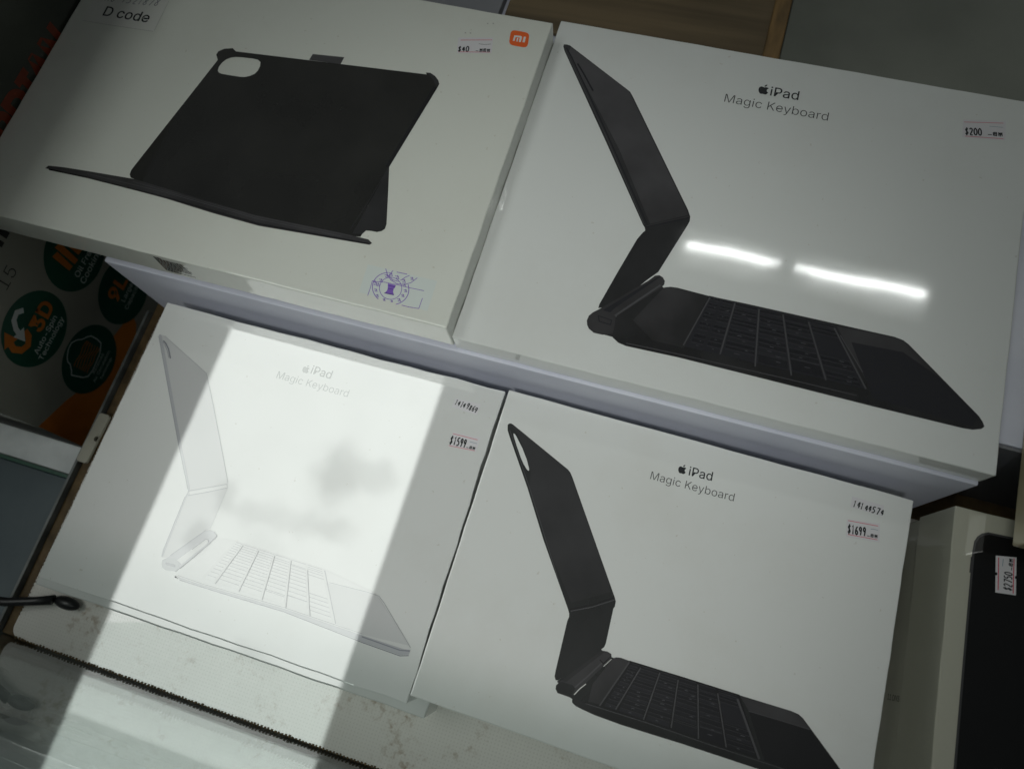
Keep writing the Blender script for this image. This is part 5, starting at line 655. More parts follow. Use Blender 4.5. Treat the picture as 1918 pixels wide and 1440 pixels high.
  ('picture','p','key2',3,[[[-12.89,-51.76],[-7.46,-51.68],[-7.84,-53.09],[-13.38,-53.17]]]),
  ('picture','l','key_line',4,0.28,[[-12.91,-51.81],[-7.47,-51.74]]),
  ('picture','l','legend',4,0.3,[[-9.29,-52.41],[-8.25,-52.39]]),
  ('picture','p','key3',3,[[[-13.52,-53.6],[-7.96,-53.53],[-8.36,-55.01],[-14.03,-55.08]]]),
  ('picture','l','key_line',4,0.28,[[-13.54,-53.66],[-7.98,-53.58]]),
  ('picture','l','legend',4,0.3,[[-11.57,-54.31],[-10.98,-54.3]]),
  ('picture','p','key',3,[[[-14.18,-55.54],[-8.49,-55.46],[-8.91,-57.01],[-14.71,-57.09]]]),
  ('picture','l','key_line',4,0.28,[[-14.2,-55.6],[-8.5,-55.52]]),
  ('picture','l','legend',4,0.3,[[-12.64,-56.28],[-11.81,-56.27]]),
  ('picture','p','key2',3,[[[-14.87,-57.57],[-9.04,-57.49],[-9.48,-59.12],[-15.43,-59.2]]]),
  ('picture','l','key_line',4,0.28,[[-14.89,-57.63],[-9.06,-57.55]]),
  ('picture','p','key3',3,[[[-15.6,-59.7],[-9.62,-59.62],[-10.08,-61.34],[-16.18,-61.41]]]),
  ('picture','l','key_line',4,0.28,[[-15.62,-59.76],[-9.64,-59.68]]),
  ('picture','l','legend',4,0.3,[[-12.24,-60.5],[-11.28,-60.49]]),
  ('picture','p','key',3,[[[-16.36,-61.94],[-10.23,-61.86],[-10.72,-63.67],[-16.98,-63.74]]]),
  ('picture','l','key_line',4,0.28,[[-16.39,-62.0],[-10.25,-61.93]]),
  ('picture','l','legend',4,0.3,[[-13.25,-62.79],[-12.47,-62.78]]),
  ('picture','p','key2',3,[[[-17.17,-64.3],[-10.87,-64.22],[-11.39,-66.13],[-17.82,-66.2]]]),
  ('picture','l','key_line',4,0.28,[[-17.19,-64.37],[-10.89,-64.29]]),
  ('picture','l','legend',4,0.3,[[-14.77,-65.21],[-13.69,-65.2]]),
  ('picture','p','key3',3,[[[-18.02,-66.79],[-11.55,-66.72],[-12.09,-68.73],[-18.7,-68.8]]]),
  ('picture','l','key_line',4,0.28,[[-18.04,-66.86],[-11.57,-66.79]]),
  ('picture','l','legend',4,0.3,[[-15.93,-67.75],[-14.92,-67.74]]),
  ('picture','p','key',3,[[[-18.91,-69.42],[-12.26,-69.35],[-12.84,-71.47],[-19.64,-71.54]]]),
  ('picture','l','key_line',4,0.28,[[-18.94,-69.49],[-12.28,-69.42]]),
  ('picture','p','key2',3,[[[-19.86,-72.2],[-13.02,-72.13],[-13.63,-74.38],[-20.63,-74.45]]]),
  ('picture','l','key_line',4,0.28,[[-19.89,-72.28],[-13.04,-72.21]]),
  ('picture','l','legend',4,0.3,[[-17.47,-73.28],[-16.51,-73.27]]),
  ('picture','p','key',3,[[[-4.02,-45.05],[6.48,-44.89],[6.36,-46.07],[-4.31,-46.24]]]),
  ('picture','l','key_line',4,0.28,[[-4.03,-45.1],[6.48,-44.93]]),
  ('picture','p','key2',3,[[[-4.41,-46.6],[6.32,-46.43],[6.2,-47.67],[-4.71,-47.83]]]),
  ('picture','l','key_line',4,0.28,[[-4.42,-46.64],[6.32,-46.48]]),
  ('picture','p','key3',3,[[[-4.81,-48.21],[6.16,-48.05],[6.03,-49.34],[-5.13,-49.5]]]),
  ('picture','l','key_line',4,0.28,[[-4.82,-48.26],[6.15,-48.09]]),
  ('picture','p','key',3,[[[-5.23,-49.9],[5.98,-49.73],[5.85,-51.08],[-5.56,-51.24]]]),
  ('picture','l','key_line',4,0.28,[[-5.24,-49.95],[5.98,-49.78]]),
  ('picture','p','key2',3,[[[-5.67,-51.66],[5.8,-51.49],[5.66,-52.9],[-6.02,-53.07]]]),
  ('picture','l','key_line',4,0.28,[[-5.68,-51.71],[5.8,-51.55]]),
  ('picture','p','key3',3,[[[-6.12,-53.5],[5.61,-53.34],[5.46,-54.82],[-6.49,-54.98]]]),
  ('picture','l','key_line',4,0.28,[[-6.14,-53.56],[5.61,-53.39]]),
  ('picture','p','key',3,[[[-6.61,-55.44],[5.41,-55.27],[5.25,-56.83],[-6.99,-56.99]]]),
  ('picture','l','key_line',4,0.28,[[-6.62,-55.49],[5.41,-55.33]]),
  ('picture','p','key2',3,[[[-7.11,-57.46],[5.2,-57.3],[5.04,-58.94],[-7.52,-59.09]]]),
  ('picture','l','key_line',4,0.28,[[-7.13,-57.52],[5.2,-57.36]]),
  ('picture','p','key3',3,[[[-7.64,-59.6],[4.98,-59.44],[4.81,-61.15],[-8.07,-61.31]]]),
  ('picture','l','key_line',4,0.28,[[-7.66,-59.66],[4.98,-59.5]]),
  ('picture','l','legend',4,0.3,[[-3.51,-60.39],[-1.4,-60.36]]),
  ('picture','p','key',3,[[[-8.2,-61.84],[4.75,-61.68],[4.57,-63.49],[-8.65,-63.64]]]),
  ('picture','l','key_line',4,0.28,[[-8.22,-61.91],[4.75,-61.75]]),
  ('picture','l','legend',4,0.3,[[-2.38,-62.66],[-0.78,-62.64]]),
  ('picture','p','key2',3,[[[-8.79,-64.2],[4.51,-64.05],[4.31,-65.95],[-9.26,-66.1]]]),
  ('picture','l','key_line',4,0.28,[[-8.81,-64.27],[4.5,-64.12]]),
  ('picture','l','legend',4,0.3,[[-2.17,-65.06],[-0.46,-65.05]]),
  ('picture','p','key3',3,[[[-9.41,-66.69],[4.25,-66.54],[4.04,-68.55],[-9.91,-68.7]]]),
  ('picture','l','key_line',4,0.28,[[-9.43,-66.77],[4.24,-66.61]]),
  ('picture','l','legend',4,0.3,[[-2.68,-67.61],[-0.11,-67.58]]),
  ('picture','p','key',3,[[[-10.07,-69.32],[3.98,-69.18],[3.76,-71.31],[-10.59,-71.45]]]),
  ('picture','l','key_line',4,0.28,[[-10.08,-69.4],[3.97,-69.25]]),
  ('picture','l','legend',4,0.3,[[-4.27,-70.31],[-2.45,-70.29]]),
  ('picture','p','key2',3,[[[-10.76,-72.11],[3.69,-71.96],[3.46,-74.22],[-11.32,-74.36]]]),
  ('picture','l','key_line',4,0.28,[[-10.78,-72.19],[3.68,-72.05]]),
  ('picture','l','legend',4,0.3,[[-5.31,-73.17],[-3.56,-73.15]]),
  ('picture','p','key',3,[[[8.14,-44.86],[18.25,-44.7],[18.32,-45.89],[8.04,-46.05]]]),
  ('picture','l','key_line',4,0.28,[[8.13,-44.91],[18.25,-44.75]]),
  ('picture','p','key2',3,[[[8.01,-46.41],[18.34,-46.25],[18.42,-47.48],[7.91,-47.64]]]),
  ('picture','l','key_line',4,0.28,[[8.01,-46.45],[18.34,-46.29]]),
  ('picture','p','key3',3,[[[7.88,-48.02],[18.44,-47.86],[18.52,-49.15],[7.78,-49.31]]]),
  ('picture','l','key_line',4,0.28,[[7.88,-48.07],[18.44,-47.91]]),
  ('picture','p','key',3,[[[7.75,-49.7],[18.54,-49.55],[18.62,-50.9],[7.64,-51.05]]]),
  ('picture','l','key_line',4,0.28,[[7.75,-49.75],[18.55,-49.6]]),
  ('picture','l','legend',4,0.3,[[11.38,-50.32],[13.0,-50.3]]),
  ('picture','p','key2',3,[[[7.61,-51.47],[18.65,-51.31],[18.74,-52.72],[7.5,-52.88]]]),
  ('picture','l','key_line',4,0.28,[[7.6,-51.52],[18.65,-51.36]]),
  ('picture','l','legend',4,0.3,[[14.44,-52.07],[16.38,-52.04]]),
  ('picture','p','key3',3,[[[7.46,-53.31],[18.76,-53.16],[18.85,-54.64],[7.34,-54.79]]]),
  ('picture','l','key_line',4,0.28,[[7.46,-53.37],[18.77,-53.21]]),
  ('picture','p','key',3,[[[7.31,-55.25],[18.88,-55.09],[18.98,-56.65],[7.18,-56.8]]]),
  ('picture','l','key_line',4,0.28,[[7.3,-55.31],[18.88,-55.15]]),
  ('picture','p','key2',3,[[[7.14,-57.28],[19.01,-57.12],[19.11,-58.76],[7.01,-58.91]]]),
  ('picture','l','key_line',4,0.28,[[7.14,-57.34],[19.01,-57.18]]),
  ('picture','l','legend',4,0.3,[[14.26,-57.99],[15.87,-57.97]]),
  ('picture','p','key3',3,[[[6.97,-59.41],[19.14,-59.26],[19.24,-60.98],[6.84,-61.13]]]),
  ('picture','l','key_line',4,0.28,[[6.97,-59.48],[19.14,-59.32]]),
  ('picture','l','legend',4,0.3,[[12.38,-60.19],[14.16,-60.17]]),
  ('picture','p','key',3,[[[6.79,-61.66],[19.27,-61.51],[19.38,-63.32],[6.65,-63.46]]]),
  ('picture','l','key_line',4,0.28,[[6.79,-61.72],[19.28,-61.57]]),
  ('picture','l','legend',4,0.3,[[11.87,-62.49],[14.36,-62.46]]),
  ('picture','p','key2',3,[[[6.6,-64.02],[19.42,-63.87],[19.54,-65.78],[6.45,-65.93]]]),
  ('picture','l','key_line',4,0.28,[[6.6,-64.09],[19.42,-63.94]]),
  ('picture','l','legend',4,0.3,[[14.43,-64.88],[16.57,-64.85]]),
  ('picture','p','key3',3,[[[6.4,-66.52],[19.57,-66.37],[19.69,-68.39],[6.24,-68.53]]]),
  ('picture','l','key_line',4,0.28,[[6.4,-66.59],[19.58,-66.45]]),
  ('picture','p','key',3,[[[6.19,-69.15],[19.73,-69.01],[19.81,-70.33],[6.09,-70.47]]]),
  ('picture','l','key_line',4,0.28,[[6.19,-69.23],[19.74,-69.09]]),
  ('picture','l','legend',4,0.3,[[13.88,-69.73],[15.34,-69.71]]),
  ('picture','p','key2',3,[[[6.04,-71.12],[19.85,-70.98],[20.04,-74.07],[5.79,-74.2]]]),
  ('picture','l','key_line',4,0.28,[[6.03,-71.2],[19.86,-71.06]]),
  ('picture','l','legend',4,0.3,[[11.37,-72.58],[12.99,-72.57]]),
  ('picture','p','key',3,[[[19.91,-44.68],[30.2,-44.52],[30.61,-46.27],[20.06,-46.44]]]),
  ('picture','l','key_line',4,0.28,[[19.91,-44.72],[30.21,-44.56]]),
  ('picture','p','key2',3,[[[20.09,-46.8],[30.69,-46.64],[30.9,-47.55],[20.16,-47.71]]]),
  ('picture','l','key_line',4,0.28,[[20.09,-46.85],[30.7,-46.69]]),
  ('picture','p','key3',3,[[[20.2,-48.09],[30.98,-47.93],[31.31,-49.36],[20.32,-49.52]]]),
  ('picture','l','key_line',4,0.28,[[20.2,-48.14],[31.0,-47.98]]),
  ('picture','p','key',3,[[[20.35,-49.92],[31.4,-49.76],[31.75,-51.26],[20.48,-51.42]]]),
  ('picture','l','key_line',4,0.28,[[20.35,-49.97],[31.42,-49.81]]),
  ('picture','l','legend',4,0.3,[[24.4,-50.61],[26.14,-50.58]]),
  ('picture','p','key2',3,[[[20.51,-51.84],[31.84,-51.68],[32.21,-53.26],[20.65,-53.42]]]),
  ('picture','l','key_line',4,0.28,[[20.52,-51.9],[31.86,-51.73]]),
  ('picture','l','legend',4,0.3,[[28.91,-52.51],[30.84,-52.48]]),
  ('picture','p','key3',3,[[[20.68,-53.86],[32.31,-53.7],[32.69,-55.37],[20.82,-55.53]]]),
  ('picture','l','key_line',4,0.28,[[20.69,-53.92],[32.32,-53.76]]),
  ('picture','l','legend',4,0.3,[[28.01,-54.59],[29.49,-54.57]]),
  ('picture','p','key',3,[[[20.86,-55.99],[32.79,-55.83],[33.2,-57.59],[21.01,-57.74]]]),
  ('picture','l','key_line',4,0.28,[[20.87,-56.05],[32.81,-55.89]]),
  ('picture','p','key2',3,[[[21.05,-58.23],[33.31,-58.08],[33.73,-59.93],[21.21,-60.08]]]),
  ('picture','l','key_line',4,0.28,[[21.06,-58.3],[33.32,-58.14]]),
  ('picture','p','key3',3,[[[21.25,-60.6],[33.85,-60.45],[34.3,-62.4],[21.42,-62.56]]]),
  ('picture','l','key_line',4,0.28,[[21.26,-60.67],[33.87,-60.51]]),
  ('picture','p','key',3,[[[21.46,-63.11],[34.43,-62.95],[34.9,-65.03],[21.64,-65.18]]]),
  ('picture','l','key_line',4,0.28,[[21.47,-63.18],[34.44,-63.02]]),
  ('picture','l','legend',4,0.3,[[30.44,-64.03],[32.73,-64.0]]),
  ('picture','p','key2',3,[[[21.69,-65.76],[35.03,-65.61],[35.54,-67.81],[21.87,-67.95]]]),
  ('picture','l','key_line',4,0.28,[[21.69,-65.83],[35.05,-65.68]]),
  ('picture','p','key3',3,[[[21.93,-68.57],[35.68,-68.43],[35.76,-68.76],[21.95,-68.91]]]),
  ('picture','l','key_line',4,0.28,[[21.93,-68.65],[35.7,-68.5]]),
  ('picture','p','key',3,[[[22.01,-69.54],[35.9,-69.39],[36.93,-73.91],[22.39,-74.04]]]),
  ('picture','l','key_line',4,0.28,[[22.01,-69.62],[35.92,-69.47]]),
  ('picture','p','key',3,[[[31.87,-44.49],[42.02,-44.33],[43.04,-46.93],[32.53,-47.09]]]),
  ('picture','l','key_line',4,0.28,[[31.88,-44.53],[42.03,-44.37]]),
  ('picture','p','key2',3,[[[32.62,-47.46],[43.19,-47.3],[43.33,-47.66],[32.71,-47.82]]]),
  ('picture','l','key_line',4,0.28,[[32.64,-47.51],[43.21,-47.35]]),
  ('picture','p','key3',3,[[[32.81,-48.2],[43.48,-48.04],[44.12,-49.64],[33.21,-49.8]]]),
  ('picture','l','key_line',4,0.28,[[32.82,-48.25],[43.5,-48.09]]),
  ('picture','p','key',3,[[[33.32,-50.2],[44.28,-50.05],[44.95,-51.73],[33.74,-51.89]]]),
  ('picture','l','key_line',4,0.28,[[33.33,-50.26],[44.3,-50.1]]),
  ('picture','l','legend',4,0.3,[[39.6,-50.95],[40.93,-50.93]]),
  ('picture','p','key2',3,[[[33.85,-52.32],[45.11,-52.16],[45.82,-53.94],[34.3,-54.1]]]),
  ('picture','l','key_line',4,0.28,[[33.86,-52.37],[45.14,-52.21]]),
  ('picture','l','legend',4,0.3,[[41.2,-53.1],[43.24,-53.07]]),
  ('picture','p','key3',3,[[[34.41,-54.55],[46.0,-54.39],[46.75,-56.28],[34.89,-56.44]]]),
  ('picture','l','key_line',4,0.28,[[34.43,-54.61],[46.02,-54.45]]),
  ('picture','p','key',3,[[[35.01,-56.91],[46.93,-56.76],[47.73,-58.76],[35.52,-58.91]]]),
  ('picture','l','key_line',4,0.28,[[35.03,-56.98],[46.96,-56.82]]),
  ('picture','p','key2',3,[[[35.64,-59.42],[47.93,-59.27],[48.77,-61.39],[36.18,-61.54]]]),
  ('picture','l','key_line',4,0.28,[[35.66,-59.48],[47.95,-59.33]]),
  ('picture','l','legend',4,0.3,[[40.13,-60.41],[41.98,-60.39]]),
  ('picture','p','key3',3,[[[36.32,-62.08],[48.98,-61.93],[49.87,-64.18],[36.88,-64.33]]]),
  ('picture','l','key_line',4,0.28,[[36.33,-62.15],[49.01,-61.99]]),
  ('picture','p','key',3,[[[37.03,-64.91],[50.1,-64.76],[51.05,-67.16],[37.64,-67.31]]]),
  ('picture','l','key_line',4,0.28,[[37.05,-64.98],[50.13,-64.83]]),
  ('picture','p','key2',3,[[[37.79,-67.92],[51.29,-67.78],[50.91,-66.82],[37.55,-66.96]]]),
  ('picture','l','key_line',4,0.28,[[37.81,-68.0],[51.32,-67.85]]),
  ('picture','l','legend',4,0.3,[[44.44,-67.37],[46.08,-67.35]]),
  ('picture','p','key3',3,[[[37.7,-67.57],[51.15,-67.42],[53.66,-73.75],[39.3,-73.88]]]),
  ('picture','l','key_line',4,0.28,[[37.72,-67.65],[51.19,-67.5]]),
  ('picture','l','legend',4,0.3,[[43.09,-70.58],[45.72,-70.55]]),
  ('picture','p','key',3,[[[43.7,-44.3],[55.15,-44.12],[55.65,-44.98],[44.06,-45.17]]]),
  ('picture','l','key_line',4,0.28,[[43.71,-44.35],[55.18,-44.17]]),
  ('picture','p','key2',3,[[[44.21,-45.52],[55.86,-45.34],[56.31,-46.12],[44.53,-46.3]]]),
  ('picture','l','key_line',4,0.28,[[44.23,-45.57],[55.89,-45.39]]),
  ('picture','p','key3',3,[[[44.69,-46.67],[56.53,-46.49],[57.27,-47.77],[45.22,-47.95]]]),
  ('picture','l','key_line',4,0.28,[[44.71,-46.72],[56.56,-46.54]]),
  ('picture','p','key',3,[[[45.39,-48.34],[57.5,-48.16],[58.43,-49.75],[46.06,-49.93]]]),
  ('picture','l','key_line',4,0.28,[[45.41,-48.39],[57.53,-48.21]]),
  ('picture','p','key2',3,[[[46.23,-50.34],[58.66,-50.16],[65.05,-61.13],[50.83,-61.31]]]),
  ('picture','l','key_line',4,0.28,[[46.25,-50.39],[58.69,-50.21]]),
  ('picture','p','key3',3,[[[51.05,-61.85],[65.37,-61.67],[66.46,-63.55],[51.84,-63.71]]]),
  ('picture','l','key_line',4,0.28,[[51.08,-61.91],[65.41,-61.74]]),
  ('picture','l','legend',4,0.3,[[58.47,-62.69],[59.98,-62.67]]),
  ('picture','p','key',3,[[[52.08,-64.28],[66.79,-64.12],[67.94,-66.09],[52.9,-66.26]]]),
  ('picture','l','key_line',4,0.28,[[52.11,-64.36],[66.83,-64.19]]),
  ('picture','l','legend',4,0.3,[[61.83,-65.16],[64.29,-65.13]]),
  ('picture','p','key2',3,[[[53.16,-66.86],[68.29,-66.7],[69.51,-68.79],[54.03,-68.95]]]),
  ('picture','l','key_line',4,0.28,[[53.19,-66.94],[68.33,-66.77]]),
  ('picture','l','legend',4,0.3,[[60.06,-67.83],[62.59,-67.8]]),
  ('picture','p','key3',3,[[[54.3,-69.59],[69.88,-69.43],[70.93,-71.23],[55.05,-71.38]]]),
  ('picture','l','key_line',4,0.28,[[54.33,-69.67],[69.93,-69.51]]),
  ('picture','p','key',3,[[[55.34,-72.05],[71.32,-71.9],[72.29,-73.57],[56.04,-73.73]]]),
  ('picture','l','key_line',4,0.28,[[55.37,-72.14],[71.37,-71.98]]),
  ('picture','l','legend',4,0.3,[[61.02,-72.83],[62.72,-72.82]]),
  ('picture','l','ink_line',5,0.75,[[-4.53,-46.24],[-13.29,-74.19]]),
  ('picture','l','ink_line',5,0.75,[[7.48,-45.39],[4.28,-74.57]]),
  ('picture','l','ink_line',5,0.75,[[19.06,-45.95],[21.34,-73.8]]),
  ('picture','l','ink_line',5,0.75,[[31.2,-45.0],[38.23,-74.57]]),
  ('picture','l','ink_line',5,0.75,[[43.72,-46.31],[54.97,-74.23]]),
  ('picture','l','ink_line',5,1.3,[[55.74,-45.82],[74.83,-74.63]]),
  ('picture','l','ink_line',5,0.8,[[-12.03,-44.99],[-23.22,-75.13]]),
  ('picture','l','ink_black',5,0.9,[[-12.1,-44.69],[21.97,-44.06],[56.59,-43.64]]),
  ('title','a','dark_ink',1,[-8.5,80.77],[-8.55,87.36]),
  ('title','t','dark_ink',1,'iPad',[-3.85,81.07],[11.91,81.69]),
  ('title','t','grey_ink',1,'Magic',[-27.7,71.32],[28.45,72.16]),
  ('number_sticker','p','sticker',1,[[[100.91,97.2],[121.3,96.86],[121.25,89.75],[100.96,89.9]]]),
  ('number_sticker','t','pen',2,'hand14144574',[101.82,90.76],[121.77,90.0]),
  ('price_sticker','p','sticker',1,[[[100.08,81.48],[120.64,84.48],[122.06,72.32],[101.55,69.98]]]),
  ('price_sticker','l','red_ink',2,0.4,[[101.04,80.77],[119.67,82.61]]),
  ('price_sticker','l','red_ink',2,0.4,[[102.49,71.89],[120.59,73.79]]),
  ('price_sticker','l','blue_ink',2,0.3,[[115.56,79.39],[117.72,79.88],[119.94,79.9]]),
  ('price_sticker','t','dark_ink',3,'price1699',[101.89,72.51],[113.36,73.83]),
  ('price_sticker','t','dark_ink',3,'han1',[113.78,73.81],[120.61,74.59]),
 ],
 'A': [
  ('picture','p','ink',1,[[[-161.26,111.2],[-161.34,113.17],[-159.49,113.58],[-156.76,113.33],[-105.95,84.16],[-102.7,82.2],[-99.99,78.8],[-41.2,-3.87],[-38.64,-8.59],[-38.26,-11.22],[-38.16,-12.2],[-39.0,-15.95],[-49.84,-54.63],[-55.86,-62.52],[-62.78,-72.72],[-71.52,-85.81],[-81.69,-90.13],[-81.69,-87.23],[-75.26,-59.02],[-69.18,-34.09],[-66.72,-28.37],[-65.46,-26.55],[-66.29,-24.37],[-68.2,-22.24],[-107.63,34.42],[-159.28,107.38]]]),
  ('picture','p','ink_mid',2,[[[-155.52,111.76],[-105.79,83.52],[-102.8,81.24],[-42.17,-4.11],[-40.33,-7.82],[-63.43,-20.69],[-98.57,32.74],[-155.87,106.73]]]),
  ('picture','l','ink_black',3,0.8,[[-158.6,110.37],[-152.62,103.23],[-109.81,42.92],[-65.23,-21.73]]),
  ('picture','l','ink_line',3,0.4,[[-158.6,108.24],[-110.52,41.46],[-67.17,-22.22]]),
  ('picture','l','ink_black',3,1.2,[[-146.69,98.26],[-140.12,90.73],[-129.11,76.83]]),
  ('picture','l','ink_line',3,0.5,[[-145.25,99.28],[-136.76,88.73],[-128.22,77.71]]),
  ('picture','l','ink_black',3,0.7,[[-65.84,-23.99],[-53.2,-17.29],[-38.86,-9.71]]),
  ('picture','l','ink_soft',3,0.6,[[-65.68,-23.07],[-53.45,-16.2],[-39.08,-8.7]]),
  ('picture','p','ink_mid',4,[[[-85.69,-103.51],[-86.65,-100.49],[-86.26,-97.11],[-84.41,-94.15],[-81.39,-91.29],[-54.71,-62.65],[-51.31,-57.97],[-48.56,-56.92],[-46.08,-57.89],[-44.21,-60.19],[-44.04,-62.84],[-45.71,-65.95],[-69.22,-93.44],[-68.21,-98.89],[-68.06,-105.34],[-74.12,-107.76],[-80.05,-107.87],[-83.93,-105.9]]]),
  ('picture','p','ink_soft',5,[[[-85.69,-103.51],[-86.65,-100.49],[-86.26,-97.11],[-84.41,-94.15],[-78.27,-91.71],[-71.36,-92.37],[-68.98,-95.84],[-68.06,-105.34],[-74.12,-107.76],[-80.05,-107.87],[-83.93,-105.9]]]),
  ('picture','l','ink_black',6,0.7,[[-80.28,-95.53],[-71.08,-96.39],[-71.0,-99.63],[-78.58,-99.19],[-80.28,-95.53]]),
  ('picture','l','ink_line',6,1.3,[[-69.76,-92.77],[-46.2,-63.81]]),
  ('picture','p','ink_black',5,[[[-78.47,-90.94],[-49.62,-58.8],[-47.59,-57.86],[-71.13,-87.36],[-73.15,-91.19]]]),
  ('picture','p','ink',2,[[[-67.36,-105.16],[-68.67,-94.12],[-45.0,-65.76],[-42.71,-64.42],[-39.63,-63.28],[-35.28,-62.83],[-14.55,-63.51],[10.69,-62.9],[102.43,-62.26],[107.77,-63.16],[111.32,-65.12],[156.51,-100.97],[158.85,-103.87],[160.2,-106.74],[158.52,-108.69],[153.81,-110.46],[148.13,-111.02],[95.46,-111.17],[20.02,-110.62],[-24.54,-110.45],[-57.68,-111.41],[-63.07,-110.45],[-67.39,-107.98]]]),
  ('picture','p','ink_soft',3,[[[-43.67,-65.08],[-39.57,-63.52],[-14.86,-63.75],[-21.81,-103.41],[-42.11,-103.26],[-57.83,-92.9]]]),
  ('picture','p','ink_mid',3,[[[67.39,-64.12],[102.49,-62.75],[107.4,-63.66],[111.16,-65.87],[133.37,-83.32],[93.01,-100.11]]]),
  ('picture','p','ink_black',3,[[[77.59,-72.61],[108.84,-71.28],[133.37,-83.32],[156.14,-101.35],[153.56,-108.12],[95.59,-106.16]]]),
  ('picture','p','ink',1.5,[[[-74.22,-107.38],[-69.22,-93.44],[-45.41,-64.03],[-41.87,-66.45],[-51.06,-90.3],[-64.52,-107.62]]]),
  ('picture','l','ink_line',4,0.5,[[-58.15,-109.53],[-25.01,-108.37],[42.34,-107.12],[86.17,-106.85]]),
  ('picture','p','ink_black',2.5,[[[-14.22,-63.29],[66.54,-63.84],[90.77,-101.28],[-21.77,-102.13]]]),
  ('picture','p','key',3,[[[-12.34,-63.94],[-6.94,-63.98],[-7.12,-65.49],[-12.6,-65.46]]]),
  ('picture','l','key_line',4,0.3,[[-12.35,-64.0],[-6.94,-64.04]]),
  ('picture','p','key2',3,[[[-12.68,-65.92],[-7.17,-65.95],[-7.35,-67.53],[-12.95,-67.5]]]),
  ('picture','l','key_line',4,0.3,[[-12.69,-65.98],[-7.18,-66.01]]),
  ('picture','p','key3',3,[[[-13.04,-67.98],[-7.41,-68.01],[-7.6,-69.65],[-13.32,-69.63]]]),
  ('picture','l','key_line',4,0.3,[[-13.05,-68.04],[-7.42,-68.07]]),
  ('picture','p','key',3,[[[-13.41,-70.13],[-7.66,-70.16],[-7.86,-71.87],[-13.71,-71.85]]]),
  ('picture','l','key_line',4,0.3,[[-13.42,-70.19],[-7.67,-70.22]]),
  ('picture','l','legend',4,0.3,[[-9.31,-71.0],[-8.42,-71.0]]),
  ('picture','p','key2',3,[[[-13.8,-72.37],[-7.92,-72.39],[-8.13,-74.18],[-14.11,-74.17]]]),
  ('picture','l','key_line',4,0.3,[[-13.81,-72.44],[-7.93,-72.46]]),
  ('picture','p','key3',3,[[[-14.2,-74.72],[-8.2,-74.73],[-8.42,-76.6],[-14.53,-76.59]]]),
  ('picture','l','key_line',4,0.3,[[-14.22,-74.79],[-8.21,-74.8]]),
  ('picture','l','legend',4,0.3,[[-11.83,-75.65],[-10.81,-75.66]]),
  ('picture','p','key',3,[[[-14.63,-77.17],[-8.49,-77.18],[-8.72,-79.14],[-14.97,-79.13]]]),
  ('picture','l','key_line',4,0.3,[[-14.64,-77.24],[-8.49,-77.25]]),
  ('picture','p','key2',3,[[[-15.07,-79.73],[-8.79,-79.74],[-9.03,-81.79],[-15.43,-81.79]]]),
  ('picture','l','key_line',4,0.3,[[-15.09,-79.81],[-8.8,-79.81]]),
  ('picture','l','legend',4,0.3,[[-13.16,-80.75],[-11.98,-80.75]]),
  ('picture','p','key3',3,[[[-15.54,-82.42],[-9.1,-82.42],[-9.35,-84.57],[-15.91,-84.58]]]),
  ('picture','l','key_line',4,0.3,[[-15.55,-82.5],[-9.11,-82.5]]),
  ('picture','l','legend',4,0.3,[[-11.6,-83.49],[-10.85,-83.49]]),
  ('picture','p','key',3,[[[-16.03,-85.25],[-9.43,-85.24],[-9.7,-87.5],[-16.42,-87.51]]]),
  ('picture','l','key_line',4,0.3,[[-16.04,-85.33],[-9.44,-85.32]]),
  ('picture','p','key2',3,[[[-16.54,-88.21],[-9.78,-88.19],[-10.06,-90.57],[-16.96,-90.59]]]),
  ('picture','l','key_line',4,0.3,[[-16.56,-88.3],[-9.79,-88.28]]),
  ('picture','p','key3',3,[[[-17.08,-91.33],[-10.14,-91.3],[-10.44,-93.8],[-17.52,-93.84]]]),
  ('picture','l','key_line',4,0.3,[[-17.1,-91.42],[-10.15,-91.39]]),
  ('picture','p','key',3,[[[-17.65,-94.61],[-10.53,-94.57],[-10.84,-97.21],[-18.11,-97.25]]]),
  ('picture','l','key_line',4,0.3,[[-17.67,-94.71],[-10.54,-94.67]]),
  ('picture','l','legend',4,0.3,[[-13.36,-95.89],[-12.54,-95.89]]),
  ('picture','p','key2',3,[[[-18.25,-98.07],[-10.93,-98.03],[-11.26,-100.81],[-18.74,-100.86]]]),
  ('picture','l','key_line',4,0.3,[[-18.27,-98.17],[-10.94,-98.13]]),
  ('picture','l','legend',4,0.3,[[-14.87,-99.43],[-13.48,-99.42]]),
  ('picture','p','key',3,[[[-4.94,-63.99],[1.38,-64.03],[1.34,-65.54],[-5.08,-65.5]]]),
  ('picture','l','key_line',4,0.3,[[-4.94,-64.05],[1.38,-64.09]]),
  ('picture','p','key2',3,[[[-5.13,-65.97],[1.32,-66.0],[1.27,-67.57],[-5.28,-67.54]]]),
  ('picture','l','key_line',4,0.3,[[-5.14,-66.02],[1.32,-66.06]]),
  ('picture','p','key3',3,[[[-5.33,-68.02],[1.26,-68.06],[1.21,-69.69],[-5.49,-69.66]]]),
  ('picture','l','key_line',4,0.3,[[-5.33,-68.08],[1.26,-68.12]]),
  ('picture','p','key',3,[[[-5.53,-70.16],[1.19,-70.19],[1.14,-71.9],[-5.7,-71.88]]]),
  ('picture','l','key_line',4,0.3,[[-5.54,-70.23],[1.19,-70.26]]),
  ('picture','l','legend',4,0.3,[[-0.89,-71.03],[0.33,-71.04]]),
  ('picture','p','key2',3,[[[-5.75,-72.4],[1.13,-72.43],[1.07,-74.21],[-5.92,-74.19]]]),
  ('picture','l','key_line',4,0.3,[[-5.76,-72.47],[1.12,-72.49]]),
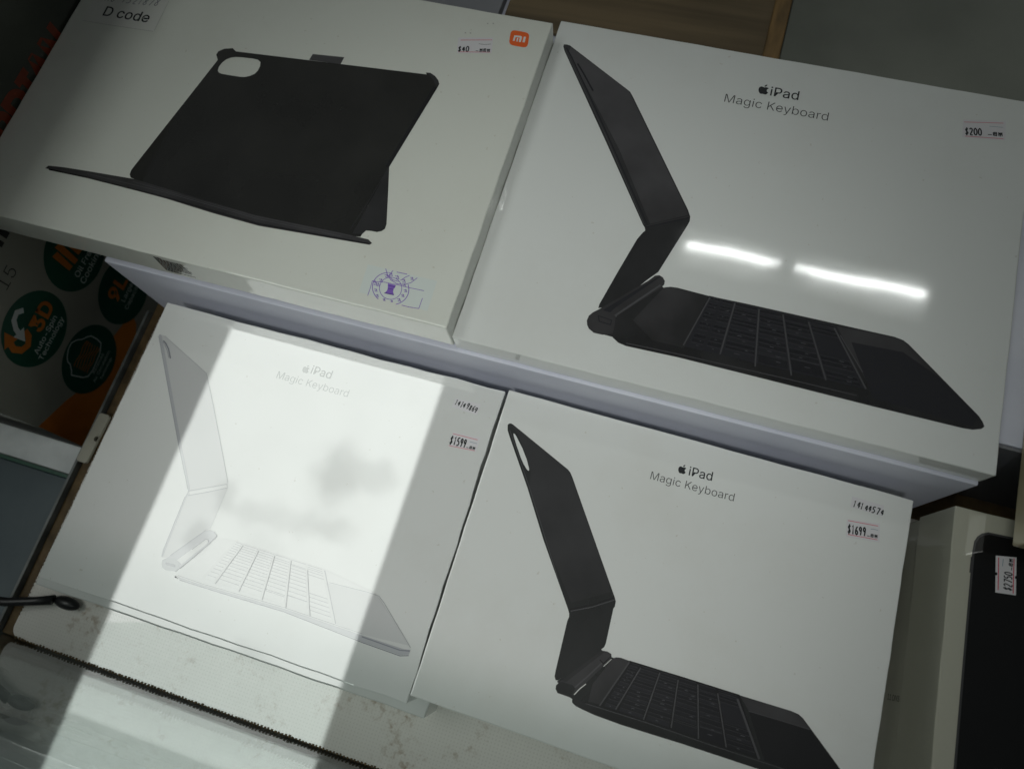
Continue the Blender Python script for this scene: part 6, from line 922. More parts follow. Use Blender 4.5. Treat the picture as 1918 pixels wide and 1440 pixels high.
  ('picture','p','key3',3,[[[-5.98,-74.74],[1.05,-74.76],[1.0,-76.62],[-6.16,-76.61]]]),
  ('picture','l','key_line',4,0.3,[[-5.98,-74.81],[1.05,-74.83]]),
  ('picture','l','legend',4,0.3,[[-3.28,-75.67],[-2.4,-75.67]]),
  ('picture','p','key',3,[[[-6.21,-77.18],[0.98,-77.2],[0.92,-79.15],[-6.4,-79.14]]]),
  ('picture','l','key_line',4,0.3,[[-6.22,-77.26],[0.98,-77.27]]),
  ('picture','p','key2',3,[[[-6.46,-79.74],[0.9,-79.75],[0.84,-81.79],[-6.66,-81.79]]]),
  ('picture','l','key_line',4,0.3,[[-6.47,-79.82],[0.9,-79.82]]),
  ('picture','p','key3',3,[[[-6.72,-82.42],[0.82,-82.42],[0.75,-84.56],[-6.92,-84.57]]]),
  ('picture','l','key_line',4,0.3,[[-6.72,-82.5],[0.82,-82.5]]),
  ('picture','p','key',3,[[[-6.99,-85.23],[0.73,-85.22],[0.66,-87.47],[-7.21,-87.49]]]),
  ('picture','l','key_line',4,0.3,[[-7.0,-85.32],[0.73,-85.31]]),
  ('picture','l','legend',4,0.3,[[-3.75,-86.35],[-2.32,-86.34]]),
  ('picture','p','key2',3,[[[-7.27,-88.19],[0.64,-88.17],[0.57,-90.53],[-7.5,-90.56]]]),
  ('picture','l','key_line',4,0.3,[[-7.28,-88.27],[0.64,-88.25]]),
  ('picture','p','key3',3,[[[-7.57,-91.29],[0.55,-91.26],[0.47,-93.75],[-7.81,-93.79]]]),
  ('picture','l','key_line',4,0.3,[[-7.58,-91.38],[0.54,-91.35]]),
  ('picture','l','legend',4,0.3,[[-4.43,-92.52],[-2.93,-92.51]]),
  ('picture','p','key',3,[[[-7.89,-94.56],[0.45,-94.52],[0.36,-97.15],[-8.14,-97.2]]]),
  ('picture','l','key_line',4,0.3,[[-7.9,-94.66],[0.44,-94.62]]),
  ('picture','p','key2',3,[[[-8.22,-98.01],[0.34,-97.96],[0.25,-100.73],[-8.49,-100.79]]]),
  ('picture','l','key_line',4,0.3,[[-8.23,-98.11],[0.34,-98.06]]),
  ('picture','l','legend',4,0.3,[[-4.66,-99.36],[-3.43,-99.35]]),
  ('picture','p','key',3,[[[3.37,-64.05],[17.11,-64.14],[17.31,-65.64],[3.36,-65.55]]]),
  ('picture','l','key_line',4,0.3,[[3.37,-64.1],[17.12,-64.19]]),
  ('picture','p','key2',3,[[[3.35,-66.02],[17.37,-66.1],[17.57,-67.66],[3.33,-67.58]]]),
  ('picture','l','key_line',4,0.3,[[3.35,-66.07],[17.38,-66.16]]),
  ('picture','p','key3',3,[[[3.33,-68.07],[17.64,-68.14],[17.85,-69.77],[3.31,-69.7]]]),
  ('picture','l','key_line',4,0.3,[[3.33,-68.13],[17.65,-68.2]]),
  ('picture','p','key',3,[[[3.31,-70.2],[17.92,-70.27],[18.14,-71.96],[3.29,-71.91]]]),
  ('picture','l','key_line',4,0.3,[[3.31,-70.27],[17.93,-70.33]]),
  ('picture','l','legend',4,0.3,[[8.37,-71.07],[11.08,-71.08]]),
  ('picture','p','key2',3,[[[3.29,-72.43],[18.21,-72.49],[18.45,-74.26],[3.27,-74.22]]]),
  ('picture','l','key_line',4,0.3,[[3.28,-72.5],[18.22,-72.55]]),
  ('picture','l','legend',4,0.3,[[13.06,-73.35],[14.91,-73.35]]),
  ('picture','p','key3',3,[[[3.26,-74.76],[18.52,-74.8],[18.77,-76.66],[3.24,-76.63]]]),
  ('picture','l','key_line',4,0.3,[[3.26,-74.83],[18.53,-74.87]]),
  ('picture','p','key',3,[[[3.24,-77.2],[18.84,-77.23],[19.1,-79.16],[3.22,-79.15]]]),
  ('picture','l','key_line',4,0.3,[[3.24,-77.27],[18.85,-77.3]]),
  ('picture','p','key2',3,[[[3.21,-79.75],[19.18,-79.76],[19.45,-81.79],[3.19,-81.79]]]),
  ('picture','l','key_line',4,0.3,[[3.21,-79.82],[19.19,-79.83]]),
  ('picture','l','legend',4,0.3,[[14.93,-80.76],[17.66,-80.77]]),
  ('picture','p','key3',3,[[[3.18,-82.42],[19.53,-82.41],[19.81,-84.54],[3.16,-84.56]]]),
  ('picture','l','key_line',4,0.3,[[3.18,-82.5],[19.54,-82.49]]),
  ('picture','p','key',3,[[[3.16,-85.22],[19.9,-85.2],[20.19,-87.43],[3.13,-87.47]]]),
  ('picture','l','key_line',4,0.3,[[3.15,-85.3],[19.91,-85.28]]),
  ('picture','l','legend',4,0.3,[[8.66,-86.32],[11.61,-86.32]]),
  ('picture','p','key2',3,[[[3.13,-88.16],[20.28,-88.12],[20.59,-90.47],[3.1,-90.53]]]),
  ('picture','l','key_line',4,0.3,[[3.13,-88.25],[20.29,-88.21]]),
  ('picture','l','legend',4,0.3,[[12.37,-89.31],[14.37,-89.3]]),
  ('picture','p','key3',3,[[[3.09,-91.25],[20.69,-91.19],[21.02,-93.66],[3.07,-93.74]]]),
  ('picture','l','key_line',4,0.3,[[3.09,-91.35],[20.7,-91.28]]),
  ('picture','p','key',3,[[[3.06,-94.51],[21.12,-94.42],[21.33,-96.04],[3.05,-96.14]]]),
  ('picture','l','key_line',4,0.3,[[3.06,-94.61],[21.13,-94.52]]),
  ('picture','l','legend',4,0.3,[[15.31,-95.26],[17.26,-95.25]]),
  ('picture','p','key2',3,[[[3.04,-96.93],[21.44,-96.83],[21.93,-100.58],[3.0,-100.71]]]),
  ('picture','l','key_line',4,0.3,[[3.04,-97.03],[21.45,-96.93]]),
  ('picture','l','legend',4,0.3,[[9.17,-98.75],[12.69,-98.73]]),
  ('picture','p','key',3,[[[19.07,-64.15],[32.65,-64.24],[33.3,-66.46],[19.41,-66.38]]]),
  ('picture','l','key_line',4,0.3,[[19.08,-64.21],[32.67,-64.3]]),
  ('picture','p','key2',3,[[[19.48,-66.85],[33.44,-66.92],[33.77,-68.06],[19.66,-67.99]]]),
  ('picture','l','key_line',4,0.3,[[19.49,-66.9],[33.46,-66.98]]),
  ('picture','p','key3',3,[[[19.73,-68.47],[33.91,-68.54],[34.44,-70.34],[20.01,-70.27]]]),
  ('picture','l','key_line',4,0.3,[[19.74,-68.53],[33.93,-68.6]]),
  ('picture','p','key',3,[[[20.08,-70.78],[34.59,-70.84],[35.14,-72.72],[20.37,-72.67]]]),
  ('picture','l','key_line',4,0.3,[[20.09,-70.84],[34.61,-70.9]]),
  ('picture','l','legend',4,0.3,[[25.09,-71.73],[26.66,-71.74]]),
  ('picture','p','key2',3,[[[20.45,-73.19],[35.29,-73.24],[35.87,-75.21],[20.76,-75.17]]]),
  ('picture','l','key_line',4,0.3,[[20.46,-73.26],[35.31,-73.31]]),
  ('picture','l','legend',4,0.3,[[25.62,-74.19],[27.4,-74.19]]),
  ('picture','p','key3',3,[[[20.84,-75.73],[36.03,-75.76],[36.64,-77.83],[21.16,-77.8]]]),
  ('picture','l','key_line',4,0.3,[[20.85,-75.8],[36.05,-75.83]]),
  ('picture','l','legend',4,0.3,[[29.05,-76.77],[31.48,-76.77]]),
  ('picture','p','key',3,[[[21.25,-78.38],[36.81,-78.4],[37.44,-80.57],[21.58,-80.56]]]),
  ('picture','l','key_line',4,0.3,[[21.26,-78.46],[36.83,-78.48]]),
  ('picture','p','key2',3,[[[21.67,-81.17],[37.62,-81.18],[38.29,-83.46],[22.02,-83.47]]]),
  ('picture','l','key_line',4,0.3,[[21.68,-81.25],[37.64,-81.25]]),
  ('picture','l','legend',4,0.3,[[31.19,-82.31],[33.05,-82.31]]),
  ('picture','p','key3',3,[[[22.12,-84.11],[38.48,-84.09],[39.18,-86.49],[22.49,-86.52]]]),
  ('picture','l','key_line',4,0.3,[[22.13,-84.19],[38.5,-84.18]]),
  ('picture','l','legend',4,0.3,[[33.22,-85.29],[35.12,-85.29]]),
  ('picture','p','key',3,[[[22.59,-87.2],[39.38,-87.17],[40.12,-89.7],[22.98,-89.75]]]),
  ('picture','l','key_line',4,0.3,[[22.61,-87.29],[39.4,-87.25]]),
  ('picture','l','legend',4,0.3,[[29.75,-88.44],[32.26,-88.44]]),
  ('picture','p','key2',3,[[[23.09,-90.46],[40.33,-90.4],[41.11,-93.07],[23.5,-93.15]]]),
  ('picture','l','key_line',4,0.3,[[23.1,-90.55],[40.35,-90.49]]),
  ('picture','l','legend',4,0.3,[[28.78,-91.77],[31.33,-91.76]]),
  ('picture','p','key3',3,[[[23.62,-93.9],[41.33,-93.82],[41.45,-94.23],[23.68,-94.31]]]),
  ('picture','l','key_line',4,0.3,[[23.63,-94.0],[41.36,-93.92]]),
  ('picture','l','legend',4,0.3,[[34.42,-94.06],[37.6,-94.04]]),
  ('picture','p','key',3,[[[23.8,-95.08],[41.67,-94.99],[43.27,-100.43],[24.63,-100.56]]]),
  ('picture','l','key_line',4,0.3,[[23.81,-95.18],[41.7,-95.09]]),
  ('picture','l','legend',4,0.3,[[35.41,-97.69],[37.95,-97.68]]),
  ('picture','p','key',3,[[[34.59,-64.25],[48.33,-64.34],[49.81,-67.6],[35.62,-67.53]]]),
  ('picture','l','key_line',4,0.3,[[34.61,-64.31],[48.35,-64.4]]),
  ('picture','p','key2',3,[[[35.77,-68.0],[50.03,-68.07],[50.23,-68.52],[35.91,-68.44]]]),
  ('picture','l','key_line',4,0.3,[[35.79,-68.06],[50.05,-68.13]]),
  ('picture','p','key3',3,[[[36.06,-68.93],[50.44,-69.0],[51.35,-70.99],[36.69,-70.93]]]),
  ('picture','l','key_line',4,0.3,[[36.08,-68.99],[50.47,-69.06]]),
  ('picture','p','key',3,[[[36.84,-71.44],[51.58,-71.49],[52.54,-73.59],[37.5,-73.54]]]),
  ('picture','l','key_line',4,0.3,[[36.86,-71.5],[51.61,-71.56]]),
  ('picture','l','legend',4,0.3,[[44.6,-72.5],[46.64,-72.51]]),
  ('picture','p','key2',3,[[[37.67,-74.07],[52.78,-74.12],[53.78,-76.32],[38.37,-76.29]]]),
  ('picture','l','key_line',4,0.3,[[37.69,-74.14],[52.81,-74.18]]),
  ('picture','l','legend',4,0.3,[[43.53,-75.18],[45.41,-75.19]]),
  ('picture','p','key3',3,[[[38.54,-76.85],[54.03,-76.88],[55.09,-79.2],[39.27,-79.18]]]),
  ('picture','l','key_line',4,0.3,[[38.56,-76.92],[54.07,-76.95]]),
  ('picture','p','key',3,[[[39.46,-79.77],[55.36,-79.79],[56.47,-82.23],[40.23,-82.24]]]),
  ('picture','l','key_line',4,0.3,[[39.48,-79.85],[55.39,-79.86]]),
  ('picture','l','legend',4,0.3,[[47.65,-80.99],[50.76,-81.0]]),
  ('picture','p','key2',3,[[[40.43,-82.86],[56.75,-82.85],[57.93,-85.44],[41.24,-85.46]]]),
  ('picture','l','key_line',4,0.3,[[40.45,-82.94],[56.79,-82.93]]),
  ('picture','l','legend',4,0.3,[[46.88,-84.14],[49.69,-84.14]]),
  ('picture','p','key3',3,[[[41.45,-86.12],[58.23,-86.09],[59.47,-88.83],[42.31,-88.87]]]),
  ('picture','l','key_line',4,0.3,[[41.47,-86.2],[58.27,-86.18]]),
  ('picture','l','legend',4,0.3,[[51.66,-87.46],[53.43,-87.46]]),
  ('picture','p','key',3,[[[42.53,-89.57],[59.79,-89.52],[61.11,-92.42],[43.44,-92.49]]]),
  ('picture','l','key_line',4,0.3,[[42.56,-89.66],[59.83,-89.61]]),
  ('picture','l','legend',4,0.3,[[48.28,-90.99],[50.46,-90.99]]),
  ('picture','p','key2',3,[[[43.67,-93.23],[61.44,-93.15],[60.92,-92.0],[43.31,-92.07]]]),
  ('picture','l','key_line',4,0.3,[[43.7,-93.32],[61.48,-93.24]]),
  ('picture','p','key3',3,[[[43.54,-92.8],[61.25,-92.73],[64.68,-100.27],[45.92,-100.41]]]),
  ('picture','l','key_line',4,0.3,[[43.57,-92.9],[61.29,-92.82]]),
  ('picture','l','legend',4,0.3,[[52.61,-96.45],[56.23,-96.43]]),
  ('picture','p','key',3,[[[50.24,-64.36],[64.81,-64.45],[65.49,-65.53],[50.76,-65.44]]]),
  ('picture','l','key_line',4,0.3,[[50.27,-64.41],[64.85,-64.51]]),
  ('picture','p','key2',3,[[[50.97,-65.89],[65.77,-65.98],[66.37,-66.95],[51.43,-66.86]]]),
  ('picture','l','key_line',4,0.3,[[51.0,-65.95],[65.8,-66.04]]),
  ('picture','p','key3',3,[[[51.66,-67.33],[66.66,-67.41],[67.66,-69.0],[52.42,-68.93]]]),
  ('picture','l','key_line',4,0.3,[[51.68,-67.38],[66.7,-67.47]]),
  ('picture','p','key',3,[[[52.64,-69.41],[67.96,-69.48],[69.19,-71.45],[53.59,-71.39]]]),
  ('picture','l','key_line',4,0.3,[[52.67,-69.47],[68.0,-69.54]]),
  ('picture','p','key2',3,[[[53.83,-71.9],[69.51,-71.96],[77.87,-85.34],[60.23,-85.37]]]),
  ('picture','l','key_line',4,0.3,[[53.86,-71.96],[69.55,-72.02]]),
  ('picture','p','key3',3,[[[60.54,-86.02],[78.28,-85.99],[79.69,-88.24],[61.61,-88.28]]]),
  ('picture','l','key_line',4,0.3,[[60.58,-86.1],[78.33,-86.07]]),
  ('picture','l','legend',4,0.3,[[72.4,-87.12],[75.31,-87.11]]),
  ('picture','p','key',3,[[[61.94,-88.97],[80.11,-88.92],[81.59,-91.28],[63.07,-91.35]]]),
  ('picture','l','key_line',4,0.3,[[61.98,-89.06],[80.17,-89.01]]),
  ('picture','l','legend',4,0.3,[[75.1,-90.11],[77.25,-90.1]]),
  ('picture','p','key2',3,[[[63.41,-92.07],[82.04,-92.0],[83.59,-94.48],[64.6,-94.57]]]),
  ('picture','l','key_line',4,0.3,[[63.45,-92.16],[82.09,-92.09]]),
  ('picture','p','key3',3,[[[64.96,-95.34],[84.06,-95.24],[85.39,-97.36],[65.98,-97.48]]]),
  ('picture','l','key_line',4,0.3,[[65.01,-95.43],[84.12,-95.33]]),
  ('picture','l','legend',4,0.3,[[78.78,-96.32],[82.0,-96.3]]),
  ('picture','p','key',3,[[[66.36,-98.27],[85.88,-98.15],[87.11,-100.11],[67.3,-100.25]]]),
  ('picture','l','key_line',4,0.3,[[66.4,-98.37],[85.94,-98.25]]),
  ('picture','l','legend',4,0.3,[[78.7,-99.18],[81.57,-99.16]]),
  ('picture','l','ink_line',5,0.9,[[2.9,-64.33],[0.87,-101.7]]),
  ('picture','l','ink_line',5,0.9,[[18.4,-64.76],[23.48,-104.17]]),
  ('picture','l','ink_line',5,0.9,[[33.66,-64.79],[45.93,-104.24]]),
  ('picture','l','ink_line',5,0.9,[[49.96,-65.71],[66.59,-101.68]]),
  ('picture','l','ink_line',5,1.0,[[65.94,-65.86],[90.64,-101.15]]),
  ('picture','l','ink_line',5,0.6,[[70.35,-69.82],[87.11,-90.81]]),
  ('picture','l','ink_line',5,0.8,[[-13.38,-64.47],[-22.68,-101.7]]),
  ('title','a','dark_ink',1,[-10.55,101.17],[-10.33,110.06]),
  ('title','t','dark_ink',1,'iPad',[-5.65,101.25],[14.32,101.6]),
  ('title','t','grey_ink',1,'Magic',[-35.69,88.74],[36.82,88.79]),
  ('price_sticker','p','sticker',1,[[[124.54,110.46],[151.9,115.21],[152.95,99.71],[125.48,95.95]]]),
  ('price_sticker','l','red_ink',2,0.4,[[125.39,108.51],[150.43,113.39]]),
  ('price_sticker','l','red_ink',2,0.4,[[127.25,97.18],[151.62,100.68]]),
  ('price_sticker','t','dark_ink',3,'price200',[126.99,98.42],[138.16,100.08]),
  ('price_sticker','t','dark_ink',3,'han1',[141.35,100.84],[151.23,102.2]),
  ('price_sticker','l','blue_ink',2,0.3,[[141.82,108.76],[150.52,109.82]]),
 ],
 'M': [
  ('picture','p','ink',1,[[[-53.81,41.97],[-53.42,45.12],[-49.91,48.46],[-43.52,50.4],[-39.82,48.15],[18.97,52.91],[109.8,60.26],[108.87,61.75],[112.03,62.22],[116.4,60.3],[119.91,57.22],[121.72,54.26],[121.16,49.82],[109.55,-20.32],[115.68,-39.52],[123.12,-63.39],[123.3,-67.14],[121.73,-69.21],[118.8,-70.79],[114.95,-70.91],[111.23,-71.43],[109.66,-73.5],[109.02,-77.02],[95.91,-78.64],[31.87,-79.3],[-67.46,-73.55],[-70.81,-72.99],[-72.81,-70.74],[-73.26,-67.18],[-72.53,-63.32],[-50.5,37.62]],[[-46.38,28.45],[-46.99,31.83],[-46.18,36.05],[-44.14,39.55],[-41.16,41.99],[-37.68,43.27],[-33.08,44.05],[-24.01,44.81],[-19.95,44.7],[-17.04,43.09],[-15.88,39.33],[-15.93,35.31],[-17.18,32.04],[-20.03,29.4],[-23.67,27.59],[-26.98,27.03],[-35.7,26.61],[-42.34,26.45],[-44.84,27.04]]]),
  ('picture','p','ink_mid',2,[[[109.33,-20.82],[123.12,-63.39],[123.3,-67.14],[121.73,-69.21],[118.8,-70.79],[114.95,-70.91],[111.23,-71.43],[109.38,-74.83],[102.79,-76.07],[105.88,-52.76]]]),
  ('picture','p','ink_soft',2,[[[18.88,53.14],[19.66,58.84],[44.31,61.32],[43.82,54.73]]]),
  ('picture','l','ink_line',3,0.7,[[20.74,58.32],[43.69,60.68]]),
  ('picture','p','ink_mid',2,[[[109.72,61.7],[112.03,62.22],[116.4,60.3],[119.91,57.22],[121.72,54.26],[120.19,51.51],[116.47,56.44]]]),
  ('picture','p','ink_black',3,[[[121.1,51.24],[109.55,-20.32],[106.97,-20.94],[118.28,51.08]]]),
  ('picture','p','ink_soft',4,[[[-138.01,-81.43],[-136.71,-78.79],[-124.38,-77.21],[-105.28,-75.84],[-67.46,-73.55],[31.87,-79.3],[95.47,-77.49],[115.08,-77.58],[118.55,-79.61],[117.19,-81.2],[97.38,-82.46],[36.96,-86.43],[1.33,-85.15],[-37.96,-82.53],[-71.27,-81.73],[-113.72,-81.11]]]),
  ('picture','l','ink_black',5,1.1,[[-134.74,-81.57],[-102.72,-80.74],[-38.34,-81.74],[36.38,-85.07],[116.2,-80.62]]),
  ('picture','l','ink_line',5,0.5,[[-104.21,-77.89],[-40.06,-78.14],[34.89,-81.57],[96.35,-79.79]]),
  ('picture','l','ink_line',5,0.35,[[-67.24,-75.77],[32.2,-80.08],[103.52,-77.98]]),
  ('picture','l','ink_mid',2,0.6,[[109.33,-20.82],[104.85,-49.99],[100.12,-74.21]]),
  ('brand_logo','p','orange',1,[[[173.78,105.62],[174.22,102.65],[174.27,101.6],[174.2,100.85],[174.01,100.27],[173.71,99.81],[173.28,99.45],[172.72,99.19],[171.97,99.0],[170.88,98.89],[167.77,98.85],[164.64,98.89],[163.52,99.0],[162.7,99.19],[162.04,99.47],[161.5,99.82],[161.04,100.28],[160.66,100.87],[160.33,101.62],[160.03,102.67],[159.49,105.66],[159.02,108.67],[158.96,109.73],[159.03,110.49],[159.22,111.07],[159.52,111.54],[159.94,111.9],[160.51,112.17],[161.28,112.36],[162.37,112.47],[165.52,112.49],[168.67,112.44],[169.79,112.32],[170.62,112.12],[171.27,111.84],[171.82,111.48],[172.27,111.02],[172.65,110.43],[172.97,109.67],[173.26,108.61]]]),
  ('brand_logo','p','white_ink',2,[[[162.26,107.97],[167.04,108.39],[168.25,107.62],[168.66,102.94],[167.13,102.81],[166.8,106.78],[163.56,106.49],[163.98,102.94],[162.53,102.83]]]),
  ('brand_logo','p','white_ink',2,[[[164.87,106.1],[165.87,106.16],[166.24,102.93],[165.15,102.89]]]),
  ('brand_logo','p','white_ink',2,[[[169.41,108.29],[170.99,108.43],[171.5,103.36],[169.85,103.2]]]),
  ('price_sticker','p','sticker',1,[[[122.15,96.97],[147.63,102.57],[150.63,88.75],[125.77,83.22]]]),
  ('price_sticker','l','red_ink',2,0.45,[[124.69,95.17],[147.46,100.34]]),
  ('price_sticker','l','red_ink',2,0.4,[[126.18,84.6],[149.56,89.43]]),
  ('price_sticker','l','dark_ink',2,0.3,[[138.87,94.81],[143.09,95.07],[147.8,96.47]]),
  ('price_sticker','t','dark_ink',3,'price40',[125.75,84.86],[134.19,86.53]),
  ('price_sticker','t','dark_ink',3,'han2',[138.69,87.22],[149.36,89.39]),
  ('marks','p','dust',2,[[[139.01,114.45],[140.03,114.78],[140.53,113.73],[139.51,113.4]]]),
  ('marks','p','dust',2,[[[143.07,115.34],[144.09,115.66],[144.59,114.61],[143.57,114.28]]]),
  ('marks','p','dust',2,[[[125.35,102.66],[126.38,102.99],[126.89,101.94],[125.87,101.61]]]),
  ('marks','p','dust',2,[[[129.06,103.31],[130.09,103.64],[130.59,102.6],[129.57,102.27]]]),
  ('code_label','p','sticker_dim',1,[[[-175.56,48.9],[-112.39,51.57],[-117.64,132.83],[-175.86,131.46]]]),
  ('code_label','l','sticker_edge',2,0.4,[[-174.63,48.81],[-153.93,49.42],[-112.77,51.49]]),
  ('code_label','l','sticker_edge',2,0.3,[[-112.21,52.09],[-113.7,89.16]]),
  ('code_label','t','dark_ink',2,'Dcode',[-161.18,57.09],[-121.29,58.45]),
  ('code_label','t','pen_blue',2,'handsku',[-170.93,70.56],[-120.45,74.44]),
  ('stamp_label','p','film',1,[[[121.34,-95.18],[170.29,-95.06],[170.92,-116.97],[122.4,-115.67]]]),
  ('stamp_label','l','purple',2,0.5,[[136.75,-117.14],[135.69,-116.57],[134.69,-115.92],[133.75,-115.19],[132.88,-114.4],[132.1,-113.55],[131.4,-112.65],[130.8,-111.7],[130.3,-110.72],[129.9,-109.71],[129.61,-108.68],[129.44,-107.64],[129.37,-106.6],[129.43,-105.57],[129.59,-104.56],[129.87,-103.58],[130.26,-102.64],[130.75,-101.74],[131.35,-100.9],[132.05,-100.12],[132.83,-99.4],[133.7,-98.77],[134.65,-98.21],[135.66,-97.74],[136.73,-97.37]]),
  ('stamp_label','l','purple',2,0.5,[[152.47,-102.37],[152.91,-103.04],[153.32,-103.73],[153.67,-104.43],[153.97,-105.15],[154.22,-105.88],[154.42,-106.61],[154.57,-107.35],[154.67,-108.1],[154.71,-108.84],[154.69,-109.57],[154.63,-110.3],[154.51,-111.01],[154.33,-111.71],[154.11,-112.4],[153.83,-113.06],[153.51,-113.71],[153.14,-114.32],[152.72,-114.91],[152.25,-115.47],[151.74,-116.0],[151.19,-116.49],[150.61,-116.94],[149.98,-117.36],[149.33,-117.73]]),
  ('stamp_label','l','purple',2,0.4,[[149.74,-107.99],[149.75,-109.33],[149.53,-110.61],[149.08,-111.81],[148.43,-112.89],[147.58,-113.82],[146.57,-114.57],[145.42,-115.11],[144.17,-115.43],[142.86,-115.52],[141.53,-115.38],[140.21,-115.01],[138.95,-114.42],[137.78,-113.63],[136.74,-112.67],[135.86,-111.55],[135.16,-110.32],[134.68,-109.01],[134.43,-107.66],[134.4,-106.32],[134.62,-105.02],[135.06,-103.8],[135.72,-102.71],[136.57,-101.77],[137.59,-101.02],[138.75,-100.47],[140.01,-100.15],[141.34,-100.06],[142.68,-100.21],[144.01,-100.6],[145.28,-101.2],[146.45,-102.0],[147.48,-102.98],[148.35,-104.11],[149.03,-105.34],[149.5,-106.65],[149.74,-107.99]]),
  ('stamp_label','l','purple',2,0.45,[[134.06,-95.18],[136.44,-98.74],[140.0,-101.97],[144.94,-103.67],[149.9,-103.07],[153.8,-100.69],[156.78,-96.26]]),
  ('stamp_label','l','purple',2,0.45,[[139.32,-95.22],[137.74,-99.32],[141.19,-101.66],[145.6,-101.9]]),
  ('stamp_label','l','purple',2,0.45,[[142.09,-95.67],[149.36,-95.41]]),
  ('stamp_label','l','purple',2,0.45,[[146.49,-100.75],[148.92,-97.83],[151.25,-95.85]]),
  ('stamp_label','l','purple',2,0.4,[[129.09,-116.67],[128.87,-110.8],[128.37,-105.89],[130.68,-105.06]]),
  ('stamp_label','l','purple',2,0.4,[[129.32,-106.1],[136.63,-104.67],[145.16,-104.3],[153.79,-104.34],[164.13,-103.93]]),
  ('stamp_label','l','purple',2,0.4,[[164.86,-109.16],[164.93,-116.76],[158.35,-117.37],[153.23,-117.36]]),
  ('stamp_label','p','purple',3,[[[139.12,-104.95],[144.72,-104.87],[144.72,-106.69],[144.11,-107.99],[144.58,-109.92],[146.1,-112.01],[139.19,-112.32],[140.33,-110.11],[140.32,-108.29]]]),
  ('stamp_label','l','purple_dark',4,0.35,[[139.84,-106.36],[144.77,-106.23]]),
  ('stamp_label','l','purple_dark',4,0.35,[[140.13,-108.34],[144.41,-108.23]]),
  ('stamp_label','l','purple_dark',4,0.5,[[139.28,-111.97],[145.76,-111.79]]),
  ('stamp_label','l','purple',2,0.45,[[131.59,-111.1],[133.5,-110.97],[132.49,-112.37],[134.18,-112.25],[132.68,-110.5]]),
  ('stamp_label','l','purple',2,0.45,[[150.29,-110.25],[152.17,-110.12],[151.16,-111.51],[152.84,-111.39],[151.36,-109.65]]),
  ('stamp_label','l','purple',2,0.45,[[134.08,-114.63],[135.79,-114.52],[134.89,-115.77],[136.41,-115.66],[135.05,-114.09]]),
  ('stamp_label','l','purple',2,0.45,[[131.35,-106.88],[133.64,-106.73],[132.43,-108.41],[134.47,-108.27],[132.65,-106.16]]),
  ('stamp_label','l','purple',2,0.45,[[129.12,-106.46],[131.61,-106.29],[130.3,-108.12],[132.51,-107.97],[130.53,-105.67]]),
  ('stamp_label','l','purple',2,0.45,[[132.39,-103.48],[134.5,-103.34],[133.38,-104.89],[135.25,-104.76],[133.59,-102.81]]),
  ('stamp_label','l','purple',2,0.45,[[134.78,-99.55],[137.07,-99.4],[135.86,-101.1],[137.9,-100.96],[136.08,-98.83]]),
  ('stamp_label','l','purple',2,0.45,[[137.11,-97.57],[139.41,-97.42],[138.19,-99.12],[140.23,-98.98],[138.42,-96.84]]),
  ('stamp_label','l','purple',2,0.45,[[141.92,-98.55],[144.4,-98.39],[143.08,-100.23],[145.28,-100.08],[143.33,-97.77]]),
  ('stamp_label','l','purple',2,0.45,[[146.99,-100.01],[149.46,-99.85],[148.14,-101.68],[150.33,-101.53],[148.39,-99.23]]),
  ('stamp_label','l','purple',2,0.45,[[148.67,-102.94],[150.76,-102.81],[149.64,-104.35],[151.49,-104.22],[149.86,-102.28]]),
  ('stamp_label','l','purple',2,0.45,[[152.11,-97.1],[154.01,-96.97],[153.0,-98.38],[154.68,-98.27],[153.2,-96.5]]),
  ('stamp_label','l','purple',2,0.45,[[150.91,-106.55],[152.8,-106.42],[151.79,-107.82],[153.47,-107.7],[151.99,-105.95]]),
  ('stamp_label','l','purple',2,0.45,[[148.86,-113.79],[150.94,-113.65],[149.83,-115.17],[151.67,-115.04],[150.05,-113.13]]),
  ('stamp_label','l','purple',2,0.45,[[139.53,-116.24],[141.04,-116.13],[140.24,-117.25],[141.58,-117.15],[140.39,-115.76]]),
  ('stamp_label','l','purple',2,0.45,[[144.95,-116.04],[146.27,-115.95],[145.56,-116.92],[146.73,-116.83],[145.7,-115.62]]),
 ],
 'T': [
  ('picture','p','tablet_edge',1,[[[11.97,-25.5],[12.6,-19.4],[14.13,-16.02],[16.57,-13.43],[20.31,-11.7],[74.43,-9.75],[83.64,-9.5],[74.37,-149.43],[11.64,-175.5],[11.77,-93.48]]]),
  ('picture','p','tablet_face',2,[[[13.34,-25.44],[13.77,-20.28],[15.42,-16.57],[17.75,-14.47],[21.09,-13.0],[73.82,-11.37],[80.74,-11.9],[71.66,-150.21],[13.11,-175.07],[13.06,-93.12]]]),
  ('picture','p','tablet_edge',1,[[[11.45,-29.33],[12.79,-28.97],[12.61,-38.82],[11.27,-39.18]]]),
  ('price_sticker','p','sticker',3,[[[25.36,-24.91],[37.2,-22.95],[38.21,-45.76],[26.63,-47.02]]]),
  ('price_sticker','l','red_ink',4,0.6,[[27.05,-25.64],[28.12,-45.19]]),
  ('price_sticker','l','red_ink',4,0.6,[[35.77,-23.92],[36.56,-45.07]]),
  ('price_sticker','l','blue_ink',4,0.3,[[29.79,-25.94],[29.54,-30.39]]),
  ('price_sticker','t','dark_ink',5,'price2750',[35.57,-44.2],[35.51,-32.72]),
  ('price_sticker','t','dark_ink',5,'han1',[35.45,-31.72],[35.4,-24.46]),
  ('price_sticker','p','tablet_face',5,[[[27.06,-35.69],[26.88,-36.46],[26.33,-36.9],[25.75,-36.76],[25.46,-36.12],[25.65,-35.35],[26.19,-34.91],[26.78,-35.05]]]),
